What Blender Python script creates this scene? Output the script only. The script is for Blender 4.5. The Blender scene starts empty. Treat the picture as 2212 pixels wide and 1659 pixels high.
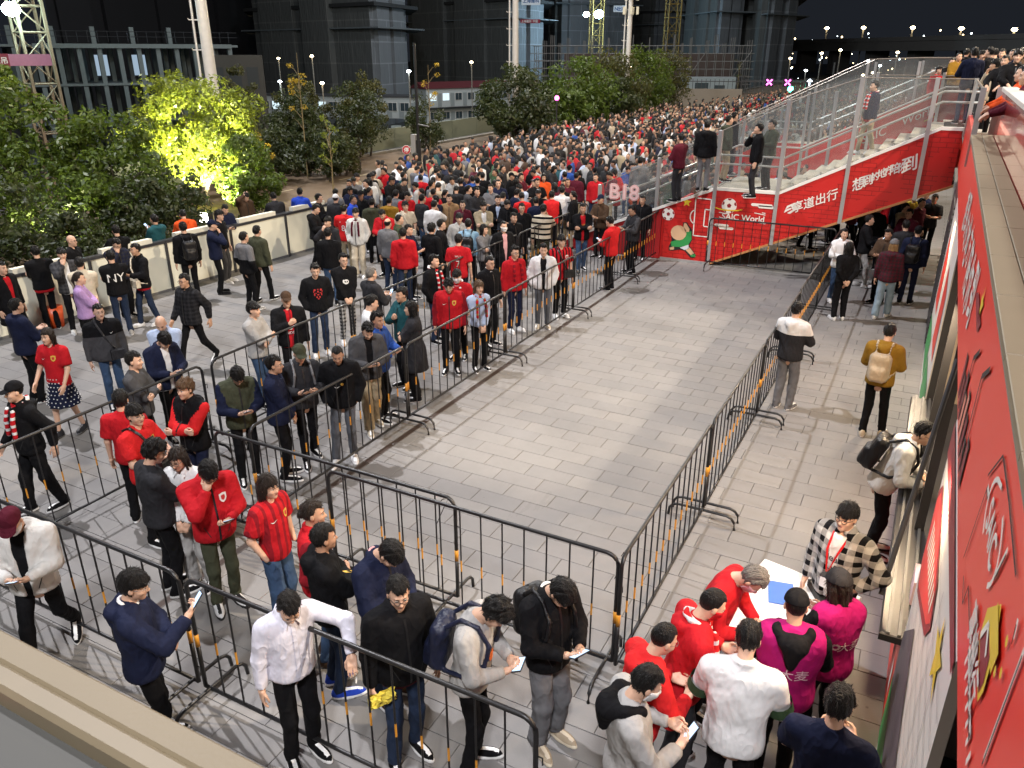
import bpy, bmesh, math, random
import numpy as np
from mathutils import Matrix, Vector
from mathutils.bvhtree import BVHTree

random.seed(7)
rng = np.random.default_rng(7)
SC = bpy.context.scene
COL = SC.collection
R = math.radians

# ------------------------------------------------------------------ camera
CAM_H, PITCH, YAW, FOC = 5.2, R(22.95), R(27.7), 1690.0      # focal length on a 2212 px wide picture
FW = np.array([-math.sin(YAW) * math.cos(PITCH), math.cos(YAW) * math.cos(PITCH), -math.sin(PITCH)])
RT = np.array([math.cos(YAW), math.sin(YAW), 0.0])
UP = np.cross(RT, FW)
cam_d = bpy.data.cameras.new('camera')
cam = bpy.data.objects.new('camera', cam_d)
COL.objects.link(cam)
cam.matrix_world = Matrix(((RT[0], UP[0], -FW[0], 0), (RT[1], UP[1], -FW[1], 0), (RT[2], UP[2], -FW[2], CAM_H), (0, 0, 0, 1)))
cam_d.sensor_width = 36
cam_d.lens = 36 * FOC / 2212
cam_d.clip_start, cam_d.clip_end = 0.05, 3000
cam_d.dof.use_dof = True
cam_d.dof.focus_distance = 13
cam_d.dof.aperture_fstop = 11.0
SC.camera = cam

# ------------------------------------------------------------------ night sky
W = bpy.data.worlds.new('World')
SC.world = W
W.use_nodes = True
nt = W.node_tree
bg = nt.nodes['Background']
bg.inputs['Color'].default_value = (0.62, 0.72, 0.95, 1)
bg.inputs['Strength'].default_value = 0.018
SC.view_settings.view_transform = 'Standard'
SC.view_settings.look = 'None'
SC.view_settings.gamma = 1
SC.view_settings.exposure = 0.15
SC.cycles.max_bounces = 6
SC.cycles.transparent_max_bounces = 16
SC.cycles.caustics_reflective = False
SC.cycles.caustics_refractive = False

# ------------------------------------------------------------------ lamps of the place and added ones
def lamp(name, kind, loc, power, color, target=None, size=1.0, spot=None, blend=.4):
    d = bpy.data.lights.new(name, kind)
    d.energy, d.color = power, color
    if kind == 'AREA':
        d.shape, d.size = 'DISK', size
    elif kind == 'SPOT':
        d.spot_size, d.spot_blend, d.shadow_soft_size = spot, blend, size
    else:
        d.shadow_soft_size = size
    o = bpy.data.objects.new(name, d)
    COL.objects.link(o)
    o.location = loc
    if target is not None:
        o.rotation_euler = (Vector(target) - Vector(loc)).to_track_quat('-Z', 'Y').to_euler()
    return o
WARM, NEUT, COOL = (1, .83, .62), (1, .94, .86), (.86, .92, 1)
# out-of-view floodlights of the stadium canopy and masts, plus one added fill lamp
lamp('canopy_or_fill_lamp', 'AREA', (11, 9, 17), 4300, (1, .84, .64), (-6, 11, 0), .4)
lamp('canopy_or_fill_lamp', 'AREA', (6, -15, 30), 11500, (.97, .97, 1), (-7, 9, 0), 4)  # fill lamp added behind the viewpoint to brighten faces
lamp('mast_floodlight', 'AREA', (-25, 11, 38), 16000, (.98, .96, 1), (-6, 12, 0), .6)
lamp('mast_floodlight', 'AREA', (-23.4, 45.4, 24), 6200, NEUT, (-10, 40, 0), .8)
lamp('mast_floodlight', 'AREA', (-6, 88, 26), 9500, WARM, (-10, 70, 0), .8)
lamp('canopy_or_fill_lamp', 'AREA', (7, 36, 17), 3800, WARM, (-9, 36, 0), .8)
# unseen narrow spots added to leave pools of light on the paving
for src, tgt, pw, ang, bl, col in (((-25, 12, 38), (-12.8, 15.2, 0), 22000, 3.2, .5, NEUT), ((-25, 10, 38), (-5.2, 8.6, 0), 24000, 3.4, .6, NEUT), ((9, 2, 17), (-3.4, 14.2, 0), 5200, 12, .9, WARM), ((9, 20, 17), (-4.2, 11.2, 0), 4200, 7, .8, WARM),
                                   ((11, 4, 17), (-5.3, 16.6, 0), 5200, 6, .8, NEUT), ((-25, 8, 38), (-3.0, 10.0, 0), 20000, 2.6, .7, WARM), ((8, -10, 22), (-10.5, 12.0, 0), 8000, 5, .7, NEUT), ((8, -8, 22), (-4.6, 18.0, 0), 7000, 4, .8, WARM), ((6, -6, 22), (-9.6, 7.6, 0), 5200, 5, .8, NEUT)):
    lamp('added_pool_spot', 'SPOT', src, pw, col, tgt, .25, R(ang), bl)

# ------------------------------------------------------------------ pixel -> place (picture 2212 px wide)
def ray(x, y): return FW + RT * (x - 1106) / FOC - UP * (y - 829.5) / FOC
def at(x, y, z=0.0):
    d = ray(x, y); t = (z - CAM_H) / d[2]
    return (d[0] * t, d[1] * t, z)
def far(x, D, z=0.0):                      # point D metres away, below or above picture column x
    d = ray(x, 114); d = d / math.hypot(d[0], d[1])
    return (d[0] * D, d[1] * D, z)
def crop(c, r, x, y): return (c * 553 + x / 4, r * 414.75 + y / 4)

# ------------------------------------------------------------------ materials
MATS = {}
def srgb(h):
    v = [int(h[i:i + 2], 16) / 255 for i in (0, 2, 4)]
    return tuple(x / 12.92 if x < .04045 else ((x + .055) / 1.055) ** 2.4 for x in v)
class NT:
    def __init__(s, name):
        s.m = bpy.data.materials.new(name); s.m.use_nodes = True
        s.t = s.m.node_tree; s.b = s.t.nodes['Principled BSDF']; s.out = s.t.nodes['Material Output']
    def n(s, typ, **kw):
        k = s.t.nodes.new('ShaderNode' + typ)
        for a, v in kw.items():
            if a.startswith('i_'): k.inputs[a[2:].replace('_', ' ')].default_value = v
            else: setattr(k, a, v)
        return k
    def l(s, a, b): s.t.links.new(a, b)
    def obj(s): return s.n('TexCoord').outputs['Object']
    def mix(s, f, a, b, mode='MIX'):
        k = s.n('Mix', data_type='RGBA', blend_type=mode)
        for i, v in ((0, f), (6, a), (7, b)):
            if hasattr(v, 'links'): s.l(v, k.inputs[i])
            elif i == 0: k.inputs[0].default_value = v
            else: k.inputs[i].default_value = (*v[:3], 1)
        return k.outputs[2]
    def math(s, op, a, b=0.0, c=0.0):
        k = s.n('Math', operation=op)
        for i, v in enumerate((a, b, c)):
            if hasattr(v, 'links'): s.l(v, k.inputs[i])
            else: k.inputs[i].default_value = v
        return k.outputs[0]
    def noise(s, scale, detail=3, vec=None, rough=.55):
        k = s.n('TexNoise'); k.inputs['Scale'].default_value = scale; k.inputs['Detail'].default_value = detail
        k.inputs['Roughness'].default_value = rough
        s.l(vec if vec is not None else s.obj(), k.inputs['Vector']); return k.outputs['Fac']
    def bump(s, h, strength=.3, dist=.01):
        k = s.n('Bump'); k.inputs['Strength'].default_value = strength; k.inputs['Distance'].default_value = dist
        s.l(h, k.inputs['Height']); s.l(k.outputs[0], s.b.inputs['Normal'])
    def color(s, c):
        if hasattr(c, 'links'): s.l(c, s.b.inputs['Base Color'])
        else: s.b.inputs['Base Color'].default_value = (*c[:3], 1)
    def scaled(s, sx, sy, sz, vec=None):
        k = s.n('Mapping'); k.inputs['Scale'].default_value = (sx, sy, sz)
        s.l(vec if vec is not None else s.obj(), k.inputs['Vector']); return k.outputs[0]

def mat(name, c, rough=.6, metal=0.0, var=.12, vs=6.0, bump=0.0, bs=60.0, emit=None, es=1.0, spec=.5, coat=0.0):
    key = ('p', name)
    if key in MATS: return MATS[key]
    k = NT(name)
    if var:
        f = k.noise(vs)
        k.color(k.mix(f, tuple(x * (1 - var) for x in c), tuple(min(1, x * (1 + var)) for x in c)))
    else: k.color(c)
    k.b.inputs['Roughness'].default_value = rough
    k.b.inputs['Metallic'].default_value = metal
    k.b.inputs['Specular IOR Level'].default_value = spec
    k.b.inputs['Coat Weight'].default_value = coat
    if bump: k.bump(k.noise(bs, 4), bump, .01)
    if emit:
        k.b.inputs['Emission Color'].default_value = (*emit, 1); k.b.inputs['Emission Strength'].default_value = es
    MATS[key] = k.m
    return k.m

C = dict(black=(.007, .007, .0085), charcoal=(.028, .028, .032), darkgrey=(.07, .07, .075), grey=(.17, .17, .18), lightgrey=(.42, .41, .40),
         white=(.80, .80, .80), offwhite=(.70, .685, .655), cream=(.66, .58, .45), beige=(.48, .39, .28), khaki=(.36, .30, .20), red=(.52, .014, .022),
         brightred=(.68, .022, .025), darkred=(.26, .012, .02), maroon=(.10, .012, .025), navy=(.012, .016, .042), blue=(.03, .085, .33), royal=(.03, .08, .55),
         lightblue=(.46, .55, .74), sky=(.28, .46, .62), denim=(.05, .09, .17), darkdenim=(.022, .035, .07), lightdenim=(.27, .36, .44), greydenim=(.11, .12, .14),
         olive=(.06, .065, .04), green=(.05, .10, .05), mustard=(.30, .165, .022), brown=(.075, .045, .028), tan=(.33, .20, .10), teal=(.02, .09, .105),
         lavender=(.36, .23, .45), orange=(.80, .10, .02), magenta=(.40, .010, .14), pink=(.66, .36, .38), yellow=(.7, .55, .08), hivis=(.55, .75, .03))

def cloth(c, kind='plain', c2=None, p=None):
    """woven fabric; kind: plain, stripes (horizontal bands), vstripes, plaid, split (c2 below height p), shine, fleece"""
    key = ('c', c, kind, c2, p)
    if key in MATS: return MATS[key]
    a = C[c] if isinstance(c, str) else c
    b = C[c2] if isinstance(c2, str) else c2
    k = NT('cloth_' + (c if isinstance(c, str) else 'tone') + '_' + kind)
    o = k.obj(); sep = k.n('SeparateXYZ'); k.l(o, sep.inputs[0]); X, Y, Z = sep.outputs
    base = a
    if kind == 'stripes':
        base = k.mix(k.math('GREATER_THAN', k.math('FRACT', k.math('MULTIPLY', Z, p or 9)), .62), a, b)
    elif kind == 'vstripes':
        base = k.mix(k.math('GREATER_THAN', k.math('FRACT', k.math('MULTIPLY', X, p or 16)), .6), a, b)
    elif kind == 'split':
        base = k.mix(k.math('LESS_THAN', Z, p), a, b)
    elif kind == 'plaid':
        s = p or 14
        g1 = k.math('GREATER_THAN', k.math('FRACT', k.math('MULTIPLY', X, s)), .55)
        g2 = k.math('GREATER_THAN', k.math('FRACT', k.math('MULTIPLY', Z, s)), .55)
        thin = k.math('MAXIMUM', k.math('LESS_THAN', k.math('FRACT', k.math('MULTIPLY', X, s)), .09), k.math('LESS_THAN', k.math('FRACT', k.math('MULTIPLY', Z, s)), .09))
        base = k.mix(k.math('MULTIPLY', k.math('ADD', g1, g2), .42), a, b)
        base = k.mix(k.math('MULTIPLY', thin, .5), base, b)
    f = k.noise(7, 4)
    base = k.mix(.55, base, k.mix(f, (.55, .55, .55), (1, 1, 1)), 'MULTIPLY') if False else k.mix(k.math('MULTIPLY', f, .35), base, (.0, .0, .0) if kind != 'fleece' else a)
    k.color(base)
    k.b.inputs['Roughness'].default_value = .42 if kind == 'shine' else .82
    k.b.inputs['Specular IOR Level'].default_value = .4 if kind == 'shine' else .12
    n1 = k.noise(7, 2, k.scaled(1.1, 1.1, .62), .5); n2 = k.noise(24, 2, k.scaled(1, 1, .7), .5)
    ridge = lambda n: k.math('SUBTRACT', 1.0, k.math('ABSOLUTE', k.math('MULTIPLY_ADD', n, 4.0, -2.0)))
    fine = k.noise(420 if kind != 'fleece' else 120, 2)
    if kind == 'crisp': fine = k.noise(300, 1)
    h = k.math('ADD', ridge(n1), k.math('MULTIPLY', ridge(n2), .05))
    k.bump(k.math('ADD', h, k.math('MULTIPLY', fine, .05 if kind != 'fleece' else .35)), .62, .022)
    MATS[key] = k.m
    return k.m

def glass(name, tint=(.92, .95, .95), alpha=.14, rough=.05):
    key = ('g', name)
    if key in MATS: return MATS[key]
    k = NT(name); k.t.nodes.remove(k.b)
    tr = k.n('BsdfTransparent'); tr.inputs[0].default_value = (*tint, 1)
    gl = k.n('BsdfGlossy'); gl.inputs['Roughness'].default_value = rough
    df = k.n('BsdfDiffuse'); df.inputs[0].default_value = (.5, .5, .5, 1)
    m0 = k.n('MixShader'); m0.inputs[0].default_value = .45; k.l(gl.outputs[0], m0.inputs[1]); k.l(df.outputs[0], m0.inputs[2])
    m = k.n('MixShader'); m.inputs[0].default_value = alpha
    k.l(tr.outputs[0], m.inputs[1]); k.l(m0.outputs[0], m.inputs[2]); k.l(m.outputs[0], k.out.inputs[0])
    MATS[key] = k.m
    return k.m

def emis(name, c, s):
    return mat(name, (.02, .02, .02), emit=c, es=s, var=0)

# ------------------------------------------------------------------ objects
def tag(o, label=None, cat=None, group=None, kind=None):
    if label: o['label'] = label
    if cat: o['category'] = cat
    if group: o['group'] = group
    if kind: o['kind'] = kind
    return o
def link(name, me, parent=None, loc=None):
    o = bpy.data.objects.new(name, me); COL.objects.link(o)
    if parent is not None: o.parent = parent
    if loc is not None: o.location = loc
    return o
def empty(name, loc, rz=0.0, **kw):
    o = bpy.data.objects.new(name, None); COL.objects.link(o)
    o.location = loc; o.rotation_euler = (0, 0, rz); o.empty_display_size = .1
    return tag(o, **kw)
def mesh(name, V, F, mats, mi=None, smooth=False):
    me = bpy.data.meshes.new(name)
    me.from_pydata([tuple(map(float, v)) for v in V] if not isinstance(V, np.ndarray) else V.tolist(), [], F if not isinstance(F, np.ndarray) else F.tolist())
    for m in (mats if isinstance(mats, (list, tuple)) else [mats]): me.materials.append(m)
    if mi is not None: me.polygons.foreach_set('material_index', np.asarray(mi, dtype=np.int32))
    if smooth: me.polygons.foreach_set('use_smooth', np.ones(len(me.polygons), dtype=bool))
    me.update()
    return me
class MB:
    """collects plain shapes into one mesh"""
    def __init__(s): s.V, s.F, s.M = [], [], []
    def add(s, V, F, m=0):
        b = len(s.V); s.V += [tuple(v) for v in V]; s.F += [tuple(i + b for i in f) for f in F]; s.M += [m] * len(F); return s
    def box(s, lo, hi, m=0, bev=0.0):
        x0, y0, z0 = lo; x1, y1, z1 = hi
        V = [(x0, y0, z0), (x1, y0, z0), (x1, y1, z0), (x0, y1, z0), (x0, y0, z1), (x1, y0, z1), (x1, y1, z1), (x0, y1, z1)]
        if bev:
            b = bev; V = V[:4] + [(x0, y0, z1 - b), (x1, y0, z1 - b), (x1, y1, z1 - b), (x0, y1, z1 - b), (x0 + b, y0 + b, z1), (x1 - b, y0 + b, z1), (x1 - b, y1 - b, z1), (x0 + b, y1 - b, z1)]
            return s.add(V, [(3, 2, 1, 0), (0, 1, 5, 4), (1, 2, 6, 5), (2, 3, 7, 6), (3, 0, 4, 7), (4, 5, 9, 8), (5, 6, 10, 9), (6, 7, 11, 10), (7, 4, 8, 11), (8, 9, 10, 11)], m)
        return s.add(V, [(3, 2, 1, 0), (4, 5, 6, 7), (0, 1, 5, 4), (1, 2, 6, 5), (2, 3, 7, 6), (3, 0, 4, 7)], m)
    def tube(s, pts, r, n=8, m=0, caps=True, r2=None):
        pts = [Vector(p) for p in pts]; rings = []
        for i, p in enumerate(pts):
            d = (pts[min(i + 1, len(pts) - 1)] - pts[max(i - 1, 0)]).normalized()
            u = d.cross(Vector((0, 0, 1))) if abs(d.z) < .95 else d.cross(Vector((0, 1, 0)))
            u.normalize(); v = d.cross(u)
            rr = r if r2 is None else r + (r2 - r) * i / max(1, len(pts) - 1)
            rings.append([p + (u * math.cos(2 * math.pi * j / n) + v * math.sin(2 * math.pi * j / n)) * rr for j in range(n)])
        V = [v for rg in rings for v in rg]; F = []
        for i in range(len(pts) - 1):
            for j in range(n):
                F.append((i * n + j, i * n + (j + 1) % n, (i + 1) * n + (j + 1) % n, (i + 1) * n + j))
        if caps: F += [tuple(range(n))[::-1], tuple(range((len(pts) - 1) * n, len(pts) * n))]
        return s.add(V, F, m)
    def prism(s, poly, a, b, axis='y', m=0):
        """polygon extruded from a to b along an axis; poly in the other two coordinates"""
        def P(u, v, w): return (u, w, v) if axis == 'y' else ((w, u, v) if axis == 'x' else (u, v, w))
        n = len(poly)
        V = [P(u, v, a) for u, v in poly] + [P(u, v, b) for u, v in poly]
        F = [tuple(range(n)), tuple(range(2 * n - 1, n - 1, -1))] + [(i, i + n, (i + 1) % n + n, (i + 1) % n) for i in range(n)]
        return s.add(V, F, m)
    def ball(s, c, r, n=10, m=0):
        r = (r, r, r) if not hasattr(r, '__len__') else r
        V, F = [], []
        for i in range(n // 2 + 1):
            t = math.pi * i / (n // 2)
            for j in range(n):
                p = 2 * math.pi * j / n
                V.append((c[0] + r[0] * math.sin(t) * math.cos(p), c[1] + r[1] * math.sin(t) * math.sin(p), c[2] + r[2] * math.cos(t)))
        for i in range(n // 2):
            for j in range(n): F.append((i * n + j, (i + 1) * n + j, (i + 1) * n + (j + 1) % n, i * n + (j + 1) % n))
        return s.add(V, F, m)
    def me(s, name, mats, smooth=False): return mesh(name, s.V, s.F, mats, s.M, smooth)
    def build(s, name, mats, parent=None, loc=None, smooth=False):
        o = link(name, s.me(name, mats, smooth), parent, loc)
        if smooth:
            o.data.set_sharp_from_angle(angle=R(40))
        return o

# flat lettering, made once before the scene fills up
TXT = {}
def make_texts(words):
    for w in words:
        cu = bpy.data.curves.new('lettering', 'FONT'); cu.body = w; cu.resolution_u = 4
        o = bpy.data.objects.new('lettering', cu); COL.objects.link(o)
        me = bpy.data.meshes.new_from_object(o.evaluated_get(bpy.context.evaluated_depsgraph_get()))
        V = np.array([v.co[:2] for v in me.vertices]); F = [tuple(p.vertices) for p in me.polygons]
        V[:, 0] -= (V[:, 0].max() + V[:, 0].min()) / 2; V[:, 1] -= (V[:, 1].max() + V[:, 1].min()) / 2
        TXT[w] = (V, F)
        bpy.data.objects.remove(o); bpy.data.curves.remove(cu); bpy.data.meshes.remove(me)
make_texts(['停', '享道出行', '想', '到', '的', '地', '方', '陪', '你', 'SAIC World', 'SAIC', 'World', 'B18', '8', 'WU L', '7', '大麦', '2#塔吊', '上海建科',
            'N', 'NY', 'CHOOL', 'SIDE', '享道', 'Real', 'Life', 'NFTS', '中国', '出行'])
def text_on(mb, w, origin, u, v, size, m=0, off=None, bold=0.0):
    """letters laid on a surface: origin centre, u right, v up; size is the letter height"""
    V, F = TXT[w]; o, u, v = np.array(origin, float), np.array(u, float), np.array(v, float)
    for dx, dy in ([(0, 0)] if not bold else [(-bold, 0), (bold, 0), (0, bold), (0, -bold)]):
        k = 0.0006 * len(mb.F) / 100 if bold else 0
        nrm = np.cross(u, v); nrm /= np.linalg.norm(nrm)
        P = o + nrm * k + np.outer((V[:, 0] + dx) * size * 1.25, u) + np.outer((V[:, 1] + dy) * size * 1.25, v)
        mb.add(P, F, m)

# ------------------------------------------------------------------ solid modelling of bodies and clothes
F4 = np.float32
def nets(fn, lo, hi, res):
    """surface-nets mesh of fn(P) < 0"""
    lo = np.array(lo, F4); n = np.ceil((np.array(hi, F4) - lo) / res).astype(int) + 1
    ax = [lo[i] + res * np.arange(n[i], dtype=F4) for i in range(3)]
    G = np.stack(np.meshgrid(*ax, indexing='ij'), -1).reshape(-1, 3)
    Fv = fn(G).reshape(n).astype(F4)
    S = Fv < 0
    cnt = sum(S[a:n[0] - 1 + a, b:n[1] - 1 + b, c:n[2] - 1 + c].astype(np.int8) for a in (0, 1) for b in (0, 1) for c in (0, 1))
    act = (cnt > 0) & (cnt < 8)
    I = np.argwhere(act); idx = -np.ones(act.shape, int); idx[act] = np.arange(len(I))
    acc = np.zeros((len(I), 3), F4); w = np.zeros(len(I), F4)
    cs = [(a, b, c) for a in (0, 1) for b in (0, 1) for c in (0, 1)]
    val = {c: Fv[I[:, 0] + c[0], I[:, 1] + c[1], I[:, 2] + c[2]] for c in cs}
    for c in cs:
        for k in range(3):
            if c[k] == 0:
                d = list(c); d[k] = 1; d = tuple(d)
                a, b = val[c], val[d]; x = (a < 0) != (b < 0)
                t = np.where(x, a / np.where(x, a - b, 1), 0)
                p = np.array(c, F4) + np.zeros((len(I), 3), F4); p[:, k] += t
                acc += p * x[:, None]; w += x
    V = lo + (I + acc / w[:, None]) * res
    Q = []
    for k in range(3):
        a, b = [i for i in range(3) if i != k]
        s0 = [slice(None)] * 3; s1 = [slice(None)] * 3; s0[k] = slice(0, -1); s1[k] = slice(1, None)
        e = np.argwhere(S[tuple(s0)] != S[tuple(s1)])
        e = e[(e[:, a] > 0) & (e[:, b] > 0) & (e[:, a] < n[a] - 1) & (e[:, b] < n[b] - 1)]
        ins = S[e[:, 0], e[:, 1], e[:, 2]]
        def g(da, db):
            q = e.copy(); q[:, a] += da; q[:, b] += db
            return idx[q[:, 0], q[:, 1], q[:, 2]]
        q = np.stack([g(-1, -1), g(0, -1), g(0, 0), g(-1, 0)], 1)
        flip = ins if k != 1 else ~ins
        q[~flip] = q[~flip][:, ::-1]
        Q.append(q)
    return V.astype(float), np.concatenate(Q)

def cap(P, a, b, ra, rb):
    a, b = np.array(a, F4), np.array(b, F4); ba = b - a
    t = np.clip(((P - a) @ ba) / max(float(ba @ ba), 1e-9), 0, 1)
    return np.linalg.norm(P - a - t[:, None] * ba, axis=1) - (ra + (rb - ra) * t)
CAPS = cap
def ell(P, c, r):
    r = np.array(r, F4); q = (P - np.array(c, F4)) / r
    k0 = np.linalg.norm(q, axis=1); k1 = np.linalg.norm(q / r, axis=1) + 1e-6
    return k0 * (k0 - 1) / k1
def rbox(P, c, h, r=0.0):
    q = np.abs(P - np.array(c, F4)) - np.array(h, F4) + r
    return np.linalg.norm(np.maximum(q, 0), axis=1) + np.minimum(q.max(1), 0) - r
def smin(a, b, k):
    h = np.clip(.5 + .5 * (b - a) / k, 0, 1)
    return b + (a - b) * h - k * h * (1 - h)
def smax(a, b, k): return -smin(-a, -b, k)
def ripple(P, seed, amp, f=22.0):
    g = np.random.default_rng(seed); n = 0
    for i in range(3):
        A = g.normal(size=3); A[2] *= .6 if i else 1.6; A = (A / np.linalg.norm(A) * f * (.7 + .6 * i)).astype(F4)
        B = g.normal(size=3).astype(F4) * 9
        n = n + np.sin(P @ A + g.uniform(0, 6) + 1.3 * np.sin(P @ B)) / (1 + .6 * i)
    return (n * amp / 2).astype(F4)
def rotx(a): c, s = math.cos(a), math.sin(a); return np.array([[1, 0, 0], [0, c, -s], [0, s, c]])
def rotz(a): c, s = math.cos(a), math.sin(a); return np.array([[c, -s, 0], [s, c, 0], [0, 0, 1]])

SKIN = [mat('skin_light', (.60, .37, .26), .5, var=.06, vs=14, bump=.1, bs=160), mat('skin_mid', (.50, .29, .19), .5, var=.06, vs=14, bump=.1, bs=160), mat('skin_tan', (.40, .22, .14), .5, var=.06, vs=14, bump=.1, bs=160)]
LIP = mat('lips', (.38, .14, .12), .45, var=.05)
SCLERA = mat('eye_white', (.55, .52, .48), .3, var=0)
IRIS = mat('eye_dark', (.012, .009, .008), .2, var=0)
def hair_mat(name, c):
    if ('h', name) in MATS: return MATS[('h', name)]
    k = NT(name); v = k.scaled(120, 120, 14)
    f = k.noise(1, 3, v)
    k.color(k.mix(f, tuple(x * .5 for x in c), tuple(x * 1.8 for x in c)))
    k.b.inputs['Roughness'].default_value = .40; k.b.inputs['Specular IOR Level'].default_value = .28
    k.bump(f, 1.0, .02); MATS[('h', name)] = k.m
    return k.m
HAIR = dict(black=hair_mat('hair_black', (.006, .0055, .0055)), dark=hair_mat('hair_dark_brown', (.020, .014, .011)), brown=hair_mat('hair_brown', (.085, .05, .028)),
            blonde=hair_mat('hair_blonde', (.26, .16, .075)), grey=hair_mat('hair_grey', (.13, .12, .11)))

# ---- head: skull, jaw, nose, sockets, lips, ears as one surface (origin between the ears, facing +y)
HS = .93
def f_head(P):
    d = ell(P, (0, -.012, .036), (.077, .096, .099))
    d = smin(d, ell(P, (0, .026, -.035), (.064, .072, .085)), .035)
    d = smin(d, cap(P, (0, .066, -.100), (0, .06, -.095), .023, .023), .03)
    for s in (-1, 1):
        d = smin(d, ell(P, (s * .037, .062, -.028), (.026, .026, .024)), .02)
        d = smax(d, -ell(P, (s * .031, .106, .006), (.021, .020, .013)), .014)
    d = smin(d, cap(P, (-.04, .080, .026), (.04, .080, .026), .009, .009), .016)
    d = smin(d, cap(P, (0, .088, .008), (0, .108, -.030), .007, .0135), .012)
    d = smin(d, cap(P, (-.011, .098, -.034), (.011, .098, -.034), .009, .009), .008)
    d = smin(d, cap(P, (-.017, .087, -.064), (.017, .087, -.064), .0075, .0075), .008)
    for s in (-1, 1): d = smin(d, ell(P, (s * .081, -.008, -.004), (.010, .021, .031)), .008)
    d = smin(d, cap(P, (0, -.025, -.05), (0, -.040, -.15), .054, .056), .03)
    return d
def strip(mb, pts, hw, m):
    V = []; F = []
    for x, y, z in pts: V += [(x, y, z - hw), (x, y, z + hw)]
    for i in range(len(pts) - 1): F.append((2 * i, 2 * i + 1, 2 * i + 3, 2 * i + 2))
    mb.add(V, F, m)
HEADS = {}
def head_mesh(lod):
    if lod in HEADS: return HEADS[lod]
    res = (.008, .0135, .02)[lod]
    V, Q = nets(lambda P: f_head(P), (-.11, -.13, -.17), (.11, .14, .15), res)
    m = np.zeros(len(Q), int); ctr = V[Q].mean(1)
    m[(np.abs(ctr[:, 0]) < .022) & (np.abs(ctr[:, 2] + .064) < .0085) & (ctr[:, 1] > .07)] = 1
    mb = MB(); mb.V = [tuple(v) for v in V]; mb.F = [tuple(q) for q in Q]; mb.M = list(m)
    if lod < 2:
        for s in (-1, 1):
            mb.ball((s * .031, .079, .004), (.0165, .013, .0078), 8, 2)
            mb.ball((s * .031, .0885, .004), (.0068, .0048, .0066), 8, 3)
            strip(mb, [(s * x, y, z) for x, y, z in ((.013, .0925, .0085), (.022, .0945, .0128), (.034, .0925, .0135), (.047, .083, .0085))], .0016, 3)
            bz = [(s * .013, .0985, .026), (s * .026, .0965, .0305), (s * .040, .0895, .031), (s * .052, .0765, .025)]
            strip(mb, bz, .0036, 4)
        strip(mb, [(-.019, .0905, -.064), (-.008, .0965, -.0645), (.008, .0965, -.0645), (.019, .0905, -.064)], .0013, 3)
    else:
        for s in (-1, 1):
            mb.ball((s * .031, .084, .006), (.016, .012, .0075), 6, 3); strip(mb, [(s * .014, .102, .028), (s * .05, .086, .028)], .005, 4)
    HEADS[lod] = (np.array(mb.V) * HS, mb.F, mb.M)
    return HEADS[lod]

# ---- hair, caps, glasses, masks in the head's frame; meshes shared by all heads
def f_hair(style):
    def f(P):
        x, y, z = P[:, 0], P[:, 1], P[:, 2]
        t = dict(short=.016, fringe=.021, buzz=.007, messy=.024, sides=.009, long=.017, bob=.020, pony=.013, bun=.013, quiff=.018, curly=.022)[style]
        base = ell(P, (0, -.014, .038), (.077 + t * .8, .097 + t, .099 + t * 1.15))
        line = dict(short=.062, fringe=.036, buzz=.072, messy=.045, sides=.2, long=.058, bob=.040, pony=.070, bun=.070, quiff=.074, curly=.05)[style]
        low = dict(long=-.10, bob=-.10, pony=-.075, bun=-.075, fringe=-.065, curly=-.07).get(style, -.058)
        top = (line - z) + .30 * np.abs(x) * (1 if style in ('short', 'quiff', 'buzz', 'pony', 'bun') else -.25)
        side = np.maximum(y - (.012 if style not in ('bob', 'long') else .045) - .35 * np.maximum(0, z - .02), low - z - .25 * np.abs(x))
        ear = -ell(P, (0, -.002, -.012), (.2, .026, .034)) if style not in ('bob', 'long', 'curly') else np.full(len(P), -1, F4)
        side = np.maximum(side, ear)
        if style == 'sides': keep = np.maximum(side, z - .075)
        else: keep = np.minimum(top, side)
        d = smax(base, keep, .014)
        if style == 'quiff': d = smin(d, cap(P, (-.03, .075, .115), (.035, .07, .118), .026, .022), .03)
        if style == 'fringe':
            d = smin(d, cap(P, (-.045, .088, .052), (.05, .086, .056), .016, .016), .02)
        if style == 'messy': d = smin(d, cap(P, (-.02, .08, .085), (.03, .06, .105), .03, .025), .03)
        if style in ('long', 'bob'):
            L = -.26 if style == 'long' else -.12
            b = smin(cap(P, (-.065, -.045, .0), (-.075, -.055, L), .036, .03), cap(P, (.065, -.045, .0), (.075, -.055, L), .036, .03), .03)
            b = smin(b, cap(P, (0, -.075, .02), (0, -.085, L), .05, .04), .04)
            d = smin(d, b, .03)
            for s in (-1, 1): d = smin(d, cap(P, (s * .078, .015, .05), (s * .084, .005, L * .8), .017, .014), .02)
        if style == 'pony': d = smin(smin(d, cap(P, (0, -.115, .03), (0, -.135, -.02), .026, .028), .02), cap(P, (0, -.135, -.02), (0, -.12, -.16), .028, .012), .02)
        if style == 'bun': d = smin(d, ell(P, (0, -.125, .0), (.038, .034, .04)), .015)
        amp = dict(messy=.012, curly=.014, buzz=.001, sides=.003, quiff=.007).get(style, .005)
        g = np.sin(x * 95 + 3 * np.sin(y * 40) + y * 30) * np.sin(z * 22 + x * 31) + .6 * np.sin(x * 170 + y * 60 + z * 20)
        if style in ('messy', 'curly'): g = g * .6 + np.sin(x * 60 + 2) * np.sin(y * 55) * np.sin(z * 60 + 1)
        return d + (amp * g).astype(F4)
    return f
HM = {}
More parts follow.
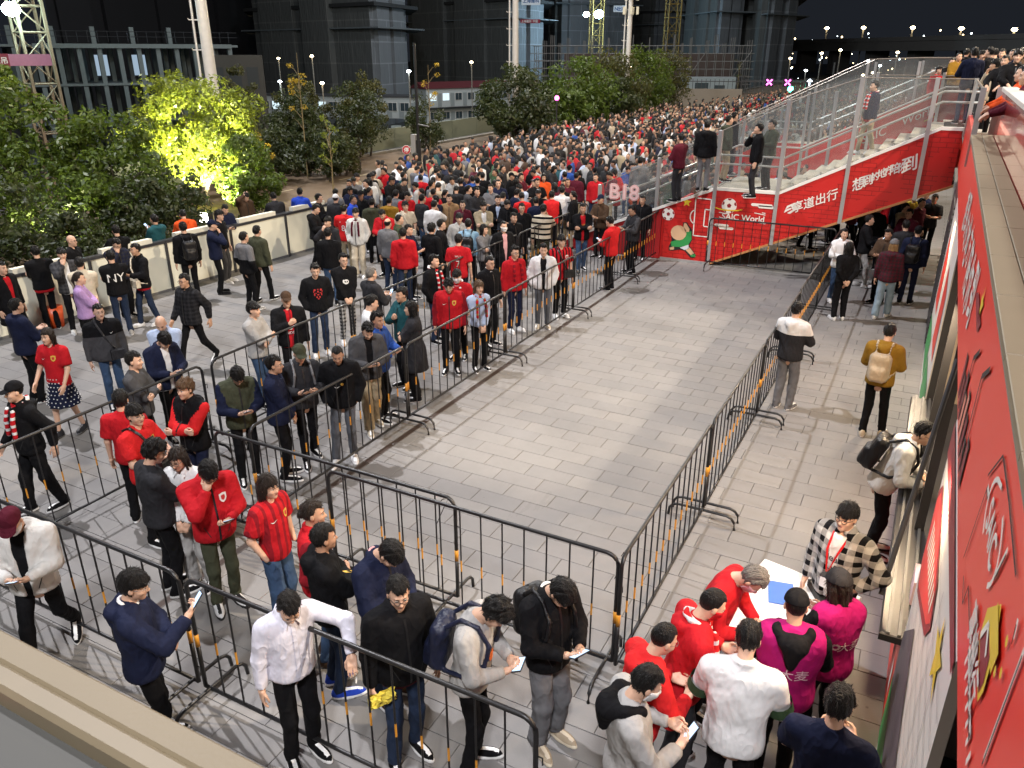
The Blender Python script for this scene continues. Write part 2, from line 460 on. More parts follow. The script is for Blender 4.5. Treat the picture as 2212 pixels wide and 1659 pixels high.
def hair_mesh(style, lod, color):
    key = (style, min(lod, 1) if lod < 2 else 2, color)
    if key in HM: return HM[key]
    zl = -.34 if style in ('long',) else -.2
    V, Q = nets(f_hair(style), (-.15, -.2, zl), (.15, .16, .2), (.008, .012, .022)[lod])
    mb = MB(); mb.V = V.tolist(); mb.F = [tuple(q) for q in Q.tolist()]; mb.M = [0] * len(Q)
    if lod < 2 and style not in ('buzz', 'sides'):                # loose locks breaking the outline
        g = np.random.default_rng(11); ids = g.choice(len(Q), min(len(Q), 620 if lod == 0 else 260), replace=False)
        for i in ids:
            q = V[Q[i]]; c = q.mean(0); n = np.cross(q[1] - q[0], q[2] - q[0]); n = n / (np.linalg.norm(n) + 1e-9)
            if n @ (c - np.array([0, -.01, .03])) < 0: n = -n
            t = c - np.array([.015, -.035, .15]); t = t - n * (t @ n) + g.normal(size=3) * .02; t = t / (np.linalg.norm(t) + 1e-9)
            L = g.uniform(.016, .032) if style not in ('long', 'bob') else g.uniform(.04, .08); w = np.cross(n, t) * g.uniform(.0014, .003)
            tip = c + t * L + n * g.uniform(.000, .007 if style in ('messy', 'curly', 'quiff') else .003)
            mb.add([c - w - n * .002, c + w - n * .002, (c + tip) / 2 + w * .8 + n * .004, (c + tip) / 2 - w * .8 + n * .004, tip], [(0, 1, 2, 3), (3, 2, 4)])
    HM[key] = mesh('hair', np.array(mb.V) * HS, mb.F, HAIR[color], smooth=True)
    return HM[key]
def cap_mesh(color, lod=0):
    key = ('cap', color)
    if key in HM: return HM[key]
    def f(P):
        d = ell(P, (0, -.014, .045), (.096, .116, .112))
        d = smax(d, .048 - P[:, 2] - .15 * np.maximum(0, P[:, 1]) , .01)
        q = P.copy(); q[:, 2] += .9 * (P[:, 1] - .09) * .25 + 2.2 * P[:, 0] ** 2
        brim = smax(rbox(q, (0, .135, .052), (.075, .075, .004), .003), cap(P * np.array([1, 1, .05], F4), (0, .09, .003), (0, .11, .003), .08, .08), .01)
        return smin(d, brim, .008)
    V, Q = nets(f, (-.13, -.16, .0), (.13, .24, .19), .0075)
    HM[key] = mesh('cap', V * HS, Q, cloth(color), smooth=True)
    return HM[key]
def beanie_cap(color): return cap_mesh(color)
def glasses_mesh(color='black', thin=False):
    key = ('gl', color, thin)
    if key in HM: return HM[key]
    mb = MB(); r = .0016 if thin else .0026
    for s in (-1, 1):
        mb.tube([(s * .033 + .0235 * math.cos(a), .108 - .012 * abs(math.cos(a)) * (1 if s * math.cos(a) > 0 else 0), .002 + .018 * math.sin(a)) for a in np.linspace(0, 2 * math.pi, 15)], r, 5)
        mb.tube([(s * .056, .096, .008), (s * .078, .05, .010), (s * .083, -.012, .006)], r, 5)
    mb.tube([(-.0095, .108, .004), (0, .112, .007), (.0095, .108, .004)], r, 5)
    mb.V = [(x * HS, y * HS, z * HS) for x, y, z in mb.V]
    HM[key] = mb.me('glasses', mat('spectacle_frame_' + color, C[color] if color in C else (.3, .3, .3), .3, var=0), True)
    return HM[key]
def mask_mesh(color='white'):
    key = ('mask', color)
    if key in HM: return HM[key]
    def f(P):
        d = f_head(P) - .007
        k = np.maximum(np.abs(P[:, 2] + .055) - .052, .012 - P[:, 1])
        return smax(d, k, .006)
    V, Q = nets(f, (-.11, -.02, -.14), (.11, .15, .03), .009)
    HM[key] = mesh('face_mask', V * HS, Q, cloth(color), smooth=True)
    return HM[key]

# ---- hand: palm, four jointed fingers, thumb (wrist at origin, fingers along -z, palm towards -x, thumb +y)
HANDS = {}
def hand_mesh(curl, lod, left):
    key = (curl, lod, left)
    if key in HANDS: return HANDS[key]
    c = dict(relaxed=.32, grip=.75, fist=1.35, flat=.1)[curl]
    r0 = (.0, .001, .003)[lod]
    segs = []
    for i, (y, L) in enumerate(((.031, .074), (.011, .083), (-.009, .077), (-.027, .060))):
        p = np.array([0, y, -.088]); a = c * .55
        for sgm, fr in enumerate((.45, .31, .24)):
            q = p + np.array([-math.sin(a), .03 * (1.5 - i) * math.cos(a), -math.cos(a)]) * L * fr
            segs.append((p, q, .0092 - .0008 * sgm + r0, .0086 - .0008 * sgm + r0)); p = q; a += c * (1.0 + .08 * i)
    th = [np.array(v) for v in ((-.004, .026, -.022), (-.016, .050, -.052), (-.028, .052, -.082), (-.034, .040 if c > .5 else .05, -.104))]
    for i in range(3): segs.append((th[i], th[i + 1], .0125 - .0015 * i + r0, .0108 - .0015 * i + r0))
    def f(P):
        d = rbox(P, (0, .001, -.048), (.013, .039, .043), .012)
        d = smin(d, cap(P, (0, 0, .012), (0, 0, -.02), .025, .028), .02)
        for a, b, ra, rb in segs: d = smin(d, cap(P, a, b, ra, rb), .005)
        return d
    V, Q = nets(f, (-.11, -.07, -.2), (.05, .09, .04), (.0072, .013, .022)[lod])
    if left: V = V * np.array([-1, 1, 1]); Q = Q[:, ::-1]
    HANDS[key] = (V, Q)
    return HANDS[key]

# ---- shoes, shared
def shoe_mesh(color, sole, lod):
    key = ('shoe', color, sole, lod)
    if key in HM: return HM[key]
    def f(P):
        d = smin(ell(P, (0, .115, .036), (.047, .105, .046)), ell(P, (0, -.015, .045), (.041, .07, .062)), .05)
        d = smin(d, cap(P, (0, -.015, .06), (0, -.022, .105), .041, .039), .03)
        s = smax(ell(P, (0, .075, .012), (.052, .165, .05)), np.abs(P[:, 2] - .016) - .016, .006)
        return smax(smin(d, s, .004), -P[:, 2], .002)
    V, Q = nets(f, (-.07, -.11, -.02), (.07, .26, .16), (.012, .017, .026)[lod])
    m = (V[Q].mean(1)[:, 2] < .031).astype(int)
    lace = (np.abs(V[Q].mean(1)[:, 0]) < .016) & (V[Q].mean(1)[:, 2] > .062) & (V[Q].mean(1)[:, 1] > .03)
    m[lace] = 1
    HM[key] = mesh('shoe', V, Q, [cloth(color), mat('sole_' + sole, C[sole], .6)], m, True)
    return HM[key]

# ---- poses
ARM = dict(down=((.255, .03, .865), (.35, -1, 0), 'relaxed'), pocket=((.205, .07, .915), (.9, -1, 0), None), phone=((.075, .275, 1.13), (.8, -.4, -1), 'grip'),
           hold=((.11, .30, 1.17), (.8, -.4, -1), 'grip'), mouth=((.055, .165, 1.455), (.9, .1, -1), 'fist'), crossa=((-.10, .205, 1.17), (.9, .1, -.5), 'fist'),
           crossb=((-.08, .235, 1.13), (.9, .1, -.5), 'fist'), clasp=((.045, .19, .90), (.9, -.3, 0), 'fist'), back=((.05, -.175, .94), (.9, -.4, 0), 'fist'),
           lean=((.13, .40, 1.12), (.9, -.1, -.6), 'relaxed'), raised=((.17, .37, 1.34), (.8, 0, -1), 'grip'), brow=((.07, .15, 1.66), (.9, .4, -.2), 'flat'),
           hip=((.20, .03, 1.0), (1, -.25, .0), 'fist'), swingf=((.24, .20, .93), (.3, -1, 0), 'relaxed'), swingb=((.27, -.16, .92), (.3, -1, 0), 'relaxed'),
           rest=((.33, .36, 1.17), (1, .1, .35), 'relaxed'), chest=((.02, .20, 1.27), (.9, 0, -.8), 'fist'))
ARMS2 = dict(cross=('crossa', 'crossb'), phone1=('hold', 'down'), phone1p=('hold', 'pocket'), mouth=('mouth', 'down'), mouthphone=('mouth', 'phone'), raised=('raised', 'crossb'),
             raised1=('raised', 'down'), brow=('brow', 'down'), hip=('down', 'hip'), walk=('swingf', 'swingb'), rest=('down', 'rest'), chest=('chest', 'down'), mouthp=('mouth', 'pocket'))
LEGS = dict(stand=((.10, .02), (-.10, .0)), wide=((.17, .03), (-.17, -.02)), contra=((.15, .10), (-.09, -.02)), walk=((.09, .34), (-.09, -.36)), step=((.09, .17), (-.10, -.15)), close=((.075, .02), (-.075, .01)), bent=((.13, .14), (-.12, -.06)))
def unit(v): v = np.array(v, float); return v / np.linalg.norm(v)
def ik(a, b, l1, l2, hint):
    d = b - a; L = min(np.linalg.norm(d), (l1 + l2) * .995); u = unit(d); b = a + u * L
    x = (l1 * l1 - l2 * l2 + L * L) / (2 * L); h = math.sqrt(max(0, l1 * l1 - x * x))
    n = np.array(hint, float); n = n - u * (n @ u); n = unit(n)
    return a + u * x + n * h, b
def joints(arms, legs, lean, wd):
    J = {}; pel = np.array([0, 0, .95]); Rl = rotx(-lean); J['pel'], J['Rl'] = pel, Rl
    T = lambda p: Rl @ (np.array(p, float) - pel) + pel
    J['T'] = T
    J['neck'] = T((0, -.012, 1.475))
    ar = ARMS2.get(arms, (arms, arms))
    for s, sd, nm in ((1, 'R', ar[0]), (-1, 'L', ar[1])):
        tgt, hint, hand = ARM[nm]
        sh = T((s * .185 * wd, -.015, 1.405)); w = T((s * tgt[0] if nm != 'hang' else s * tgt[0], tgt[1], tgt[2]))
        if nm in ('down', 'pocket') and wd > 1: w[0] += s * .19 * (wd - 1)
        hint = np.array(hint, float) * np.array([s, 1, 1])
        e, w = ik(sh, w, .285, .255, hint)
        J['sh' + sd], J['el' + sd], J['wr' + sd], J['hand' + sd], J['arm' + sd] = sh, e, w, hand, nm
    for s, sd, (ax, ay) in ((1, 'R', LEGS[legs][0]), (-1, 'L', LEGS[legs][1])):
        hip = pel + np.array([s * .088, 0, -.05]); lift = .11 if (legs == 'walk' and ay < 0) else 0
        an = np.array([ax, ay - .02, .085 + lift])
        k, an = ik(hip, an, .42, .405 if not lift else .40, (0, 1, 0))
        J['hip' + sd], J['kn' + sd], J['an' + sd] = hip, k, an
    return J
TOPS = dict(tee=(.016, .84, 'short'), jersey=(.022, .83, 'short'), shirt=(.020, .90, 'long'), sweater=(.028, .87, 'long'), hoodie=(.034, .85, 'long'), jacket=(.034, .84, 'long'),
            puffer=(.05, .84, 'long'), coat=(.036, .56, 'long'), vest=(.034, .84, 'none'), inner=(.018, .83, 'none'), bib=(.056, .80, 'none'), dress=(.028, .62, 'long'))
def torso(P, J, t, wd, belly):
    Q = (P - J['pel'].astype(F4)) @ J['Rl'].astype(F4) + J['pel'].astype(F4)
    d = ell(Q, (0, -.005, 1.28), (.172 * wd + t, .112 + t + .02 * (wd - 1), .22))
    d = smin(d, ell(Q, (0, .012 * belly, 1.06), (.150 * wd + t, .110 * belly + t, .22)), .08)
    d = smin(d, ell(Q, (0, 0, .90), (.165 * (.5 + .5 * wd) + t, .118 + t, .17)), .08)
    d = smin(d, cap(Q, (-.13 * wd, -.018, 1.405), (.13 * wd, -.018, 1.405), .058 + t, .058 + t), .06)
    d = smin(d, cap(Q, (0, -.012, 1.42), (0, -.008, 1.47), .085 + t * .5, .058 + t * .45), .05)
    return d, Q
def top_mesh(J, ty, wd, belly, res, seed, opened, hood, collar, lod):
    t, hem, slv = TOPS[ty]
    def f(P):
        d, Q = torso(P, J, t, wd, belly)
        if ty in ('coat', 'dress'):
            d = smin(d, cap(Q, (0, 0, .92), (0, 0, hem), .165 + t, .20 + t), .06)
        cut = smax(hem - Q[:, 2], Q[:, 2] - 1.535, .004)
        if ty in ('hoodie', 'sweater') : d = smin(d, np.maximum(ell(Q, (0, 0, hem + .035), (.168 * wd + t * .8, .125 * belly + t * .8, .05)), -1), .02)
        d = smax(d, cut, .012)
        d = smax(d, -ell(Q, (0, .075, 1.505), (.052, .085, .050 if not opened else .09)), .012)
        if opened:
            wdg = np.maximum(np.abs(Q[:, 0]) - (.028 + .055 * np.clip(Q[:, 2] - 1.0, 0, .5)), -(Q[:, 1] - .01))
            d = smax(d, -wdg, .01)
        arm = np.full(len(P), 9, F4)
        for sd in 'RL':
            sh, e, w = J['sh' + sd], J['el' + sd], J['wr' + sd]
            if slv == 'none':
                continue
            if slv == 'short':
                a = cap(P, sh, sh + (e - sh) * .82, .060 + t * .8, .062 + t)
                a = smax(a, ((P - (sh + (e - sh) * .80).astype(F4)) @ unit(e - sh).astype(F4)), .008)
            else:
                a = smin(cap(P, sh, e, .056 + t * .75, .048 + t * .7), cap(P, e, e + (w - e) * .97, .047 + t * .7, .036 + t * .45), .025)
                a = smax(a, ((P - (w - unit(w - e) * .006).astype(F4)) @ unit(w - e).astype(F4)), .008)
                el = np.linalg.norm(P - e.astype(F4), axis=1)
                a = a + .006 * np.exp(-(el / .09) ** 2) * np.sin(((P - e.astype(F4)) @ unit(w - sh).astype(F4)) * 150)
            arm = np.minimum(arm, a)
        dd = smin(d, arm, .035)
        if hood:
            h = None; pts = [J['T'](p) for p in ((-.085, .035, 1.475), (-.10, -.055, 1.475), (-.05, -.125, 1.44), (.05, -.125, 1.44), (.10, -.055, 1.475), (.085, .035, 1.475))]
            for a, b in zip(pts, pts[1:]):
                q = cap(P, a, b, .036, .036); h = q if h is None else smin(h, q, .03)
            h = smin(h, cap(P, J['T']((0, -.13, 1.43)), J['T']((0, -.145, 1.33)), .065, .03), .04)
            dd = smin(dd, h, .012)
        if collar:
            q = None; pts = [J['T']((.072 * math.cos(a), -.01 + .072 * math.sin(a), 1.505 + (.012 if math.sin(a) < 0 else -.012))) for a in np.linspace(R(115), R(425), 9)]
            for a, b in zip(pts, pts[1:]):
                k = cap(P, a, b, .021, .021); q = k if q is None else np.minimum(q, k)
            dd = smin(dd, q, .012)
        q_ = .45 if ty in ('shirt', 'tee', 'jersey', 'sweater') else .8
        return dd + ripple(P, seed, .005 * q_) + ripple(P, seed + 9, (.0042 if lod == 0 else .002) * q_, 62) + (0 if ty != 'puffer' else .012 * np.abs(np.sin(Q[:, 2] * 36)))
    pts = np.array([J[k + s] for k in ('sh', 'el', 'wr') for s in 'RL'] + [J['T']((0, 0, 1.55)), J['T']((.26 * wd, .2 * belly, hem - .02)), J['T']((-.26 * wd, -.19, hem - .02))])
    lo, hi = pts.min(0) - .1, pts.max(0) + .1
    V, Q = nets(f, lo, hi, res)
    ctr = V[Q].mean(1).astype(F4)
    arm = np.full(len(Q), 9, F4)
    for sd in 'RL':
        arm = np.minimum(arm, smin(cap(ctr, J['sh' + sd], J['el' + sd], .07, .06), cap(ctr, J['el' + sd], J['wr' + sd], .06, .05), .02))
    tor = torso(ctr, J, t, wd, belly)[0]
    return V, Q, (arm < tor - .012).astype(int)
def legs_mesh(J, fit, res, seed, wd, short=False):
    k = dict(slim=(.074, .052, .040), straight=(.082, .064, .056), wide=(.092, .082, .080), baggy=(.094, .076, .062), skirt=(.09, .09, .09))[fit]
    def f(P):
        d = ell(P, (0, 0, .93), (.158 * (.4 + .6 * wd), .115, .125))
        d = smax(d, P[:, 2] - 1.03, .01)
        L = None
        for sd in 'RL':
            h, n, a = J['hip' + sd], J['kn' + sd], J['an' + sd]
            low = a + unit(a - n) * .02
            if short:
                q = cap(P, h, h + (n - h) * .95, k[0] + .01, k[1] + .025); q = smax(q, h[2] - P[:, 2] - abs(n[2] - h[2]) * .9, .01)
            else:
                q = smin(cap(P, h, n, k[0], k[1]), cap(P, n, low, k[1], k[2]), .03)
                q = smax(q, (P - low.astype(F4)) @ unit(a - n).astype(F4), .006)
                ak = np.linalg.norm(P - a.astype(F4), axis=1)
                q = q + .005 * np.exp(-(ak / .13) ** 2) * np.sin(P[:, 2] * 130 + P[:, 0] * 20)
            L = q if L is None else np.minimum(L, q)
        return smin(d, L, .035) + ripple(P, seed + 5, .006, 26) + ripple(P, seed + 7, .004, 60)
    pts = np.array([J[k2 + s] for k2 in ('kn', 'an') for s in 'RL'] + [(.2, .13, 1.05), (-.2, -.13, .6)])
    V, Q = nets(f, pts.min(0) - .12, pts.max(0) + .12, res)
    return V, Q
def skirt_mesh(J, res, seed, z0=.52):
    def f(P):
        a = np.arctan2(P[:, 1], P[:, 0])
        d = cap(P, (0, 0, 1.02), (0, 0, z0), .135, .235) + .012 * np.sin(a * 9) * np.clip((1.0 - P[:, 2]) * 3, 0, 1)
        return smax(d, np.abs(P[:, 2] - (z0 + 1.02) / 2) - (1.02 - z0) / 2, .01)
    return nets(f, (-.3, -.3, z0 - .05), (.3, .3, 1.1), res)
def body_mesh(J, ty, lod, wd, hrot, bare_, scale):
    res = ((.017, .024, .04) if TOPS[ty][2] == 'short' else (.028, .042, .06))[lod]; slv = TOPS[ty][2]
    hc = J['neck'] + J['Rl'] @ rotx(0) @ np.array([0, .025, .0]) + hrot @ np.array([0, .012, .155])
    def f(P):
        d, _ = torso(P, J, -.045, wd, 1)
        d = smin(d, cap(P, J['T']((0, -.015, 1.42)), hc - hrot @ np.array([0, .03, .06]), .056, .052), .03)
        for sd in 'RL':
            e, w = J['el' + sd], J['wr' + sd]
            r = .0 if slv == 'short' else -.008; lg = 1.0 if bare_ else .66
            d = smin(d, smin(cap(P, J['sh' + sd], e, .045 + r, .040 + r), cap(P, e, w, .041 + r, .027 + r), .02), .03)
            h, n, a = J['hip' + sd], J['kn' + sd], J['an' + sd]
            d = smin(d, smin(cap(P, h, n, .066 * lg, .048 * lg), cap(P, n, a, .05 * lg, .032), .02), .03 * lg * lg)
        return d
    pts = np.array([J[k + s] for k in ('sh', 'el', 'wr', 'kn', 'an') for s in 'RL'] + [hc, (0, 0, .9)])
    V, Q = nets(f, pts.min(0) - .1, pts.max(0) + .1, res)
    mb = MB(); mb.V = V.tolist(); mb.F = [tuple(q) for q in Q.tolist()]; mb.M = [0] * len(Q)
    HV, HF, HMi = head_mesh(lod)
    b = len(mb.V); mb.V += (HV @ hrot.T + hc).tolist(); mb.F += [tuple(i + b for i in q) for q in HF]; mb.M += list(HMi)
    for s, sd in ((1, 'R'), (-1, 'L')):
        hd = J['hand' + sd]
        if hd is None: continue
        nm = J['arm' + sd]; fd = unit(J['wr' + sd] - J['el' + sd])
        n = np.array([-s, 0, 0], float)
        if nm in ('phone', 'hold', 'raised'): fd = unit(fd + np.array([-s * .5, .1, .1])); n = np.array([-s * .6, -.1, .8])
        elif nm == 'mouth': fd = unit(np.array([-s * .35, -.1, .9])); n = np.array([-s * .3, -1, .0])
        elif nm in ('crossa', 'crossb', 'clasp', 'chest'): n = np.array([0, -1, .2])
        elif nm == 'back': n = np.array([0, -1, .1])
        elif nm in ('lean', 'rest'): n = np.array([0, .1, -1]); fd = unit(fd + np.array([-s * .2, .2, -.5]))
        elif nm == 'brow': n = np.array([-s * .2, -1, -.2])
        n = unit(n - fd * (n @ fd)); th = np.cross(fd, n) * s
        B = np.stack([-n * s, th, -fd], 1)
        V2, Q2 = hand_mesh(hd, lod, s < 0)
        b = len(mb.V); mb.V += (V2 @ B.T + J['wr' + sd]).tolist(); mb.F += [tuple(i + b for i in q) for q in Q2.tolist()]; mb.M += [0] * len(Q2)
    return np.array(mb.V), mb.F, mb.M, hc

# ------------------------------------------------------------------ people
CACHE = {}
def cached(key, fn):
    if key not in CACHE: CACHE[key] = fn()
    return CACHE[key]
PHONE_SCR = emis('phone_screen', (.55, .75, 1.0), 1.6)
PHONE_CASE = mat('phone_case', (.02, .02, .025), .3, var=0)
def phone_mesh():
    def mk():
        mb = MB(); mb.box((-.038, -.078, -.005), (.038, .078, .004), 0, .003)
        mb.add([(-.034, -.072, .0048), (.034, -.072, .0048), (.034, .072, .0048), (-.034, .072, .0048)], [(0, 1, 2, 3)], 1)
        return mb.me('phone', [PHONE_CASE, PHONE_SCR])
    return cached('phone', mk)
def project(o, P2, F, u0, z0, back, m, name, parent, off=.006, mi=None):
    """lays a flat print (x, z) on the front or back of a garment mesh"""
    bv = cached(('bvh', o.data.name), lambda: BVHTree.FromPolygons([v.co for v in o.data.vertices], [p.vertices for p in o.data.polygons]))
    s = -1 if back else 1; V = []
    for x, z in P2:
        xx = (u0 + x) * (1 if back else -1)
        h = bv.ray_cast(Vector((xx, s * .7, z0 + z)), Vector((0, -s, 0)))
        y = h[0].y if h[0] is not None else s * .1
        V.append((xx, y + s * off, z0 + z))
    c = link(name, mesh(name, V, [tuple(f) for f in F], m, mi), parent)
    return c
def disc(cx, cy, rx, ry, n=14, a0=0): return [(cx + rx * math.cos(a0 + 2 * math.pi * i / n), cy + ry * math.sin(a0 + 2 * math.pi * i / n)) for i in range(n)]
def swoosh(s=1.0): return [(x * s, z * s) for x, z in ((-.03, .005), (-.018, -.010), (-.004, -.012), (.036, .014), (.0, -.002), (-.014, -.002))]
def shield(s=1.0): return [(x * s, z * s) for x, z in ((0, .036), (.028, .030), (.028, -.01), (.016, -.03), (0, -.04), (-.016, -.03), (-.028, -.01), (-.028, .030))]
INK = dict(white=mat('print_white', (.72, .72, .70), .6, var=0), red=mat('print_red', (.45, .02, .02), .6, var=0), black=mat('print_black', (.012, .012, .012), .6, var=0),
           gold=mat('print_gold', (.6, .38, .06), .5, var=0), pinkish=mat('print_pink', (.72, .5, .56), .6, var=0), orange=mat('print_orange', (.8, .2, .03), .6, var=0))
def prints(kind, top):
    def pr(P, F, u, z, ink, back=False, name='chest_print', off=.006, mi=None):
        return project(top, P, F, u, z, back, INK[ink] if isinstance(ink, str) else [INK[i] for i in ink], name, top, off, mi)
    def poly(pg, u, z, ink, back=False, name='chest_print', off=.006): pr(pg, [tuple(range(len(pg)))], u, z, ink, back, name, off)
    def word(w, size, u, z, ink, back=False, name='lettering'):
        V, F = TXT[w]; pr([(x * size * 1.25, y * size * 1.25) for x, y in V], F, u, z, ink, back, name)
    if kind == 'panda':
        poly(disc(-.01, 0, .052, .046), 0, 1.24, 'white', name='panda_face_print'); poly(disc(-.055, .005, .018, .035), 0, 1.245, 'white', name='panda_ear_print')
        for q in (disc(-.028, .004, .014, .017), disc(.012, .004, .014, .017), disc(-.008, -.018, .008, .005)): poly(q, 0, 1.24, 'black', name='panda_face_print', off=.008)
    elif kind == 'tiger':
        for a, b, w, h in ((-.045, .055, .02, .02), (.045, .055, .02, .02), (0, .03, .012, .02), (-.03, .01, .014, .008), (.03, .01, .014, .008), (0, -.015, .02, .012), (-.05, -.01, .01, .03), (.05, -.01, .01, .03), (-.02, -.05, .012, .018), (.02, -.05, .012, .018), (0, -.075, .016, .01), (-.06, .03, .007, .02), (.06, .03, .007, .02), (0, .065, .02, .006)):
            poly(disc(a * 1.25, b * 1.25, w, h, 9), 0, 1.22, 'red', name='tiger_face_print')
    elif kind == 'ny':
        word('NY', .19, 0, 1.24, 'white', True); poly([(-.10, -.01), (.10, .015), (.10, -.005), (-.10, -.03)], 0, 1.24, 'black', True, 'print_band', .008)
    elif kind == 'j8': word('8', .17, 0, 1.18, 'white', True, 'jersey_number'); poly([(-.09, .0), (.09, .0), (.09, .025), (-.09, .025)], 0, 1.32, 'white', True, 'name_strip')
    elif kind == 'j7': word('7', .16, 0, 1.16, 'white', True, 'jersey_number'); word('WU L', .045, 0, 1.32, 'white', True, 'jersey_name')
    elif kind == 'crest': poly(shield(1.2), .085, 1.32, 'gold', name='club_crest'); poly(shield(.6), .085, 1.32, 'red', name='club_crest', off=.008); poly(swoosh(1.1), -.085, 1.30, 'white', name='tick_mark')
    elif kind == 'crestw': poly(shield(1.3), .09, 1.31, 'white', name='club_crest'); poly(shield(.7), .09, 1.31, 'red', name='club_crest', off=.008)
    elif kind == 'tick': poly(swoosh(.9), .09, 1.31, 'white', name='tick_mark')
    elif kind == 'school': word('CHOOL', .045, 0, 1.24, 'black'); poly(disc(0, -.07, .045, .05), 0, 1.24, 'orange', name='print_blob')
    elif kind == 'side': word('SIDE', .05, 0, 1.10, 'white'); poly(disc(0, .05, .03, .018), 0, 1.12, 'white', name='print_blob')
    elif kind == 'nfts': word('NFTS', .035, 0, 1.20, 'white')
    elif kind == 'cn': word('中国', .08, 0, 1.22, 'gold')
    elif kind == 'real': word('Real', .075, -.01, 1.26, 'black'); word('Life', .075, .02, 1.17, 'black')
    elif kind == 'ymark': poly([(-.05, .0), (.05, .03), (.05, .06), (-.05, .03)], -.02, .93, 'gold', name='hem_label')
    elif kind == 'vest':
        word('大麦', .085, .035, 1.20, 'pinkish', True)
        for a in range(9): b = 2 * math.pi * a / 9; poly(disc(.026 * math.cos(b), .026 * math.sin(b), .011, .011, 6), -.085, 1.20, 'pinkish', True, 'flower_mark', .007)
    elif kind == 'redpatch': poly([(-.012, -.012), (.012, -.012), (.012, .012), (-.012, .012)], .01, 1.36, 'red', True, 'red_patch')
    elif kind == 'frog': poly(disc(0, 0, .02, .02), .03, 1.22, 'gold', name='print_blob'); poly(swoosh(1.3), -.04, 1.18, 'white')

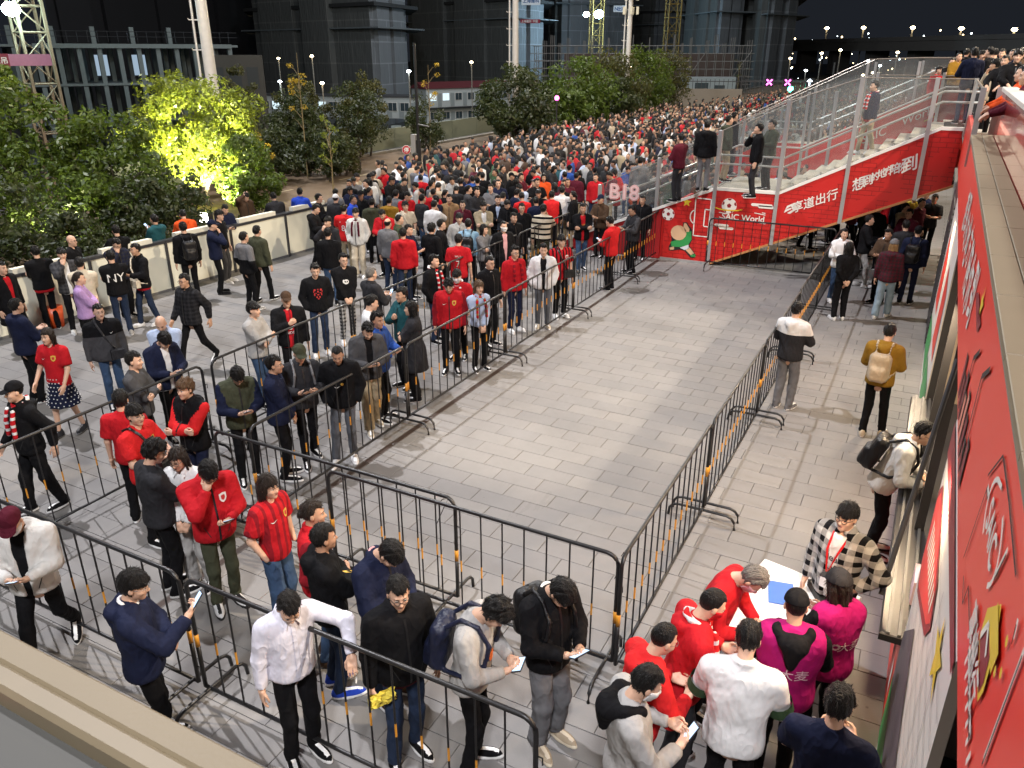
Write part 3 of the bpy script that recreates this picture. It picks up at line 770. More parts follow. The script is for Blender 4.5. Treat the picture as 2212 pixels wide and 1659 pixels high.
PEOPLE = []
def person(pos, hd, label, top='jacket', tc='black', bc='black', arms='down', legs='stand', hair='short', hc='black', hgt=1.73, z=0.0, lod=None, pitch=0, yaw=0, lean=0, wd=1.0, belly=1.0, fit='straight',
           kind='plain', c2=None, kp=None, sl=None, open_=None, hood=None, collar=None, shirt=None, glasses=None, cap=None, mask=None, scarf=None, pack=None, strap=None, shoe='black', sole='white', phone=None, pr=None, skin=0,
           bottom='trousers', bkind='plain', bc2=None, group='people waiting on the plaza', var=0, extra=None, ground=False, share=False, hem=None, watch=False, bib=None, hoodc=None, bands=None):
    skr = R(lean); J = cached(('J', arms, legs, lean, wd), lambda: joints(arms, legs, skr, wd))
    s = hgt / 1.77
    hrot = J['Rl'] @ rotz(R(-yaw)) @ rotx(-R(pitch))
    hc_l = J['neck'] + J['Rl'] @ np.array([0, .025, 0]) + hrot @ np.array([0, .012, .155])
    # where the person stands
    if ground: P = np.array([pos[0], pos[1], z])
    else:
        if len(pos) == 4: pos = crop(*pos)
        P = np.array(at(pos[0], pos[1], z + hc_l[2] * s))
    d = unit(-P[:2]); right = np.array([-d[1], d[0]])                    # towards the viewer, and the viewer's right
    if hd is not None and not isinstance(hd, tuple):
        fx = math.cos(R(hd)) * d + math.sin(R(hd)) * right
        rz = math.atan2(-fx[0], fx[1])
    else: rz = hd[0]
    if not ground:
        off = rotz(rz) @ np.array([hc_l[0], hc_l[1], 0]) * s
        P = np.array([P[0] - off[0], P[1] - off[1], z])
    dist = math.hypot(P[0], P[1])
    if lod is None: lod = 0 if dist < 11.5 else (1 if dist < 26 else 2)
    res = (.019, .029, .045)[lod]
    slv = TOPS[top][2]
    if hood is None: hood = top == 'hoodie' and not hoodc
    if collar is None: collar = top in ('jacket', 'coat', 'puffer', 'shirt')
    seed = var if share else len(PEOPLE) % 5 + 3
    kb = ('body', arms, legs, lean, wd, slv, lod, pitch, yaw, bottom)
    def mk():
        V, F, M, _ = body_mesh(J, top, lod, wd, hrot, bottom != 'trousers', s)
        return V, F, M
    V, F, M = cached(kb, mk)
    key = kb + (skin, hc)
    me = cached(key, lambda: mesh('person', V, F, [SKIN[skin], LIP, SCLERA, IRIS, HAIR[hc]], M, True))
    o = link('person', me); o.location = P; o.rotation_euler = (0, 0, rz); o.scale = (s, s, s)
    tag(o, label, 'person', group)
    def child(name, me, par=o): return link(name, me, par)
    # top
    kt = ('top', arms, legs, lean, wd, belly, top, res, seed, bool(open_), hood, collar)
    TV, TF, TA = cached(kt, lambda: top_mesh(J, top, wd, belly, res, seed, bool(open_), hood, collar, lod))
    if top == 'shirt' and kind == 'plain': kind = 'crisp'
    m1 = cloth(tc, kind, c2, kp); m2 = cloth(sl) if sl else m1
    if share:
        tme = cached(kt + ('me',), lambda: mesh('top', TV, TF, [m1, m2], TA, True))
        to = child(top if top not in ('tee',) else 'tee_shirt', tme)
        for i, m in enumerate((m1, m2)): to.material_slots[i].link = 'OBJECT'; to.material_slots[i].material = m
    else: to = child(top if top not in ('tee',) else 'tee_shirt', mesh(top, TV, TF, [m1, m2], TA, True))
    if open_:
        kk = ('inner', arms, legs, lean, wd, belly, res)
        IV, IF, _ = cached(kk, lambda: top_mesh(J, 'inner', wd, belly * .98, res, 2, False, False, False, lod))
        if isinstance(open_, tuple): mi_ = cloth(*open_)
        else: mi_ = cloth(open_)
        io = child('shirt', mesh('shirt', IV, IF, mi_, None, True)); ptarget = io
    else: ptarget = to
    # bottom
    if bottom == 'trousers':
        kl = ('legs', arms, legs, fit, res, seed, wd, lean)
        LV, LF = cached(kl, lambda: legs_mesh(J, fit, res, seed, wd))
        if share:
            lme = cached(kl + ('me',), lambda: mesh('trousers', LV, LF, cloth(bc), None, True))
            lo = child('trousers', lme); lo.material_slots[0].link = 'OBJECT'; lo.material_slots[0].material = cloth(bc)
        else: child('trousers', mesh('trousers', LV, LF, cloth(bc, bkind, bc2), None, True))
    elif bottom == 'skirt':
        SV, SF = skirt_mesh(J, res, seed); k = cloth(bc)
        sk = child('skirt', mesh('skirt', SV, SF, k, None, True))
        if bc2:
            mb = MB(); g = np.random.default_rng(3); nrm = unit
            for i in range(0, len(SV), 1):
                pass
            zs = np.linspace(.56, .98, 8)
            for r_, zz in enumerate(zs):
                rad = .135 + (.235 - .135) * (1.02 - zz) / .5
                n = 20
                for j in range(n):
                    a = 2 * math.pi * (j + .5 * (r_ % 2)) / n; rr = rad + .012 * math.sin(a * 9) * min(1, max(0, (1.0 - zz) * 3)) * -1 + .006
                    mb.ball((rr * math.cos(a), rr * math.sin(a), zz), (.011, .011, .011), 6)
            mb.build('polka_dots', cloth(bc2), sk)
    elif bottom == 'shorts':
        LV, LF = legs_mesh(J, fit, res, seed, wd, True); child('shorts', mesh('shorts', LV, LF, cloth(bc), None, True))
    sm = shoe_mesh(shoe, sole, lod)
    for sd, sg in (('R', 1), ('L', -1)):
        a = J['an' + sd]; sh = child('shoe', sm); tilt = -R(38) if a[2] > .12 else 0
        sh.matrix_local = Matrix.Translation(Vector((a[0], a[1] + .005, a[2] - .085 + (.03 if tilt else 0)))) @ Matrix.Rotation(-sg * R(10), 4, 'Z') @ Matrix.Rotation(tilt, 4, 'X')
    HMx = Matrix.Translation(Vector(hc_l)) @ Matrix(hrot.tolist()).to_4x4()
    def onhead(name, me): c = child(name, me); c.matrix_local = HMx; return c
    if hair: onhead('hair', hair_mesh(hair if not (cap and hair not in ('long', 'bob', 'pony')) else 'buzz', lod, hc))
    if cap:
        c_ = onhead('cap', cap_mesh(cap))
        if hair in ('long', 'bob', 'pony'): c_.matrix_local = HMx @ Matrix.Translation((0, 0, .006)) @ Matrix.Scale(1.10, 4)
    if glasses: onhead('glasses', glasses_mesh('black' if glasses is True else glasses, glasses != True))
    if mask: onhead('face_mask', mask_mesh(mask))
    if shirt:                                                   # a second collar showing at the neck
        mb = MB(); mb.tube([tuple(J['T']((.062 * math.cos(a), -.008 + .062 * math.sin(a), 1.50 - .03 * math.sin(a)))) for a in np.linspace(R(100), R(440), 14)], .014, 6)
        mb.build('shirt_collar', cloth(shirt), o, smooth=True)
    if hem:
        t_, h_, _ = TOPS[top]
        def f(Pq):
            d, Q = torso(Pq, J, t_ * .8 if lean < 14 else t_, wd, belly)
            return smax(d, np.abs(Q[:, 2] - h_ + .015) - .038, .006)
        HV, HF = cached(('hem', wd, belly, t_, h_, lean), lambda: nets(f, (-.35, -.32, h_ - .12), (.35, .32, h_ + .1), .022))
        child('shirt_hem', mesh('shirt_hem', HV, HF, cloth(hem), None, True))
    if hoodc:
        def f(Pq):
            h = None; pts = [J['T'](q) for q in ((-.095, .045, 1.47), (-.115, -.055, 1.485), (-.06, -.14, 1.45), (.06, -.14, 1.45), (.115, -.055, 1.485), (.095, .045, 1.47))]
            for a, b in zip(pts, pts[1:]):
                q = CAPS(Pq, a, b, .042, .042); h = q if h is None else smin(h, q, .03)
            return smin(h, CAPS(Pq, J['T']((0, -.15, 1.44)), J['T']((0, -.17, 1.28)), .085, .04), .05) + ripple(Pq, 4, .006, 40)
        HV, HF = nets(f, (-.3, -.4, 1.1), (.3, .5, 1.65), .02); child('hood', mesh('hood', HV, HF, cloth(hoodc), None, True), to)
    if bands:
        for sd in 'RL':
            a, b = J['sh' + sd], J['el' + sd]; mb = MB(); mb.tube([tuple(a + (b - a) * t_) for t_ in (.62, .68, .92, .97)], .092, 16, caps=False); mb.build('sleeve_band', cloth(bands), to, smooth=True)
    if bib:
        BV2, BF2, _ = top_mesh(J, 'bib', wd, belly, res, 4, False, False, False, lod)
        vo = child('vest', mesh('vest', BV2, BF2, cloth(bib), None, True)); prints('vest', vo)
    if lod < 2 and top in ('jacket', 'shirt') and not open_ and kind != 'split':
        zz = np.linspace(1.43, TOPS[top][1] + .03, 14); w_ = .009 if top == 'jacket' else .016
        col_ = C[tc] if isinstance(tc, str) else tc
        m_ = mat('zip_dark', (.008, .008, .009), .4, var=0) if top == 'jacket' else cloth(tc)
        project(to, [q for z_ in zz for q in ((-w_, z_), (w_, z_))], [(2 * i, 2 * i + 1, 2 * i + 3, 2 * i + 2) for i in range(13)], 0, 0, False, m_, 'zip' if top == 'jacket' else 'placket', to, .005)
    if lod == 0 and top in ('jacket', 'hoodie', 'coat') and not share:
        for sg in (-1, 1):
            q = [(sg * (.085 + .012 * i) + e, .93 + .03 * i) for i in range(5) for e in (-.004, .004)]
            project(to, q, [(2 * i, 2 * i + 1, 2 * i + 3, 2 * i + 2) for i in range(4)], 0, 0, False, mat('seam_dark', (.01, .01, .011), .7, var=0), 'pocket_seam', to, .003)
    if top == 'shirt' and lod < 2:
        for sg in (1, -1):
            mb = MB(); q = [J['T']((sg * a_, b_, c_)) for a_, b_, c_ in ((.018, .082, 1.478), (.062, .045, 1.528), (.088, .052, 1.462), (.058, .118, 1.425))]
            mb.add([tuple(v) for v in q], [(0, 1, 2, 3)]); mb.add([tuple(v + np.array([0, -.008, -.004])) for v in q], [(3, 2, 1, 0)]); mb.build('collar_flap', cloth(tc), to)
    if scarf:
        c1, w2 = scarf if isinstance(scarf, tuple) else (scarf, 'white')
        ends = [J['T'](p) for p in ((.075, .118, 1.42), (.088, .155, 1.28), (.09, .165, 1.10))]
        def f(Pq):
            d = None
            ring = [J['T']((.082 * math.cos(a), -.012 + .085 * math.sin(a), 1.49 - .035 * math.sin(a))) for a in np.linspace(0, 2 * math.pi, 9)]
            for a, b in zip(ring, ring[1:]): q = cap_(Pq, a, b); d = q if d is None else smin(d, q, .01)
            for sg in (1, -1):
                e = [np.array([p[0] * sg, p[1], p[2]]) for p in ends]
                for a, b in zip(e, e[1:]): d = smin(d, cap_(Pq, a, b, .028), .01)
            return d
        cap_ = lambda Pq, a, b, r=.026: CAPS(Pq, a, b, r, r)
        SV, SF = cached(('scarf', lean, lod), lambda: nets(f, (-.2, -.2, 1.0), (.2, .35, 1.6), max(res * .8, .012)))
        child('scarf', mesh('scarf', SV, SF, cloth(c1, 'stripes', w2, 11), None, True))
    if pack:
        def f(Pq):
            Q = (Pq - J['pel'].astype(F4)) @ J['Rl'].astype(F4) + J['pel'].astype(F4)
            d = smin(rbox(Q, (0, -.245, 1.19), (.15, .075, .21), .07), rbox(Q, (0, -.325, 1.10), (.11, .035, .11), .035), .03)
            for sg in (-1, 1):
                pts = ((sg * .09, -.19, 1.40), (sg * .10, -.08, 1.51), (sg * .11, .05, 1.49), (sg * .12, .15, 1.36), (sg * .145, .14, 1.2), (sg * .19, .0, 1.08), (sg * .12, -.18, 1.02))
                for a, b in zip(pts, pts[1:]): d = smin(d, CAPS(Q, a, b, .020, .020), .008)
            return d
        BV, BF = cached(('pack', lean, res), lambda: nets(f, (-.26, -.45 - abs(lean) * .01, .85), (.26, .4, 1.65), max(res, .015)))
        pk = child('backpack', mesh('backpack', BV, BF, cloth(pack, 'shine'), None, True))
    if strap:
        sg = 1
        pts = [J['T'](p) for p in ((.10, -.10, 1.47), (.105, .0, 1.515), (.09, .11, 1.44), (.03, .172, 1.27), (-.06, .175 * belly, 1.10), (-.15, .12, .98), (-.19, .0, .95))]
        mb = MB(); mb.tube([tuple(p) for p in pts], .016, 6)
        q = J['T']((-.10, .20 * max(1, belly), .98)); mb.box((q[0] - .10, q[1] - .045, q[2] - .08), (q[0] + .10, q[1] + .045, q[2] + .08), 0, .02)
        mb.build('shoulder_bag', cloth(strap, 'shine'), o, smooth=True)
    if watch:
        e, w = J['elL'], J['wrL']; u = unit(e - w); p = w + u * .02
        mb = MB(); mb.tube([tuple(p - u * .012), tuple(p + u * .012)], .036, 12); mb.ball(tuple(p + np.array([0, 0, .035])), (.022, .022, .009), 10)
        mb.build('wrist_watch', mat('watch_black', (.01, .01, .01), .25, var=0), o, smooth=True)
    if pr and lod < 2: prints(pr, ptarget)
    if extra: extra(o, J, s)
    MW = Matrix.Translation(Vector(P)) @ Matrix.Rotation(rz, 4, 'Z') @ Matrix.Scale(s, 4)
    if phone and lod < 2:
        h = J['wrR'] if arms not in ('mouthphone',) else J['wrL']
        if arms in ('phone',):
            p = (J['wrR'] + J['wrL']) / 2 + J['Rl'] @ np.array([0, .085, .035])
            M_ = Matrix.Translation(Vector(p)) @ Matrix.Rotation(R(28 + lean * -1), 4, 'X') @ (Matrix.Rotation(R(90), 4, 'Z') if phone[0] == '_' else Matrix.Identity(4))
        else:
            fd = unit(J['wrR'] - J['elR']) if arms != 'mouthphone' else unit(J['wrL'] - J['elL'])
            p = h + fd * .085 + np.array([-.015, .02, .045]); M_ = Matrix.Translation(Vector(p)) @ Matrix.Rotation(R(50 if arms != 'mouthphone' else 30), 4, 'X') @ Matrix.Rotation(R(15), 4, 'Z')
        po = link('phone', phone_mesh()); po.matrix_world = MW @ M_
        tag(po, 'phone with lit screen held by the ' + phone.strip('_'), 'phone', 'phones in hands')
    PEOPLE.append((P, o))
    return o, MW, J

# ================================================================== SETTING
# ------------------------------------------------------------------ ground, road, paving
M_JOINT = mat('paving_joint', (.075, .072, .071), .9, vs=3)
def stone_mat(i):
    c = [(.204, .196, .190), (.193, .187, .183), (.216, .207, .198)][i]
    key = ('stone', i)
    if key in MATS: return MATS[key]
    k = NT('paving_stone'); geo = k.n('NewGeometry'); pos = geo.outputs['Position']
    f = k.noise(.55, 5, pos, .65); f2 = k.noise(9, 4, pos); f3 = k.noise(60, 2, pos)
    inf = k.n('ObjectInfo').outputs['Random']
    f = k.math('MULTIPLY_ADD', f, 2.2, -.6)
    a = k.mix(f, tuple(x * .80 for x in c), tuple(x * 1.10 for x in c))
    a = k.mix(k.math('MULTIPLY', f2, .2), a, (.15, .145, .14))
    a = k.mix(k.math('MULTIPLY', inf, .08), a, (.30, .28, .26))
    vo_ = k.n('TexVoronoi'); vo_.inputs['Scale'].default_value = 2.6; k.l(pos, vo_.inputs['Vector'])
    a = k.mix(k.math('MULTIPLY', k.math('LESS_THAN', vo_.outputs['Distance'], .035), .5), a, (.05, .048, .046))
    st_ = k.noise(2.3, 5, k.scaled(1, .25, 1, pos), .7)
    a = k.mix(k.math('MULTIPLY', k.math('GREATER_THAN', st_, .66), .18), a, (.10, .095, .09))
    k.color(a); k.b.inputs['Roughness'].default_value = .55
    k.l(k.math('MULTIPLY_ADD', f2, .2, .62), k.b.inputs['Roughness'])
    k.bump(k.math('ADD', f3, f2), .25, .004)
    MATS[key] = k.m
    return k.m
gm = mat('earth', (.06, .05, .038), .95, vs=.2)
o = MB().box((-29.6, -200, -6.4), (700, 900, -.06)).build('ground', gm); tag(o, kind='structure')
o = MB().box((-900, -200, -6.4), (-29.6, 900, -5.2)).build('site_ground', mat('site_earth', (.085, .085, .08), .95, vs=.15)); tag(o, kind='structure')
o = MB().box((-16.4, -3, -.06), (14, 24.5, -.012)).build('plaza', M_JOINT); tag(o, kind='structure'); plaza = o
M_FAR = NT('far_paving')
bk = M_FAR.n('TexBrick', offset=.5); bk.inputs['Scale'].default_value = 1; bk.inputs['Brick Width'].default_value = .62; bk.inputs['Row Height'].default_value = .3; bk.inputs['Mortar Size'].default_value = .006
bk.inputs['Color1'].default_value = (.185, .178, .173, 1); bk.inputs['Color2'].default_value = (.165, .161, .16, 1); bk.inputs['Mortar'].default_value = (.04, .04, .04, 1)
M_FAR.l(M_FAR.obj(), bk.inputs['Vector']); M_FAR.color(bk.outputs[0]); M_FAR.b.inputs['Roughness'].default_value = .6
o = MB().box((-19.2, 24.5, -.06), (14, 190, 0)).build('concourse_pavement', M_FAR.m); tag(o, kind='structure')
# stones of the court: 0.62 x 0.30 m in half bond; the nearest and clearest singly, the rest joined
TW, TH, GAP = .62, .30, .0028
def stone_shape(mb, x0, y0, x1, y1, dz=0.0, b=.004, m=0):
    g = GAP; mb.box((x0 + g, y0 + g, -.011), (x1 - g, y1 - g, dz), m, b)
one = [MB() for _ in range(3)]
for i in range(3): stone_shape(one[i], -TW / 2, -TH / 2, TW / 2, TH / 2)
one = [m.me('paving_stone', stone_mat(i)) for i, m in enumerate(one)]
rest = MB(); single = []
for r in range(int(25 / TH)):
    y = -.5 + r * TH
    for c in range(28):
        x = -3.2 + TW * (c - 21) + (TW / 2 if r % 2 else 0)
        cx, cy = x + TW / 2, y + TH / 2
        if cx > .7 or cx < -16.2 or cy > 24.3: continue
        dz = float(rng.normal(0, .0009)); v = np.array([cx, cy, -CAM_H]); w = v @ FW
        u_, w_ = 1106 + FOC * (v @ RT) / max(w, .1), 829.5 - FOC * (v @ UP) / max(w, .1)
        clear = -6.2 < cx < .45 and 5 < cy < 19.6 and w > 1 and -20 < u_ < 2230 and w_ < 1680
        single.append(((0 if clear else 1), w, cx, cy, dz, int(rng.integers(3))))
single.sort(key=lambda t: t[:2])
for k, (_, _, cx, cy, dz, i) in enumerate(single):
    if k < 290:
        o = link('paving_stone', one[i], plaza, (cx, cy, dz))
    else: stone_shape(rest, cx - TW / 2, cy - TH / 2, cx + TW / 2, cy + TH / 2, dz, .003, i)
o = rest.build('paving_stone', [stone_mat(i) for i in range(3)], plaza); tag(o, kind='stuff')
# drain channel along the left barrier
M_DRAIN = mat('drain_channel', (.055, .036, .028), .55, metal=.3)
o = MB().box((-6.235, 3.6, -.005), (-6.165, 20.4, .003)).box((-6.25, 3.6, -.005), (-6.235, 20.4, .004), 1).box((-6.165, 3.6, -.005), (-6.15, 20.4, .004), 1).build('drain_channel', [M_DRAIN, mat('drain_edge', (.09, .075, .065), .5)])
tag(o, kind='structure')
# road beyond the parapet
k = NT('road_asphalt'); f = k.noise(.3, 4); k.color(k.mix(f, (.12, .085, .05), (.20, .14, .09))); k.b.inputs['Roughness'].default_value = .9; k.bump(k.noise(40, 3), .3, .01)
o = MB().box((-27.5, -30, -.05), (-19.2, 190, -.02)).build('road', k.m); tag(o, kind='structure')
o = MB().box((-19.2, -30, -.05), (-18.9, 24.4, .09)).box((-27.8, -30, -.05), (-27.5, 190, .10)).build('kerb', mat('kerb_concrete', (.22, .20, .17), .8)); tag(o, kind='structure')
o = MB().box((-18.9, -30, -.05), (-16.4, 24.4, .02)).build('planting_bed', mat('soil', (.035, .027, .018), .95)); tag(o, kind='structure')
for x in (-23.4,):
    mb = MB()
    for i in range(18): mb.box((x - .07, -20 + i * 6, -.02), (x + .07, -17 + i * 6, -.016))
    tag(mb.build('road_marking', mat('road_paint', (.42, .35, .22), .7)), kind='structure')

# ------------------------------------------------------------------ crowd barriers
BLK = mat('barrier_black_paint', (.012, .012, .013), .38, var=.2, vs=20, bump=.05, bs=200)
YEL = mat('barrier_yellow_band', (.62, .27, .025), .45, var=.15, vs=30)
BH, FZ = 1.30, .17
def bar_me():
    mb = MB()
    for a, b, m, r in ((FZ, .60, 0, .0085), (.60, .725, 1, .0093), (.725, BH, 0, .0085)): mb.tube([(0, 0, a), (0, 0, b)], r, 6, m, False)
    return mb.me('bar', [BLK, YEL], True)
BAR = bar_me()
def barrier_meshes(L):
    mb = MB(); r = .019; q = .11
    arc = lambda cx, a0, a1: [(cx + q * math.cos(a), 0, BH - q + q * math.sin(a)) for a in np.linspace(a0, a1, 6)]
    mb.tube([(0, 0, .60), (0, 0, FZ)], r, 8, 0); mb.tube([(0, 0, .725), (0, 0, .60)], r + .001, 8, 1)
    mb.tube([(0, 0, .725)] + arc(q, math.pi, math.pi / 2) + arc(L - q, math.pi / 2, 0) + [(L, 0, .725)], r, 8, 0)
    mb.tube([(L, 0, .725), (L, 0, .60)], r + .001, 8, 1); mb.tube([(L, 0, .60), (L, 0, FZ)], r, 8, 0)
    mb.tube([(0, 0, FZ), (L, 0, FZ)], r * .9, 8, 0)
    for z in (.35, 1.0): mb.tube([(L + .015, 0, z), (L + .05, .0, z), (L + .05, 0, z - .06)], .006, 5, 0)
    ft = MB()
    ft.tube([(0, -.40, 0), (0, -.39, .10), (0, -.35, .15), (0, -.29, FZ), (0, .29, FZ), (0, .35, .15), (0, .39, .10), (0, .40, 0)], .017, 8, 0)
    return mb.me('frame', [BLK, YEL], True), ft.me('foot', BLK, True)
BM = {}
def barrier(x, y, along, L, label, n=13, feet=(1, 1)):
    if L not in BM: BM[L] = barrier_meshes(L)
    rz = 0 if along == 'x' else math.pi / 2
    t = empty('crowd_barrier', (x, y, 0), rz + float(rng.normal(0, .004)), label=label, cat='barrier', group='black steel crowd barriers round the court')
    link('frame', BM[L][0], t)
    for i in range(n): link('bar', BAR, t, (L * (i + 1) / (n + 1), 0, 0))
    for i in (0, 1):
        if feet[i]: link('foot', BM[L][1], t, (.06 if i == 0 else L - .06, 0, 0))
    return t
ordw = ['nearest', 'second', 'third', 'fourth', 'fifth', 'sixth', 'seventh']
for i in range(5): barrier(-1.72, 5.26 + i * 3.02, 'y', 2.96, f'{ordw[i]} black barrier along the right side of the empty court')
barrier(-6.62, 5.42, 'x', 3.16, 'black barrier closing the court front, left one with long haired woman before it')
barrier(-4.90, 5.30, 'x', 3.14, 'black barrier closing the court front, ending at the right hand corner')
for i in range(5): barrier(-6.32, 5.64 + i * 3.08, 'y', 3.02, f'{ordw[i]} black barrier along the left side of the empty court')
for i, y in enumerate((.62, 3.76, 6.95, 10.03, 13.1, 16.2)): barrier(-8.33, y, 'y', 3.02, f'{ordw[i]} black barrier of the outer queue line, counted from the front')
barrier(-7.93, 3.40, 'x', 3.08, 'black barrier across the queue beside the man in navy hoodie')
barrier(-4.76, 3.38, 'x', 3.16, 'black barrier under the elbow of the man in white shirt')
barrier(-4.86, 20.18, 'x', 3.06, 'black barrier standing across the opening under the stairs')
barrier(-10.4, 20.6, 'x', 2.0, 'short black barrier at the foot of the red stairs', 9)
# cable ties at the corners
for p, l in (((-3.55, 5.33, 1.27), 'thin black cable tie on the two overlapping front rails'), ((-1.74, 5.32, 1.27), 'thin black cable tie on the right court corner')):
    mb = MB(); mb.tube([(p[0], p[1] - .03, p[2] + .03), (p[0] + .01, p[1], p[2] + .055), (p[0] + .02, p[1] + .09, p[2] + .02), (p[0] + .01, p[1] + .03, p[2] - .04), (p[0] - .05, p[1] - .02, p[2] - .22)], .004, 5)
    tag(mb.build('cable_tie', BLK, smooth=True), l, 'cable tie')

# ------------------------------------------------------------------ cream parapet on the left
CREAM = mat('parapet_panel', (.80, .78, .64), .35, var=.05, vs=2)
DKM = mat('dark_metal', (.06, .06, .065), .35, metal=.4)
par = empty('parapet', (-15.9, 0, 0), label='low cream panelled parapet with dark cap rail along the planting', cat='parapet')
py = [2.6 + i * 1.92 for i in range(9)]
for i, y in enumerate(py[:-1]):
    x = .28 if y < 8.6 else .28 + .03 * (y - 8.6)
    x1 = .28 if y + 1.9 < 8.6 else .28 + .03 * (y + 1.9 - 8.6)
    mb = MB(); mb.prism([(x - .11, y + .02), (x, y + .02), (x1, y + 1.90), (x1 - .11, y + 1.90)], .06, 1.13, 'z'); mb.build('panel', CREAM, par)
    mb = MB(); mb.prism([(x - .13, y), (x + .03, y), (x1 + .03, y + 1.91), (x1 - .13, y + 1.91)], 1.13, 1.19, 'z'); mb.build('cap_rail', DKM, par)
    mb = MB(); mb.prism([(x - .15, y + .35), (x - .01, y + .35), (x1 - .01, y + 1.60), (x1 - .15, y + 1.60)], 1.19, 1.29, 'z'); mb.build('lamp_box', mat('parapet_top', (.75, .73, .62), .4), par)
    mb = MB(); mb.box((x - .02, y - .03, 0), (x + .035, y + .03, 1.13)); mb.build('post', DKM, par)
    mb = MB(); mb.prism([(x - .10, y), (x + .012, y), (x1 + .012, y + 1.91), (x1 - .10, y + 1.91)], 0, .06, 'z'); mb.build('plinth', mat('plinth_grey', (.14, .14, .14), .6), par)

# ------------------------------------------------------------------ the red stairs
YS, YB = 20.5, 23.3
def brick_red(name, c, ln, sc=1.0):
    k = NT(name); v = k.obj(); m = k.n('Mapping'); m.inputs['Rotation'].default_value = (R(90), 0, 0); k.l(v, m.inputs[0])
    b = k.n('TexBrick', offset=.5); b.inputs['Scale'].default_value = 1 / sc; b.inputs['Brick Width'].default_value = .30; b.inputs['Row Height'].default_value = .105; b.inputs['Mortar Size'].default_value = .006
    b.inputs['Color1'].default_value = (*c, 1); b.inputs['Color2'].default_value = tuple(x * .93 for x in c) + (1,); b.inputs['Mortar'].default_value = (*ln, 1)
    k.l(m.outputs[0], b.inputs['Vector'])
    n = k.noise(1.6, 2)
    k.color(k.mix(k.math('MULTIPLY', k.math('GREATER_THAN', n, .47), 1.0), c, b.outputs[0])); k.b.inputs['Roughness'].default_value = .42
    return k.m
REDB = brick_red('red_brick_print', (.50, .016, .014), (.20, .006, .006))
REDP = mat('red_print', (.52, .016, .014), .4, var=.05, vs=1)
STEEL = mat('brushed_steel', (.46, .46, .46), .35, metal=.55, var=.05)
WHITEP = mat('white_paint', (.72, .70, .66), .4, var=.04)
WOOD = mat('orange_wood_trim', (.42, .19, .07), .6)
GL = glass('stair_glass', (.93, .95, .95), .11)
st = empty('red_staircase', (-4.9, YS, 0), label='red brick printed staircase with landing and glass sides rising to the deck', cat='staircase')
def loc(mb, name, m, par_=None, smooth=False):
    o = mb.build(name, m, par_ or st, smooth=smooth)
    if (par_ or st) is st: o.location = (4.9, -YS, 0)
    return o
top = lambda x: 1.40 + (x + 6.2) * .41 if x < -4.88 else (1.96 if x < -3.3 else min(3.62, 1.96 + (x + 3.3) * .505))
bot = lambda x: 0.02 if x < -4.88 else .03 + (x + 4.88) * .447
# front wall panels between the posts
pz = [-6.2, -4.88, -3.33, -1.80, -.28, .45]
for i in range(5):
    a, b = pz[i] + .045, pz[i + 1] - .045
    pts = [(a, bot(a)), (b, bot(b)), (b, top(b))]
    for kx in (-3.3, -.02):
        if a < kx < b: pts.append((kx, top(kx)))
    pts.append((a, top(a)))
    mb = MB(); mb.prism(pts, YS, YS + .06, 'y'); loc(mb, 'wall_panel', REDB)
# lower flight stringer towards the left
mb = MB(); mb.prism([(-9.0, .02), (-6.245, .02), (-6.245, 1.38), (-9.0, .25)], YS + .02, YS + .08, 'y'); loc(mb, 'lower_wall_panel', mat('deep_red_print', (.30, .012, .014), .45))
mb = MB(); mb.box((-6.24, YS + .06, .02), (-6.16, YB, 1.38)); loc(mb, 'end_wall', REDP)
# white stringer trim along the top of the wall
def trim(pts, y0, y1, h, name, m):
    mb = MB()
    for (xa, za), (xb, zb) in zip(pts, pts[1:]): mb.prism([(xa, za), (xb, zb), (xb, zb + h), (xa, za + h)], y0, y1, 'y')
    return loc(mb, name, m)
tl = [(-9.0, .25), (-6.2, 1.40), (-4.88, 1.955), (-3.3, 1.96), (-.02, 3.62), (.45, 3.62)]
trim(tl, YS - .02, YS + .10, .07, 'stringer_trim', WHITEP)
trim([(-4.88, .0), (.45, 2.41)], YS - .025, YS + .09, .055, 'soffit_trim', WOOD)
mb = MB(); mb.prism([(-4.88, .06), (.45, 2.45), (.45, 2.55), (-4.88, .16)], YS + .1, YB, 'y'); loc(mb, 'soffit', mat('soffit_dark', (.05, .045, .04), .8))
mb = MB(); mb.box((-6.2, YS - .015, -.0), (-4.93, YS + .0, .075)); loc(mb, 'plinth', STEEL)
# landing and steps
STEPT = mat('step_tread', (.36, .33, .28), .55, vs=9); STEPR = mat('step_riser', (.05, .05, .052), .6)
mb = MB(); mb.box((-4.95, YS + .1, 1.83), (-3.3, YB, 1.95)); loc(mb, 'landing', STEPT)
for i in range(11):
    x = -3.3 + i * .298; z = 1.95 + i * .15
    mb = MB(); mb.box((x, YS + .1, z - .12), (x + .03, YB, z + .108), 1); mb.box((x - .02, YS + .1, z + .11), (x + .33, YB, z + .15), 0)
    mb.prism([(x + .02, z + .0), (x + .30, z + .15), (x + .02, z + .15)], YS + .04, YS + .098, 'y', 0)
    loc(mb, 'step', [STEPT, STEPR])
for i in range(12):
    x = -4.95 - i * .33; z = 1.95 - i * .16
    mb = MB(); mb.box((x - .33, YS + .1, z - .20), (x + .02, YB, z - .16), 0); mb.box((x - .02, YS + .1, z - .165), (x + .012, YB, z - .0), 1); loc(mb, 'step', [STEPT, STEPR])
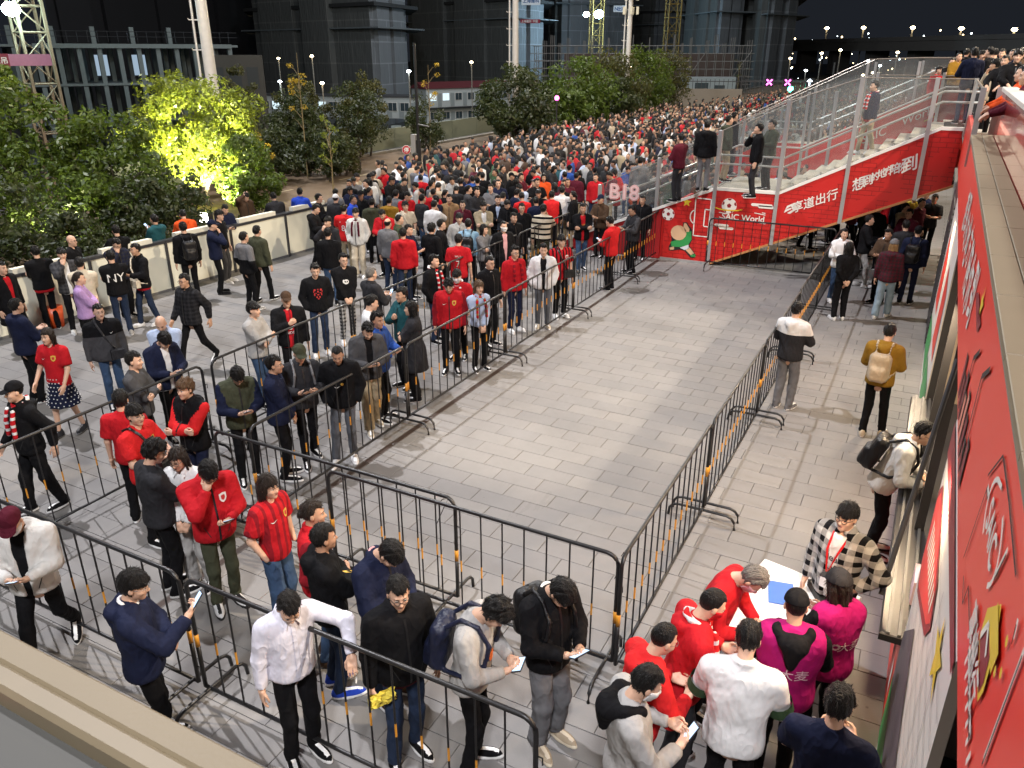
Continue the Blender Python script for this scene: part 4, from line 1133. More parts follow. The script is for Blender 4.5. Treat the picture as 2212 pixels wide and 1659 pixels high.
# rear wall with its banners
mb = MB(); mb.prism([(-1.9, 2.72), (-.02, 3.66), (.45, 3.66), (.45, 4.35), (-.02, 4.35), (-1.9, 3.42)], YB, YB + .06, 'y'); loc(mb, 'rear_wall', REDP)
mb = MB()
text_on(mb, 'SAIC', (-1.55, YB - .006, 3.22), (.893, 0, .45), (-.1, 0, 1), .24, 1); text_on(mb, 'World', (-.60, YB - .006, 3.74), (.893, 0, .45), (-.1, 0, 1), .24, 1)
mb.prism([(-.45, 3.62), (-.2, 3.75), (-.25, 3.70), (-.45, 3.58)], YB - .008, YB - .004, 'y', 2)
loc(mb, 'rear_lettering', [REDP, WHITEP, mat('yellow_print', (.68, .48, .03), .5)])
# posts
ptop = lambda x: min(4.70, 1.75 + (x + 8.3) * .487)
for x in pz[1:5]:
    mb = MB(); mb.box((x - .045, YS - .035, bot(x) - .02), (x + .045, YS + .12, ptop(x)), 0, .004); loc(mb, 'post', STEEL)
for x in (-8.05, -6.42, -4.25, -2.6): 
    mb = MB(); mb.box((x - .04, YS + .0 if x < -4.9 else YB - .2, top(x) if x > -6.2 else .25 + (x + 9) * .41), (x + .04, YS + .1 if x < -4.9 else YB - .1, ptop(x) - (0 if x < -4.9 else .25)), 0, .004); loc(mb, 'post', STEEL)
for x in (-6.0, -4.9, -3.3, -1.7, -.2):
    mb = MB(); mb.box((x - .035, YB - .08, max(.1, top(x)) if x > -6.2 else .3), (x + .035, YB - .02, ptop(x) + .05), 0, .004); loc(mb, 'post', STEEL)
# glass panes
gx = [-8.05, -6.42, -4.88, -3.33, -1.80, -.28, .45]
lowz = lambda x: (.25 + (x + 9) * .411) if x < -6.2 else top(x)
for y, nm in ((YS + .035, 'glass_pane'), (YB - .05, 'glass_pane')):
    for a, b in zip(gx, gx[1:]):
        a2, b2 = a + .05, b - .05; pts = [(a2, lowz(a2) + .08), (b2, lowz(b2) + .08)]
        if a2 < -3.3 < b2: pts = [pts[0], (-3.3, 2.04), pts[1]]
        tp = [(b2, ptop(b2) - .03)]
        if a2 < -2.24 < b2: tp.append((-2.24, 4.67))
        mb = MB(); mb.prism(pts + tp + [(a2, ptop(a2) - .03)], y, y + .014, 'y'); loc(mb, nm, GL)
    for a, b in zip(gx, gx[1:]):
        mb = MB(); mb.tube([(a, y + .007, ptop(a) - .02), (b, y + .007, ptop(b) - .02)], .012, 6); loc(mb, 'glass_edge', mat('glass_edge', (.30, .26, .22), .3, metal=.3))
# handrails
hr = [(-8.3, 1.35), (-6.4, 2.12), (-4.95, 2.82), (-3.3, 2.82), (-.1, 4.42), (.6, 4.42)]
for y, dd in ((YS + .16, (0, -.22)), (YB - .16, (0,))):
    for dz in dd:
        mb = MB(); mb.tube([(x, y, z + dz) for x, z in hr], .026, 8); loc(mb, 'handrail', mat('handrail_steel', (.52, .50, .47), .3, metal=.3), smooth=True)
# print on the wall: pitch lines, ball, star, clouds, plain goalkeeper figure, lettering (flat print, slightly proud)
PW, PY, PG, PS, PB, PR2 = WHITEP, MATS[('p', 'yellow_print')], mat('print_green', (.03, .27, .07), .5, var=0), mat('print_skin', (.62, .40, .24), .5, var=.1), INK['black'], mat('print_dark_red', (.22, .012, .02), .5, var=0)
wall = MB(); yw = YS - .006
WM = [PW, PY, PG, PS, PB, PR2, mat('print_pale', (.6, .62, .68), .5, var=0)]
def flush(nm):
    global wall
    loc(wall, nm, WM); wall = MB()
def plate(poly, m, k=0): wall.add([(x, yw - .0015 * k, z) for x, z in poly], [tuple(range(len(poly)))], m)
def xz(c, r, x, y):
    px, py_ = crop(c, r, x, y); d = ray(px, py_); t = YS / d[1]; return (d[0] * t, CAM_H + d[2] * t)
def pl(pts, m, k=0): plate([xz(2, 1, *p) for p in pts], m, k)
def ln(p, q, m, k=0, w=.014):
    a, b = np.array(xz(2, 1, *p)), np.array(xz(2, 1, *q)); d = unit(b - a) * w; n = np.array([-d[1], d[0]]); plate([a - n, b - n, b + n, a + n], m, k)
for p, q in (((1590, 50), (1725, 65)), ((1590, 50), (1565, 375)), ((1565, 375), (1690, 388)), ((1690, 388), (1725, 65)), ((1670, 150), (1655, 295)), ((1670, 150), (1712, 155)), ((1655, 295), (1700, 302))): ln(p, q, 0)
ar = [(1585 - 45 * math.sin(a), 215 - 60 * math.cos(a)) for a in np.linspace(.1, 3.0, 8)]
for p, q in zip(ar, ar[1:]): ln(p, q, 0)
flush('pitch_lines')
c0 = xz(2, 1, 1512, 88); plate([(c0[0] + (.125 if i % 2 == 0 else .055) * math.sin(i * math.pi / 5), c0[1] + (.125 if i % 2 == 0 else .055) * math.cos(i * math.pi / 5)) for i in range(10)], 1)
flush('star_print')
def ball(c, r):
    plate(disc(c[0], c[1], r, r, 20), 0, 1); plate(disc(c[0], c[1], r * .32, r * .32, 5, 1.57), 5, 2)
    for i in range(5):
        a = 1.57 + 2 * math.pi * (i + .5) / 5 + .63
        plate([(c[0] + r * q * math.cos(a + w_), c[1] + r * q * math.sin(a + w_)) for q, w_ in ((.68, 0), (.80, .28), (.98, .24), (.98, -.24), (.80, -.28))], 5, 2)
ball(xz(2, 1, 1352, 190), .165); flush('football_print'); ball(xz(2, 1, 1877, 118), .19)
c1 = xz(2, 1, 1872, 140); ringp = [(c1[0] + .36 * math.cos(a), c1[1] + .07 * math.sin(a)) for a in np.linspace(math.pi, 2 * math.pi, 9)] + [(c1[0] + .30 * math.cos(a), c1[1] + .035 * math.sin(a)) for a in np.linspace(2 * math.pi, math.pi, 9)]
plate(ringp, 1, 3); flush('football_print')
for x, y, w in ((2160, 110, 85), (2195, 128, 60), (1810, 285, 55), (1850, 310, 55)):
    a, b = xz(2, 1, x - w, y), xz(2, 1, x + w, y + w * .1); z = (a[1] + b[1]) / 2; plate([(min(a[0], .4), z - .035), (b[0], z - .035), (b[0] + .03, z), (b[0], z + .035), (a[0], z + .035), (a[0] - .03, z)], 0, 1); flush('cloud_print')
out = [(1378, 380), (1385, 320), (1430, 290), (1478, 300), (1480, 262), (1510, 260), (1560, 330), (1555, 420), (1530, 460), (1590, 545), (1575, 570), (1540, 565), (1490, 505), (1450, 495), (1400, 505), (1355, 505), (1355, 470), (1378, 425)]
pl(out, 4, 1)
pl([(1370, 430), (1440, 410), (1510, 340), (1550, 340), (1552, 410), (1520, 460), (1450, 475), (1380, 470)], 2, 2)
plate(disc(*xz(2, 1, 1440, 352), .215, .20, 14), 3, 3)
pl([(1482, 300), (1488, 268), (1506, 270), (1535, 320), (1530, 345), (1500, 345)], 3, 3); pl([(1362, 480), (1400, 470), (1402, 495), (1365, 500)], 3, 3)
pl([(1450, 480), (1525, 455), (1530, 490), (1490, 500)], 6, 3); pl([(1500, 500), (1535, 478), (1575, 530), (1545, 545)], 3, 3); pl([(1540, 545), (1585, 535), (1585, 560), (1550, 560)], 2, 4); flush('goalkeeper_figure')
text_on(wall, 'SAIC World', (xz(2, 1, 1995, 222)[0], yw - .003, xz(2, 1, 1995, 222)[1]), (1, 0, 0), (0, 0, 1)  , .17, 0, bold=.02); flush('lettering')
for p, q in (((1790, 175), (1880, 190)), ((1790, 215), (1870, 240)), ((2095, 180), (2190, 200)), ((1870, 238), (1990, 245)), ((2100, 260), (2190, 275)), ((2160, 180), (2190, 185))): ln(p, q, 0, 0, .010)
flush('frame_lines')
u_ = (.913, 0, .408)
def tx(w, c, r, x, y, size, bold=.015): p = xz(c, r, x, y); text_on(wall, w, (p[0], yw - .003, p[1]), u_, (-.12, 0, 1), size, 0, bold=bold)
tx('享道出行', 3, 1, 405, 75, .22); flush('lettering')
q = [(165, 130), (235, 95), (240, 125), (255, 150), (190, 190), (160, 180), (225, 150), (215, 130), (140, 175), (160, 150)]
for pg in ([(165, 120), (230, 92), (245, 115), (205, 135), (200, 122), (150, 150)], [(235, 108), (255, 145), (190, 188), (165, 182), (215, 152), (205, 140)], [(150, 152), (200, 135), (205, 145), (138, 180)]): plate([xz(3, 1, *p) for p in pg], 0, 2)
flush('logo_mark')
for i, (w, x, y, s_) in enumerate((('想', 785, 1585, .25), ('到', 860, 1555, .22), ('的', 925, 1525, .16), ('地', 985, 1495, .18), ('方', 1040, 1470, .16), ('陪', 1100, 1455, .20), ('你', 1160, 1445, .18), ('到', 1222, 1415, .30))): tx(w, 3, 0, x, y, s_, .02); flush('lettering')
# B18 sign on the glass
mb = MB(); text_on(mb, 'B18', (-7.32, YS - .012, 1.72), (1, 0, 0), (0, 0, 1), .44, 0, bold=.05); text_on(mb, 'B18', (-7.32, YS - .02, 1.72), (1, 0, 0), (0, 0, 1), .44, 1, bold=.012); text_on(mb, 'B18', (-7.32, YS - .026, 1.72), (1, 0, 0), (0, 0, 1), .44, 0)
loc(mb, 'gate_lettering', [mat('sign_pinkwhite', (.72, .52, .52), .5, var=0), mat('sign_red', (.55, .04, .06), .5, var=0)])

# a second staircase of the same kind farther along
st2 = empty('red_staircase', (-4.0, 29.5, 0), label='farther red staircase with glass sides seen through the near one', cat='staircase')
Y2 = 29.5
def loc2(mb, name, m): o = mb.build(name, m, st2); o.location = (4.0, -Y2, 0); return o
mb = MB(); mb.prism([(-7.2, .1), (-5, .1), (.3, 2.6), (.3, 4.0), (-.6, 4.0), (-4, 2.3), (-5.4, 2.3), (-7.2, 1.4)], Y2, Y2 + .1, 'y'); loc2(mb, 'wall_panel', REDP)
mb = MB()
for i in range(10): mb.box((-4 + i * .34, Y2 + .1, 2.0 + i * .17), (-3.6 + i * .34, Y2 + 3, 2.17 + i * .17))
mb.box((-5.4, Y2 + .1, 1.9), (-4, Y2 + 3, 2.1)); loc2(mb, 'steps', STEPT)
for y in (Y2 + .03, Y2 + 3):
    g2 = [-8.5, -7, -5.5, -4, -2.5, -1, .3]
    for a, b in zip(g2, g2[1:]):
        h = lambda x: min(5.05, 2.0 + (x + 8.5) * .50)
        mb = MB(); mb.prism([(a + .04, max(.5, h(a) - 1.7)), (b - .04, max(.5, h(b) - 1.7)), (b - .04, h(b)), (a + .04, h(a))], y, y + .014, 'y'); loc2(mb, 'glass_pane', GL)
        mb = MB(); mb.box((b - .04, y - .04, max(.3, h(b) - 2.4)), (b + .04, y + .05, h(b) - .1)); loc2(mb, 'post', STEEL)
        mb = MB(); mb.tube([(a, y, h(a)), (b, y, h(b))], .014, 6); loc2(mb, 'glass_edge', MATS[('p', 'glass_edge')])
for dz in (.0, -.25):
    mb = MB(); mb.tube([(-5.5, Y2 + .2, 3.0 + dz), (-4, Y2 + .2, 3.0 + dz), (-.4, Y2 + .2, 4.75 + dz), (.3, Y2 + .2, 4.75 + dz)], .03, 6); loc2(mb, 'handrail', MATS[('p', 'handrail_steel')])

# ------------------------------------------------------------------ stadium: deck, fascia, coping, booths
DECKM = mat('deck_concrete', (.30, .28, .25), .7)
REDF = mat('fascia_red', (.74, .036, .020), .38, var=.04, vs=.7)
TILE = mat('coping_tile', (.19, .15, .092), .55, var=.08, vs=3, bump=.08, bs=90)
TILED = mat('coping_joint', (.20, .18, .14), .7)
stad = empty('stadium_building', (.45, 5, 0), label='stadium edge with red fascia, stone coping and ticket booths below', cat='stadium')
def ls(mb, name, m, smooth=False): o = mb.build(name, m, stad, smooth=smooth); o.location = (-.45, -5, 0); return o
mb = MB(); mb.box((.5, 1.0, 3.3), (14, 20.4, 3.5)); mb.box((-.02, 23.36, 3.3), (14, 46, 3.6)); mb.box((.46, 20.4, 3.3), (14, 23.36, 3.6)); ls(mb, 'deck', DECKM)
mb = MB(); mb.prism([(.45, 2.9), (.52, 2.9), (.52, 3.96), (.45, 3.96)], .72, 20.40, 'y'); ls(mb, 'fascia', REDF)
mb = MB(); mb.box((.46, 23.4, 2.5), (.52, 45, 3.9)); ls(mb, 'fascia', REDF)
y = .75; i = 0
while y < 14.9:
    L = 1.02 if i % 2 else 1.02
    for xa, xb in ((.42, .566), (.572, .72)):
        mb = MB(); mb.box((xa, y + .004, 3.96), (xb, y + L - .004, 4.0), 0, .004); ls(mb, 'coping_tile', TILE)
    y += L; i += 1
mb = MB(); mb.box((.425, .75, 3.93), (.715, 14.9, 3.962)); ls(mb, 'coping_bed', TILED)
# wall with red glass front above the coping
mb = MB(); mb.box((.725, 1.2, 3.5), (.80, 14.9, 4.66)); ls(mb, 'balustrade', mat('red_glossy_panel', (.42, .05, .045), .12, var=.25, vs=1.4, coat=.5))
mb = MB(); mb.box((.70, 1.2, 4.66), (.90, 14.9, 4.72), 0, .01); ls(mb, 'balustrade_cap', mat('cap_offwhite', (.62, .57, .52), .45))
for yy in (14.96, 15.2, 20.35):
    mb = MB(); mb.box((.42 if yy != 15.2 else .66, yy, 3.5), (.50 if yy != 15.2 else .74, yy + .08, 4.70)); ls(mb, 'gate_post', STEEL)
mb = MB(); mb.box((.45, 15.1, 3.62), (.464, 20.3, 4.66)); ls(mb, 'glass_pane', GL)
mb = MB(); mb.box((.445, 15.1, 4.66), (.47, 20.3, 4.69)); ls(mb, 'glass_edge', MATS[('p', 'glass_edge')])
# near coping under the camera
mb = MB(); mb.box((-5.5, .653, 3.9), (.415, .715, 4.0), 0, .006); ls(mb, 'coping_tile', TILE)
mb = MB(); mb.box((-5.5, .60, 3.9), (.415, .652, 4.006), 0, .010); ls(mb, 'coping_tile', mat('coping_ridge', (.20, .158, .098), .5))
mb = MB(); mb.box((-5.5, -1.5, 3.80), (.42, .60, 3.955)); ls(mb, 'balcony_floor', mat('balcony_grey', (.10, .098, .09), .8, vs=2))
mb = MB()
for cx, cy, rx, ry in ((-1.62, .50, .20, .06), (-1.60, .36, .14, .05)): mb.add([(x, y, 3.959) for x, y in disc(cx, cy, rx, ry, 16)], [tuple(range(16))])
ls(mb, 'painted_reflection', mat('red_reflection_paint', (.40, .03, .03), .5))  # red reflection painted as flat discs
mb = MB(); mb.box((-5.5, .66, 0), (.44, .71, 3.88)); ls(mb, 'front_wall', DECKM)
# fascia print
fp = MB(); xf = .443
def fy(c, r, x, y): px, py_ = crop(c, r, x, y); d = ray(px, py_); t = .443 / d[0]; return (d[1] * t, CAM_H + d[2] * t)
def fflush(nm):
    global fp
    ls(fp, nm, [PW, PY, PG, PS, PB, PR2, mat('print_salmon', (.66, .22, .16), .5, var=0)]); fp = MB()
def fplate(poly, m, k=0): fp.add([(xf - .0015 * k, a, b) for a, b in poly], [tuple(range(len(poly)))], m)
U, V_ = (0, -1, 0), (0, 0, 1)
for i, (w, yy) in enumerate(zip('想到的地方陪你到', np.linspace(11.2, 6.9, 8))): text_on(fp, w, (xf, yy, 3.42 + .05 * math.sin(i * 2)), U, V_, .42 if i not in (2, 4) else .34, 0, bold=.03); fflush('lettering')
text_on(fp, 'SAIC', (xf, 3.08, 3.52), U, V_, .15, 0, bold=.025); text_on(fp, '享道', (xf, 2.82, 3.22), U, V_, .13, 0, bold=.03); text_on(fp, '出行', (xf, 2.62, 3.22), U, V_, .13, 0, bold=.03); fflush('lettering')
sw = [(3.08 + .30 * math.cos(a), 3.53 + .16 * math.sin(a)) for a in np.linspace(-.9, 3.9, 22)]
for (a, b), (a2, b2) in zip(sw[:9] + sw[13:], sw[1:9] + sw[10:11] + sw[14:]):
    d = unit((a2 - a, b2 - b)); n = np.array([-d[1], d[0]]) * .012
    if math.hypot(a2 - a, b2 - b) < .2: fplate([(a - n[0], b - n[1]), (a2 - n[0], b2 - n[1]), (a2 + n[0], b2 + n[1]), (a + n[0], b + n[1])], 0)
fflush('swoosh_print')
def fline(p, q, m=0, w=.010, k=0):
    a, b = np.array(p), np.array(q); d = unit(b - a); n = np.array([-d[1], d[0]]) * w; fplate([a - n, b - n, b + n, a + n], m, k)
for c1_, c2_ in ((((3, 3, 2212, 640)), (3, 3, 1860, 1590)), ((3, 3, 1740, 600), (3, 3, 1745, 1390)), ((3, 2, 1960, 1659), (3, 2, 2070, 1430)), ((3, 2, 1900, 880), (3, 2, 1905, 960)), ((3, 3, 2160, 370), (3, 3, 2120, 540))): fline(fy(*c1_), fy(*c2_), 0, .012); fline(np.array(fy(*c1_)) + (.0, -.02), np.array(fy(*c2_)) + (0, -.02), 4, .006)
for c1_, c2_ in (((3, 2, 2030, 620), (3, 2, 2080, 1000)), ((3, 2, 2080, 1000), (3, 2, 2140, 1659)), ((3, 2, 2030, 620), (3, 2, 1900, 790)), ((3, 2, 1900, 880), (3, 2, 1690, 1500)), ((3, 3, 1690, 0), (3, 3, 1680, 240)), ((3, 3, 1680, 240), (3, 3, 1730, 90)), ((3, 3, 1730, 90), (3, 3, 1745, 600))): fline(fy(*c1_), fy(*c2_), 4, .007)
fflush('line_print'); sy = fy(3, 1, 1845, 980); fplate([(sy[0] + (.30 if i % 2 == 0 else .12) * math.sin(i * math.pi / 5) * .5, sy[1] + (.30 if i % 2 == 0 else .12) * math.cos(i * math.pi / 5) * .45) for i in range(10)], 1, 1); fflush('star_print')
for yy in np.linspace(4.6, 6.0, 8):                 # black city outline with red and white fields
    h = .18 + .16 * ((yy * 7.3) % 1); fplate([(yy - .085, 2.95), (yy + .07, 2.95), (yy + .07, 2.95 + h), (yy - .085, 2.95 + h)], 4); fplate([(yy - .065, 2.96), (yy + .05, 2.96), (yy + .05, 2.93 + h), (yy - .065, 2.93 + h)], 6 if int(yy * 10) % 2 else 5, 1)
for yy, w in ((4.75, .5), (5.5, .35)): fline((yy, 3.05), (yy, 3.05 + w), 4, .02, 2); fline((yy, 3.05 + w), (yy - .3, 3.05 + w + .15), 4, .018, 2)
fplate([(6.6, 3.55), (6.35, 3.62), (5.6, 3.60), (5.75, 3.5)], 5, 1)
fflush('city_print'); fplate([(2.72, 3.30), (2.44, 3.24), (2.40, 3.32), (2.42, 3.50), (2.52, 3.58), (2.72, 3.42)], 1, 1); fplate([(2.70, 3.31), (2.46, 3.26), (2.43, 3.33), (2.46, 3.45), (2.62, 3.42)], 5, 2); fplate([(2.60, 3.44), (2.36, 3.42), (2.34, 3.52), (2.56, 3.56)], 1, 3)
for yy, zz in ((2.30, 3.60), (2.25, 3.52), (2.33, 3.46)): fplate(disc(yy, zz, .02, .02, 6), 1, 1)
fline((2.68, 3.33), (2.60, 3.44), 0, .014, 4); fline((2.60, 3.44), (2.50, 3.38), 0, .014, 4)
fflush('pennant_print')
for i in range(9): fline((2.86 - i * .085, 3.06 + .0 * i), (2.86 - i * .085 - .03, 3.13), 0, .012)
fflush('lettering')
# ground floor wall: white printed panel, booth window with counter, frames, corrugated shutter
WPAN = mat('white_print_panel', (.66, .63, .60), .4, var=.04)
mb = MB(); mb.box((.45, 3.1, .02), (.50, 5.72, 2.88)); ls(mb, 'printed_panel', WPAN)
pp = MB(); xp = .444
def pplate(poly, m, k=0): pp.add([(xp - .0015 * k, a, b) for a, b in poly], [tuple(range(len(poly)))], m)
pplate([(3.1, .02), (5.72, .02), (5.72, .34), (3.1, .6)], 5, 1); pplate([(4.9, .02), (5.72, .02), (5.72, .62), (4.7, .4)], 2, 2)
pplate([(3.1, .6), (5.72, .34), (5.72, 1.05), (5.0, 1.62), (4.2, 1.25), (3.1, 1.35)], 7, 0)
pplate([(3.1, 2.80), (5.72, 2.62), (5.72, 2.86), (3.1, 2.88)], 5, 1)
pplate([(5.66, 1.75), (5.66, 2.35), (5.45, 2.50), (4.35, 2.42), (4.15, 2.25), (4.35, 2.05), (5.45, 1.62)], 5, 1)
pplate([(5.62, 1.80), (5.62, 2.30), (5.44, 2.45), (4.38, 2.37), (4.22, 2.24), (4.40, 2.10), (5.44, 1.68)], 8, 2)
for i in range(10): a = 5.4 - i * .11; pp.add([(xp - .006, a, 2.02 + .02 * i), (xp - .006, a - .05, 2.02 + .02 * i), (xp - .006, a - .07, 2.26 + .01 * i), (xp - .006, a - .03, 2.27 + .01 * i)], [(0, 1, 2, 3)], 0)
for i in range(12):
    zz = .75 + i * .16; pplate([(3.12, zz), (5.70, zz - .15 + .01 * i), (5.70, zz - .142 + .01 * i), (3.12, zz + .008)], 9, 0)
for i in range(6): a = 3.3 + i * .42; pplate([(a, .72), (a + .012, .72), (a + .3, 2.6), (a + .288, 2.6)], 9, 0)
pplate([(3.62 + (.26 if i % 2 == 0 else .11) * math.sin(i * math.pi / 5 + .3), 2.48 + (.20 if i % 2 == 0 else .08) * math.cos(i * math.pi / 5 + .3)) for i in range(10)], 1, 1)
ls(pp, 'panel_print', [PW, PY, PG, PS, PB, PR2, WPAN, mat('print_mauve_grey', (.10, .085, .105), .5, vs=4), mat('print_bright_red', (.58, .03, .03), .45, var=0), mat('print_grey_line', (.30, .28, .30), .5, var=0)])
mb = MB()
for i in range(28): mb.box((.72, .74 + i * .085, .02), (.75 + .0, .74 + i * .085 + .055, 2.9)); 
mb.box((.75, .72, .02), (.80, 3.1, 2.9)); ls(mb, 'corrugated_shutter', mat('shutter_grey', (.10, .10, .09), .5, metal=.4))
mb = MB(); mb.tube([(.62, 2.9, 2.2), (.60, 1.2, 2.85)], .02, 6); mb.box((.5, 2.2, 2.35), (.74, 2.3, 2.40), 0); ls(mb, 'shutter_arm', [DKM])
mb = MB(); mb.box((.45, 5.74, .02), (.52, 11.0, .88)); ls(mb, 'booth_skirt', REDF)
sk = MB()
for i in range(16): a = 5.9 + i * .31; sk.add([(.444, a, .25 + .1 * (i % 3)), (.444, a + .12, .30 + .1 * (i % 3)), (.444, a + .16, .55), (.444, a + .03, .5)], [(0, 1, 2, 3)], (0, 1, 2)[i % 3])
ls(sk, 'skirt_print', [WHITEP, INK['black'], PG])
mb = MB(); mb.box((.28, 5.76, .88), (1.1, 11.0, .95), 0, .01); ls(mb, 'counter', mat('counter_dark', (.035, .035, .04), .3, metal=.3))
for xx in (.33, .41, .49): 
    mb = MB(); mb.box((xx, 5.76, .952), (xx + .025, 11.0, .975)); ls(mb, 'window_track', mat('track_grey', (.13, .13, .13), .4, metal=.4))
for yy in (5.76, 7.5, 9.25, 10.98):
    mb = MB(); mb.box((.46, yy, .95), (.54, yy + .06, 2.9)); ls(mb, 'window_frame', DKM)
mb = MB(); mb.tube([(.25, 6.2, 1.0), (.48, 7.4, 2.75)], .022, 8); ls(mb, 'window_stay', DKM)
mb = MB(); mb.box((2.6, 5.7, 0), (2.65, 11.1, 2.95)); mb.box((.52, 11.05, 0), (2.6, 11.1, 2.95)); mb.box((.52, 5.70, 0), (2.6, 5.74, 2.95)); ls(mb, 'booth_wall', mat('booth_beige', (.50, .42, .34), .7))
mb = MB(); mb.box((.52, 5.74, -.0), (2.6, 11.05, .02)); ls(mb, 'booth_floor', DECKM)
mb = MB(); mb.box((.47, 6.2, .978), (.60, 6.5, 1.2)); ls(mb, 'booth_notice', mat('paper_pink', (.75, .55, .6), .6))
for a, b, m in ((11.1, 13.4, WPAN), (13.45, 15.8, WPAN), (15.85, 18.2, DKM)):
    mb = MB(); mb.box((.45, a, .02), (.50, b, 2.88)); ls(mb, 'wall_panel', m)
    mb = MB()
    if m is WPAN:
        mb.add([(.444, a + .1, .3), (.444, b - .1, .2), (.444, b - .1, .8), (.444, a + .1, 1.0)], [(0, 1, 2, 3)], 0); mb.add([(.444, a + .4, 1.3), (.444, b - .5, 1.2), (.444, b - .7, 2.4), (.444, a + .5, 2.2)], [(0, 1, 2, 3)], 1); ls(mb, 'panel_print', [PG, REDF])
    else:
        for i in range(26): mb.box((.43, a + .05, .15 + i * .1), (.45, b - .05, .19 + i * .1))
        ls(mb, 'louvre', DKM)
mb = MB(); mb.box((2.0, 18.2, 0), (2.1, 45, 3.3)); mb.box((.5, 18.2, .0), (2.0, 18.3, 3.3)); ls(mb, 'inner_wall', mat('inner_wall_grey', (.30, .28, .25), .7))
for i in range(6):                                             # unseen ribs added overhead to cast shadow bands on the court
    y = 1.5 + i * 3.3
    mb = MB(); mb.box((1.2, y, 11.6), (13, y + .55 + .25 * (i % 2), 12.1)); ls(mb, 'shadow_caster_rib', STEEL)
mb = MB(); mb.box((4.6, -1, 11.2), (5.0, 21, 11.6)); ls(mb, 'shadow_caster_beam', STEEL)  # unseen cross beam, added with the ribs to shade the court
lamp('booth_lamp', 'AREA', (1.3, 7.6, 2.8), 26, (1, .84, .62), (1.2, 7.6, 0), .8)
lamp('soffit_lamp', 'AREA', (.30, 9.0, 2.86), 115, (1, .74, .46), (-1.6, 9.0, 0), .3)
lamp('soffit_lamp', 'AREA', (.30, 5.0, 2.86), 60, (1, .74, .46), (-1.6, 5.0, 0), .3)
lamp('soffit_lamp', 'AREA', (.30, 14.0, 2.86), 105, (1, .78, .52), (-1.6, 14.0, 0), .3)
lamp('passage_lamp', 'AREA', (.9, 24.5, 3.2), 90, (1, .82, .58), (-.6, 24.5, 0), .6)
lamp('deck_lamp', 'AREA', (5, 24, 9), 700, (1, .82, .62), (1, 22, 4), .6)

# ================================================================== TREES AND PLANTS
def leaf_mat(name, a, b, trans=.35):
    k = NT(name); k.t.nodes.remove(k.b)
    geo = k.n('NewGeometry'); rnd = geo.outputs['Random Per Island']
    c = k.mix(rnd, a, b)
    d = k.n('BsdfDiffuse'); k.l(c, d.inputs[0]); t = k.n('BsdfTranslucent'); k.l(k.mix(.5, c, (b[0] * 1.6, b[1] * 1.5, b[2])), t.inputs[0])
    g = k.n('BsdfGlossy'); g.inputs['Roughness'].default_value = .45; g.inputs[0].default_value = (.5, .5, .5, 1)
    m = k.n('MixShader'); m.inputs[0].default_value = trans; k.l(d.outputs[0], m.inputs[1]); k.l(t.outputs[0], m.inputs[2])
    m2 = k.n('MixShader'); m2.inputs[0].default_value = .06; k.l(m.outputs[0], m2.inputs[1]); k.l(g.outputs[0], m2.inputs[2]); k.l(m2.outputs[0], k.out.inputs[0])
    return k.m
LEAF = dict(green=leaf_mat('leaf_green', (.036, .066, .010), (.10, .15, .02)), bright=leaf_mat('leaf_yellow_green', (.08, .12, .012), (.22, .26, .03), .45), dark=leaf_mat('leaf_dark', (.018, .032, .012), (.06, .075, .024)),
            gold=leaf_mat('leaf_gold', (.30, .20, .02), (.55, .40, .05)), olive=leaf_mat('leaf_olive', (.03, .04, .012), (.10, .10, .03)))
BARK = mat('bark', (.055, .042, .032), .9, vs=12, bump=.5, bs=30)
def leaves(g, clumps, n, size):
    """leaf quads gathered round clump centres: arrays for one crown mesh"""
    ci = g.integers(0, len(clumps), n); cc = np.array([c[0] for c in clumps])[ci]; cr = np.array([c[1] for c in clumps])[ci]
    d = g.normal(size=(n, 3)); d /= np.linalg.norm(d, axis=1)[:, None]
    P = cc + d * cr[:, None] * (g.uniform(.25, 1.0, n) ** .45)[:, None] * np.array([1, 1, .8])
    nr = d + g.normal(size=(n, 3)) * .7 + np.array([0, 0, .5]); nr /= np.linalg.norm(nr, axis=1)[:, None]
    u = np.cross(nr, g.normal(size=(n, 3))); u /= np.linalg.norm(u, axis=1)[:, None]; v = np.cross(nr, u)
    s = size * g.uniform(.6, 1.25, n)[:, None]
    V = np.stack([P - u * s, P + v * s * .45, P + u * s, P - v * s * .45], 1).reshape(-1, 3)
    return V, np.arange(4 * n).reshape(-1, 4)
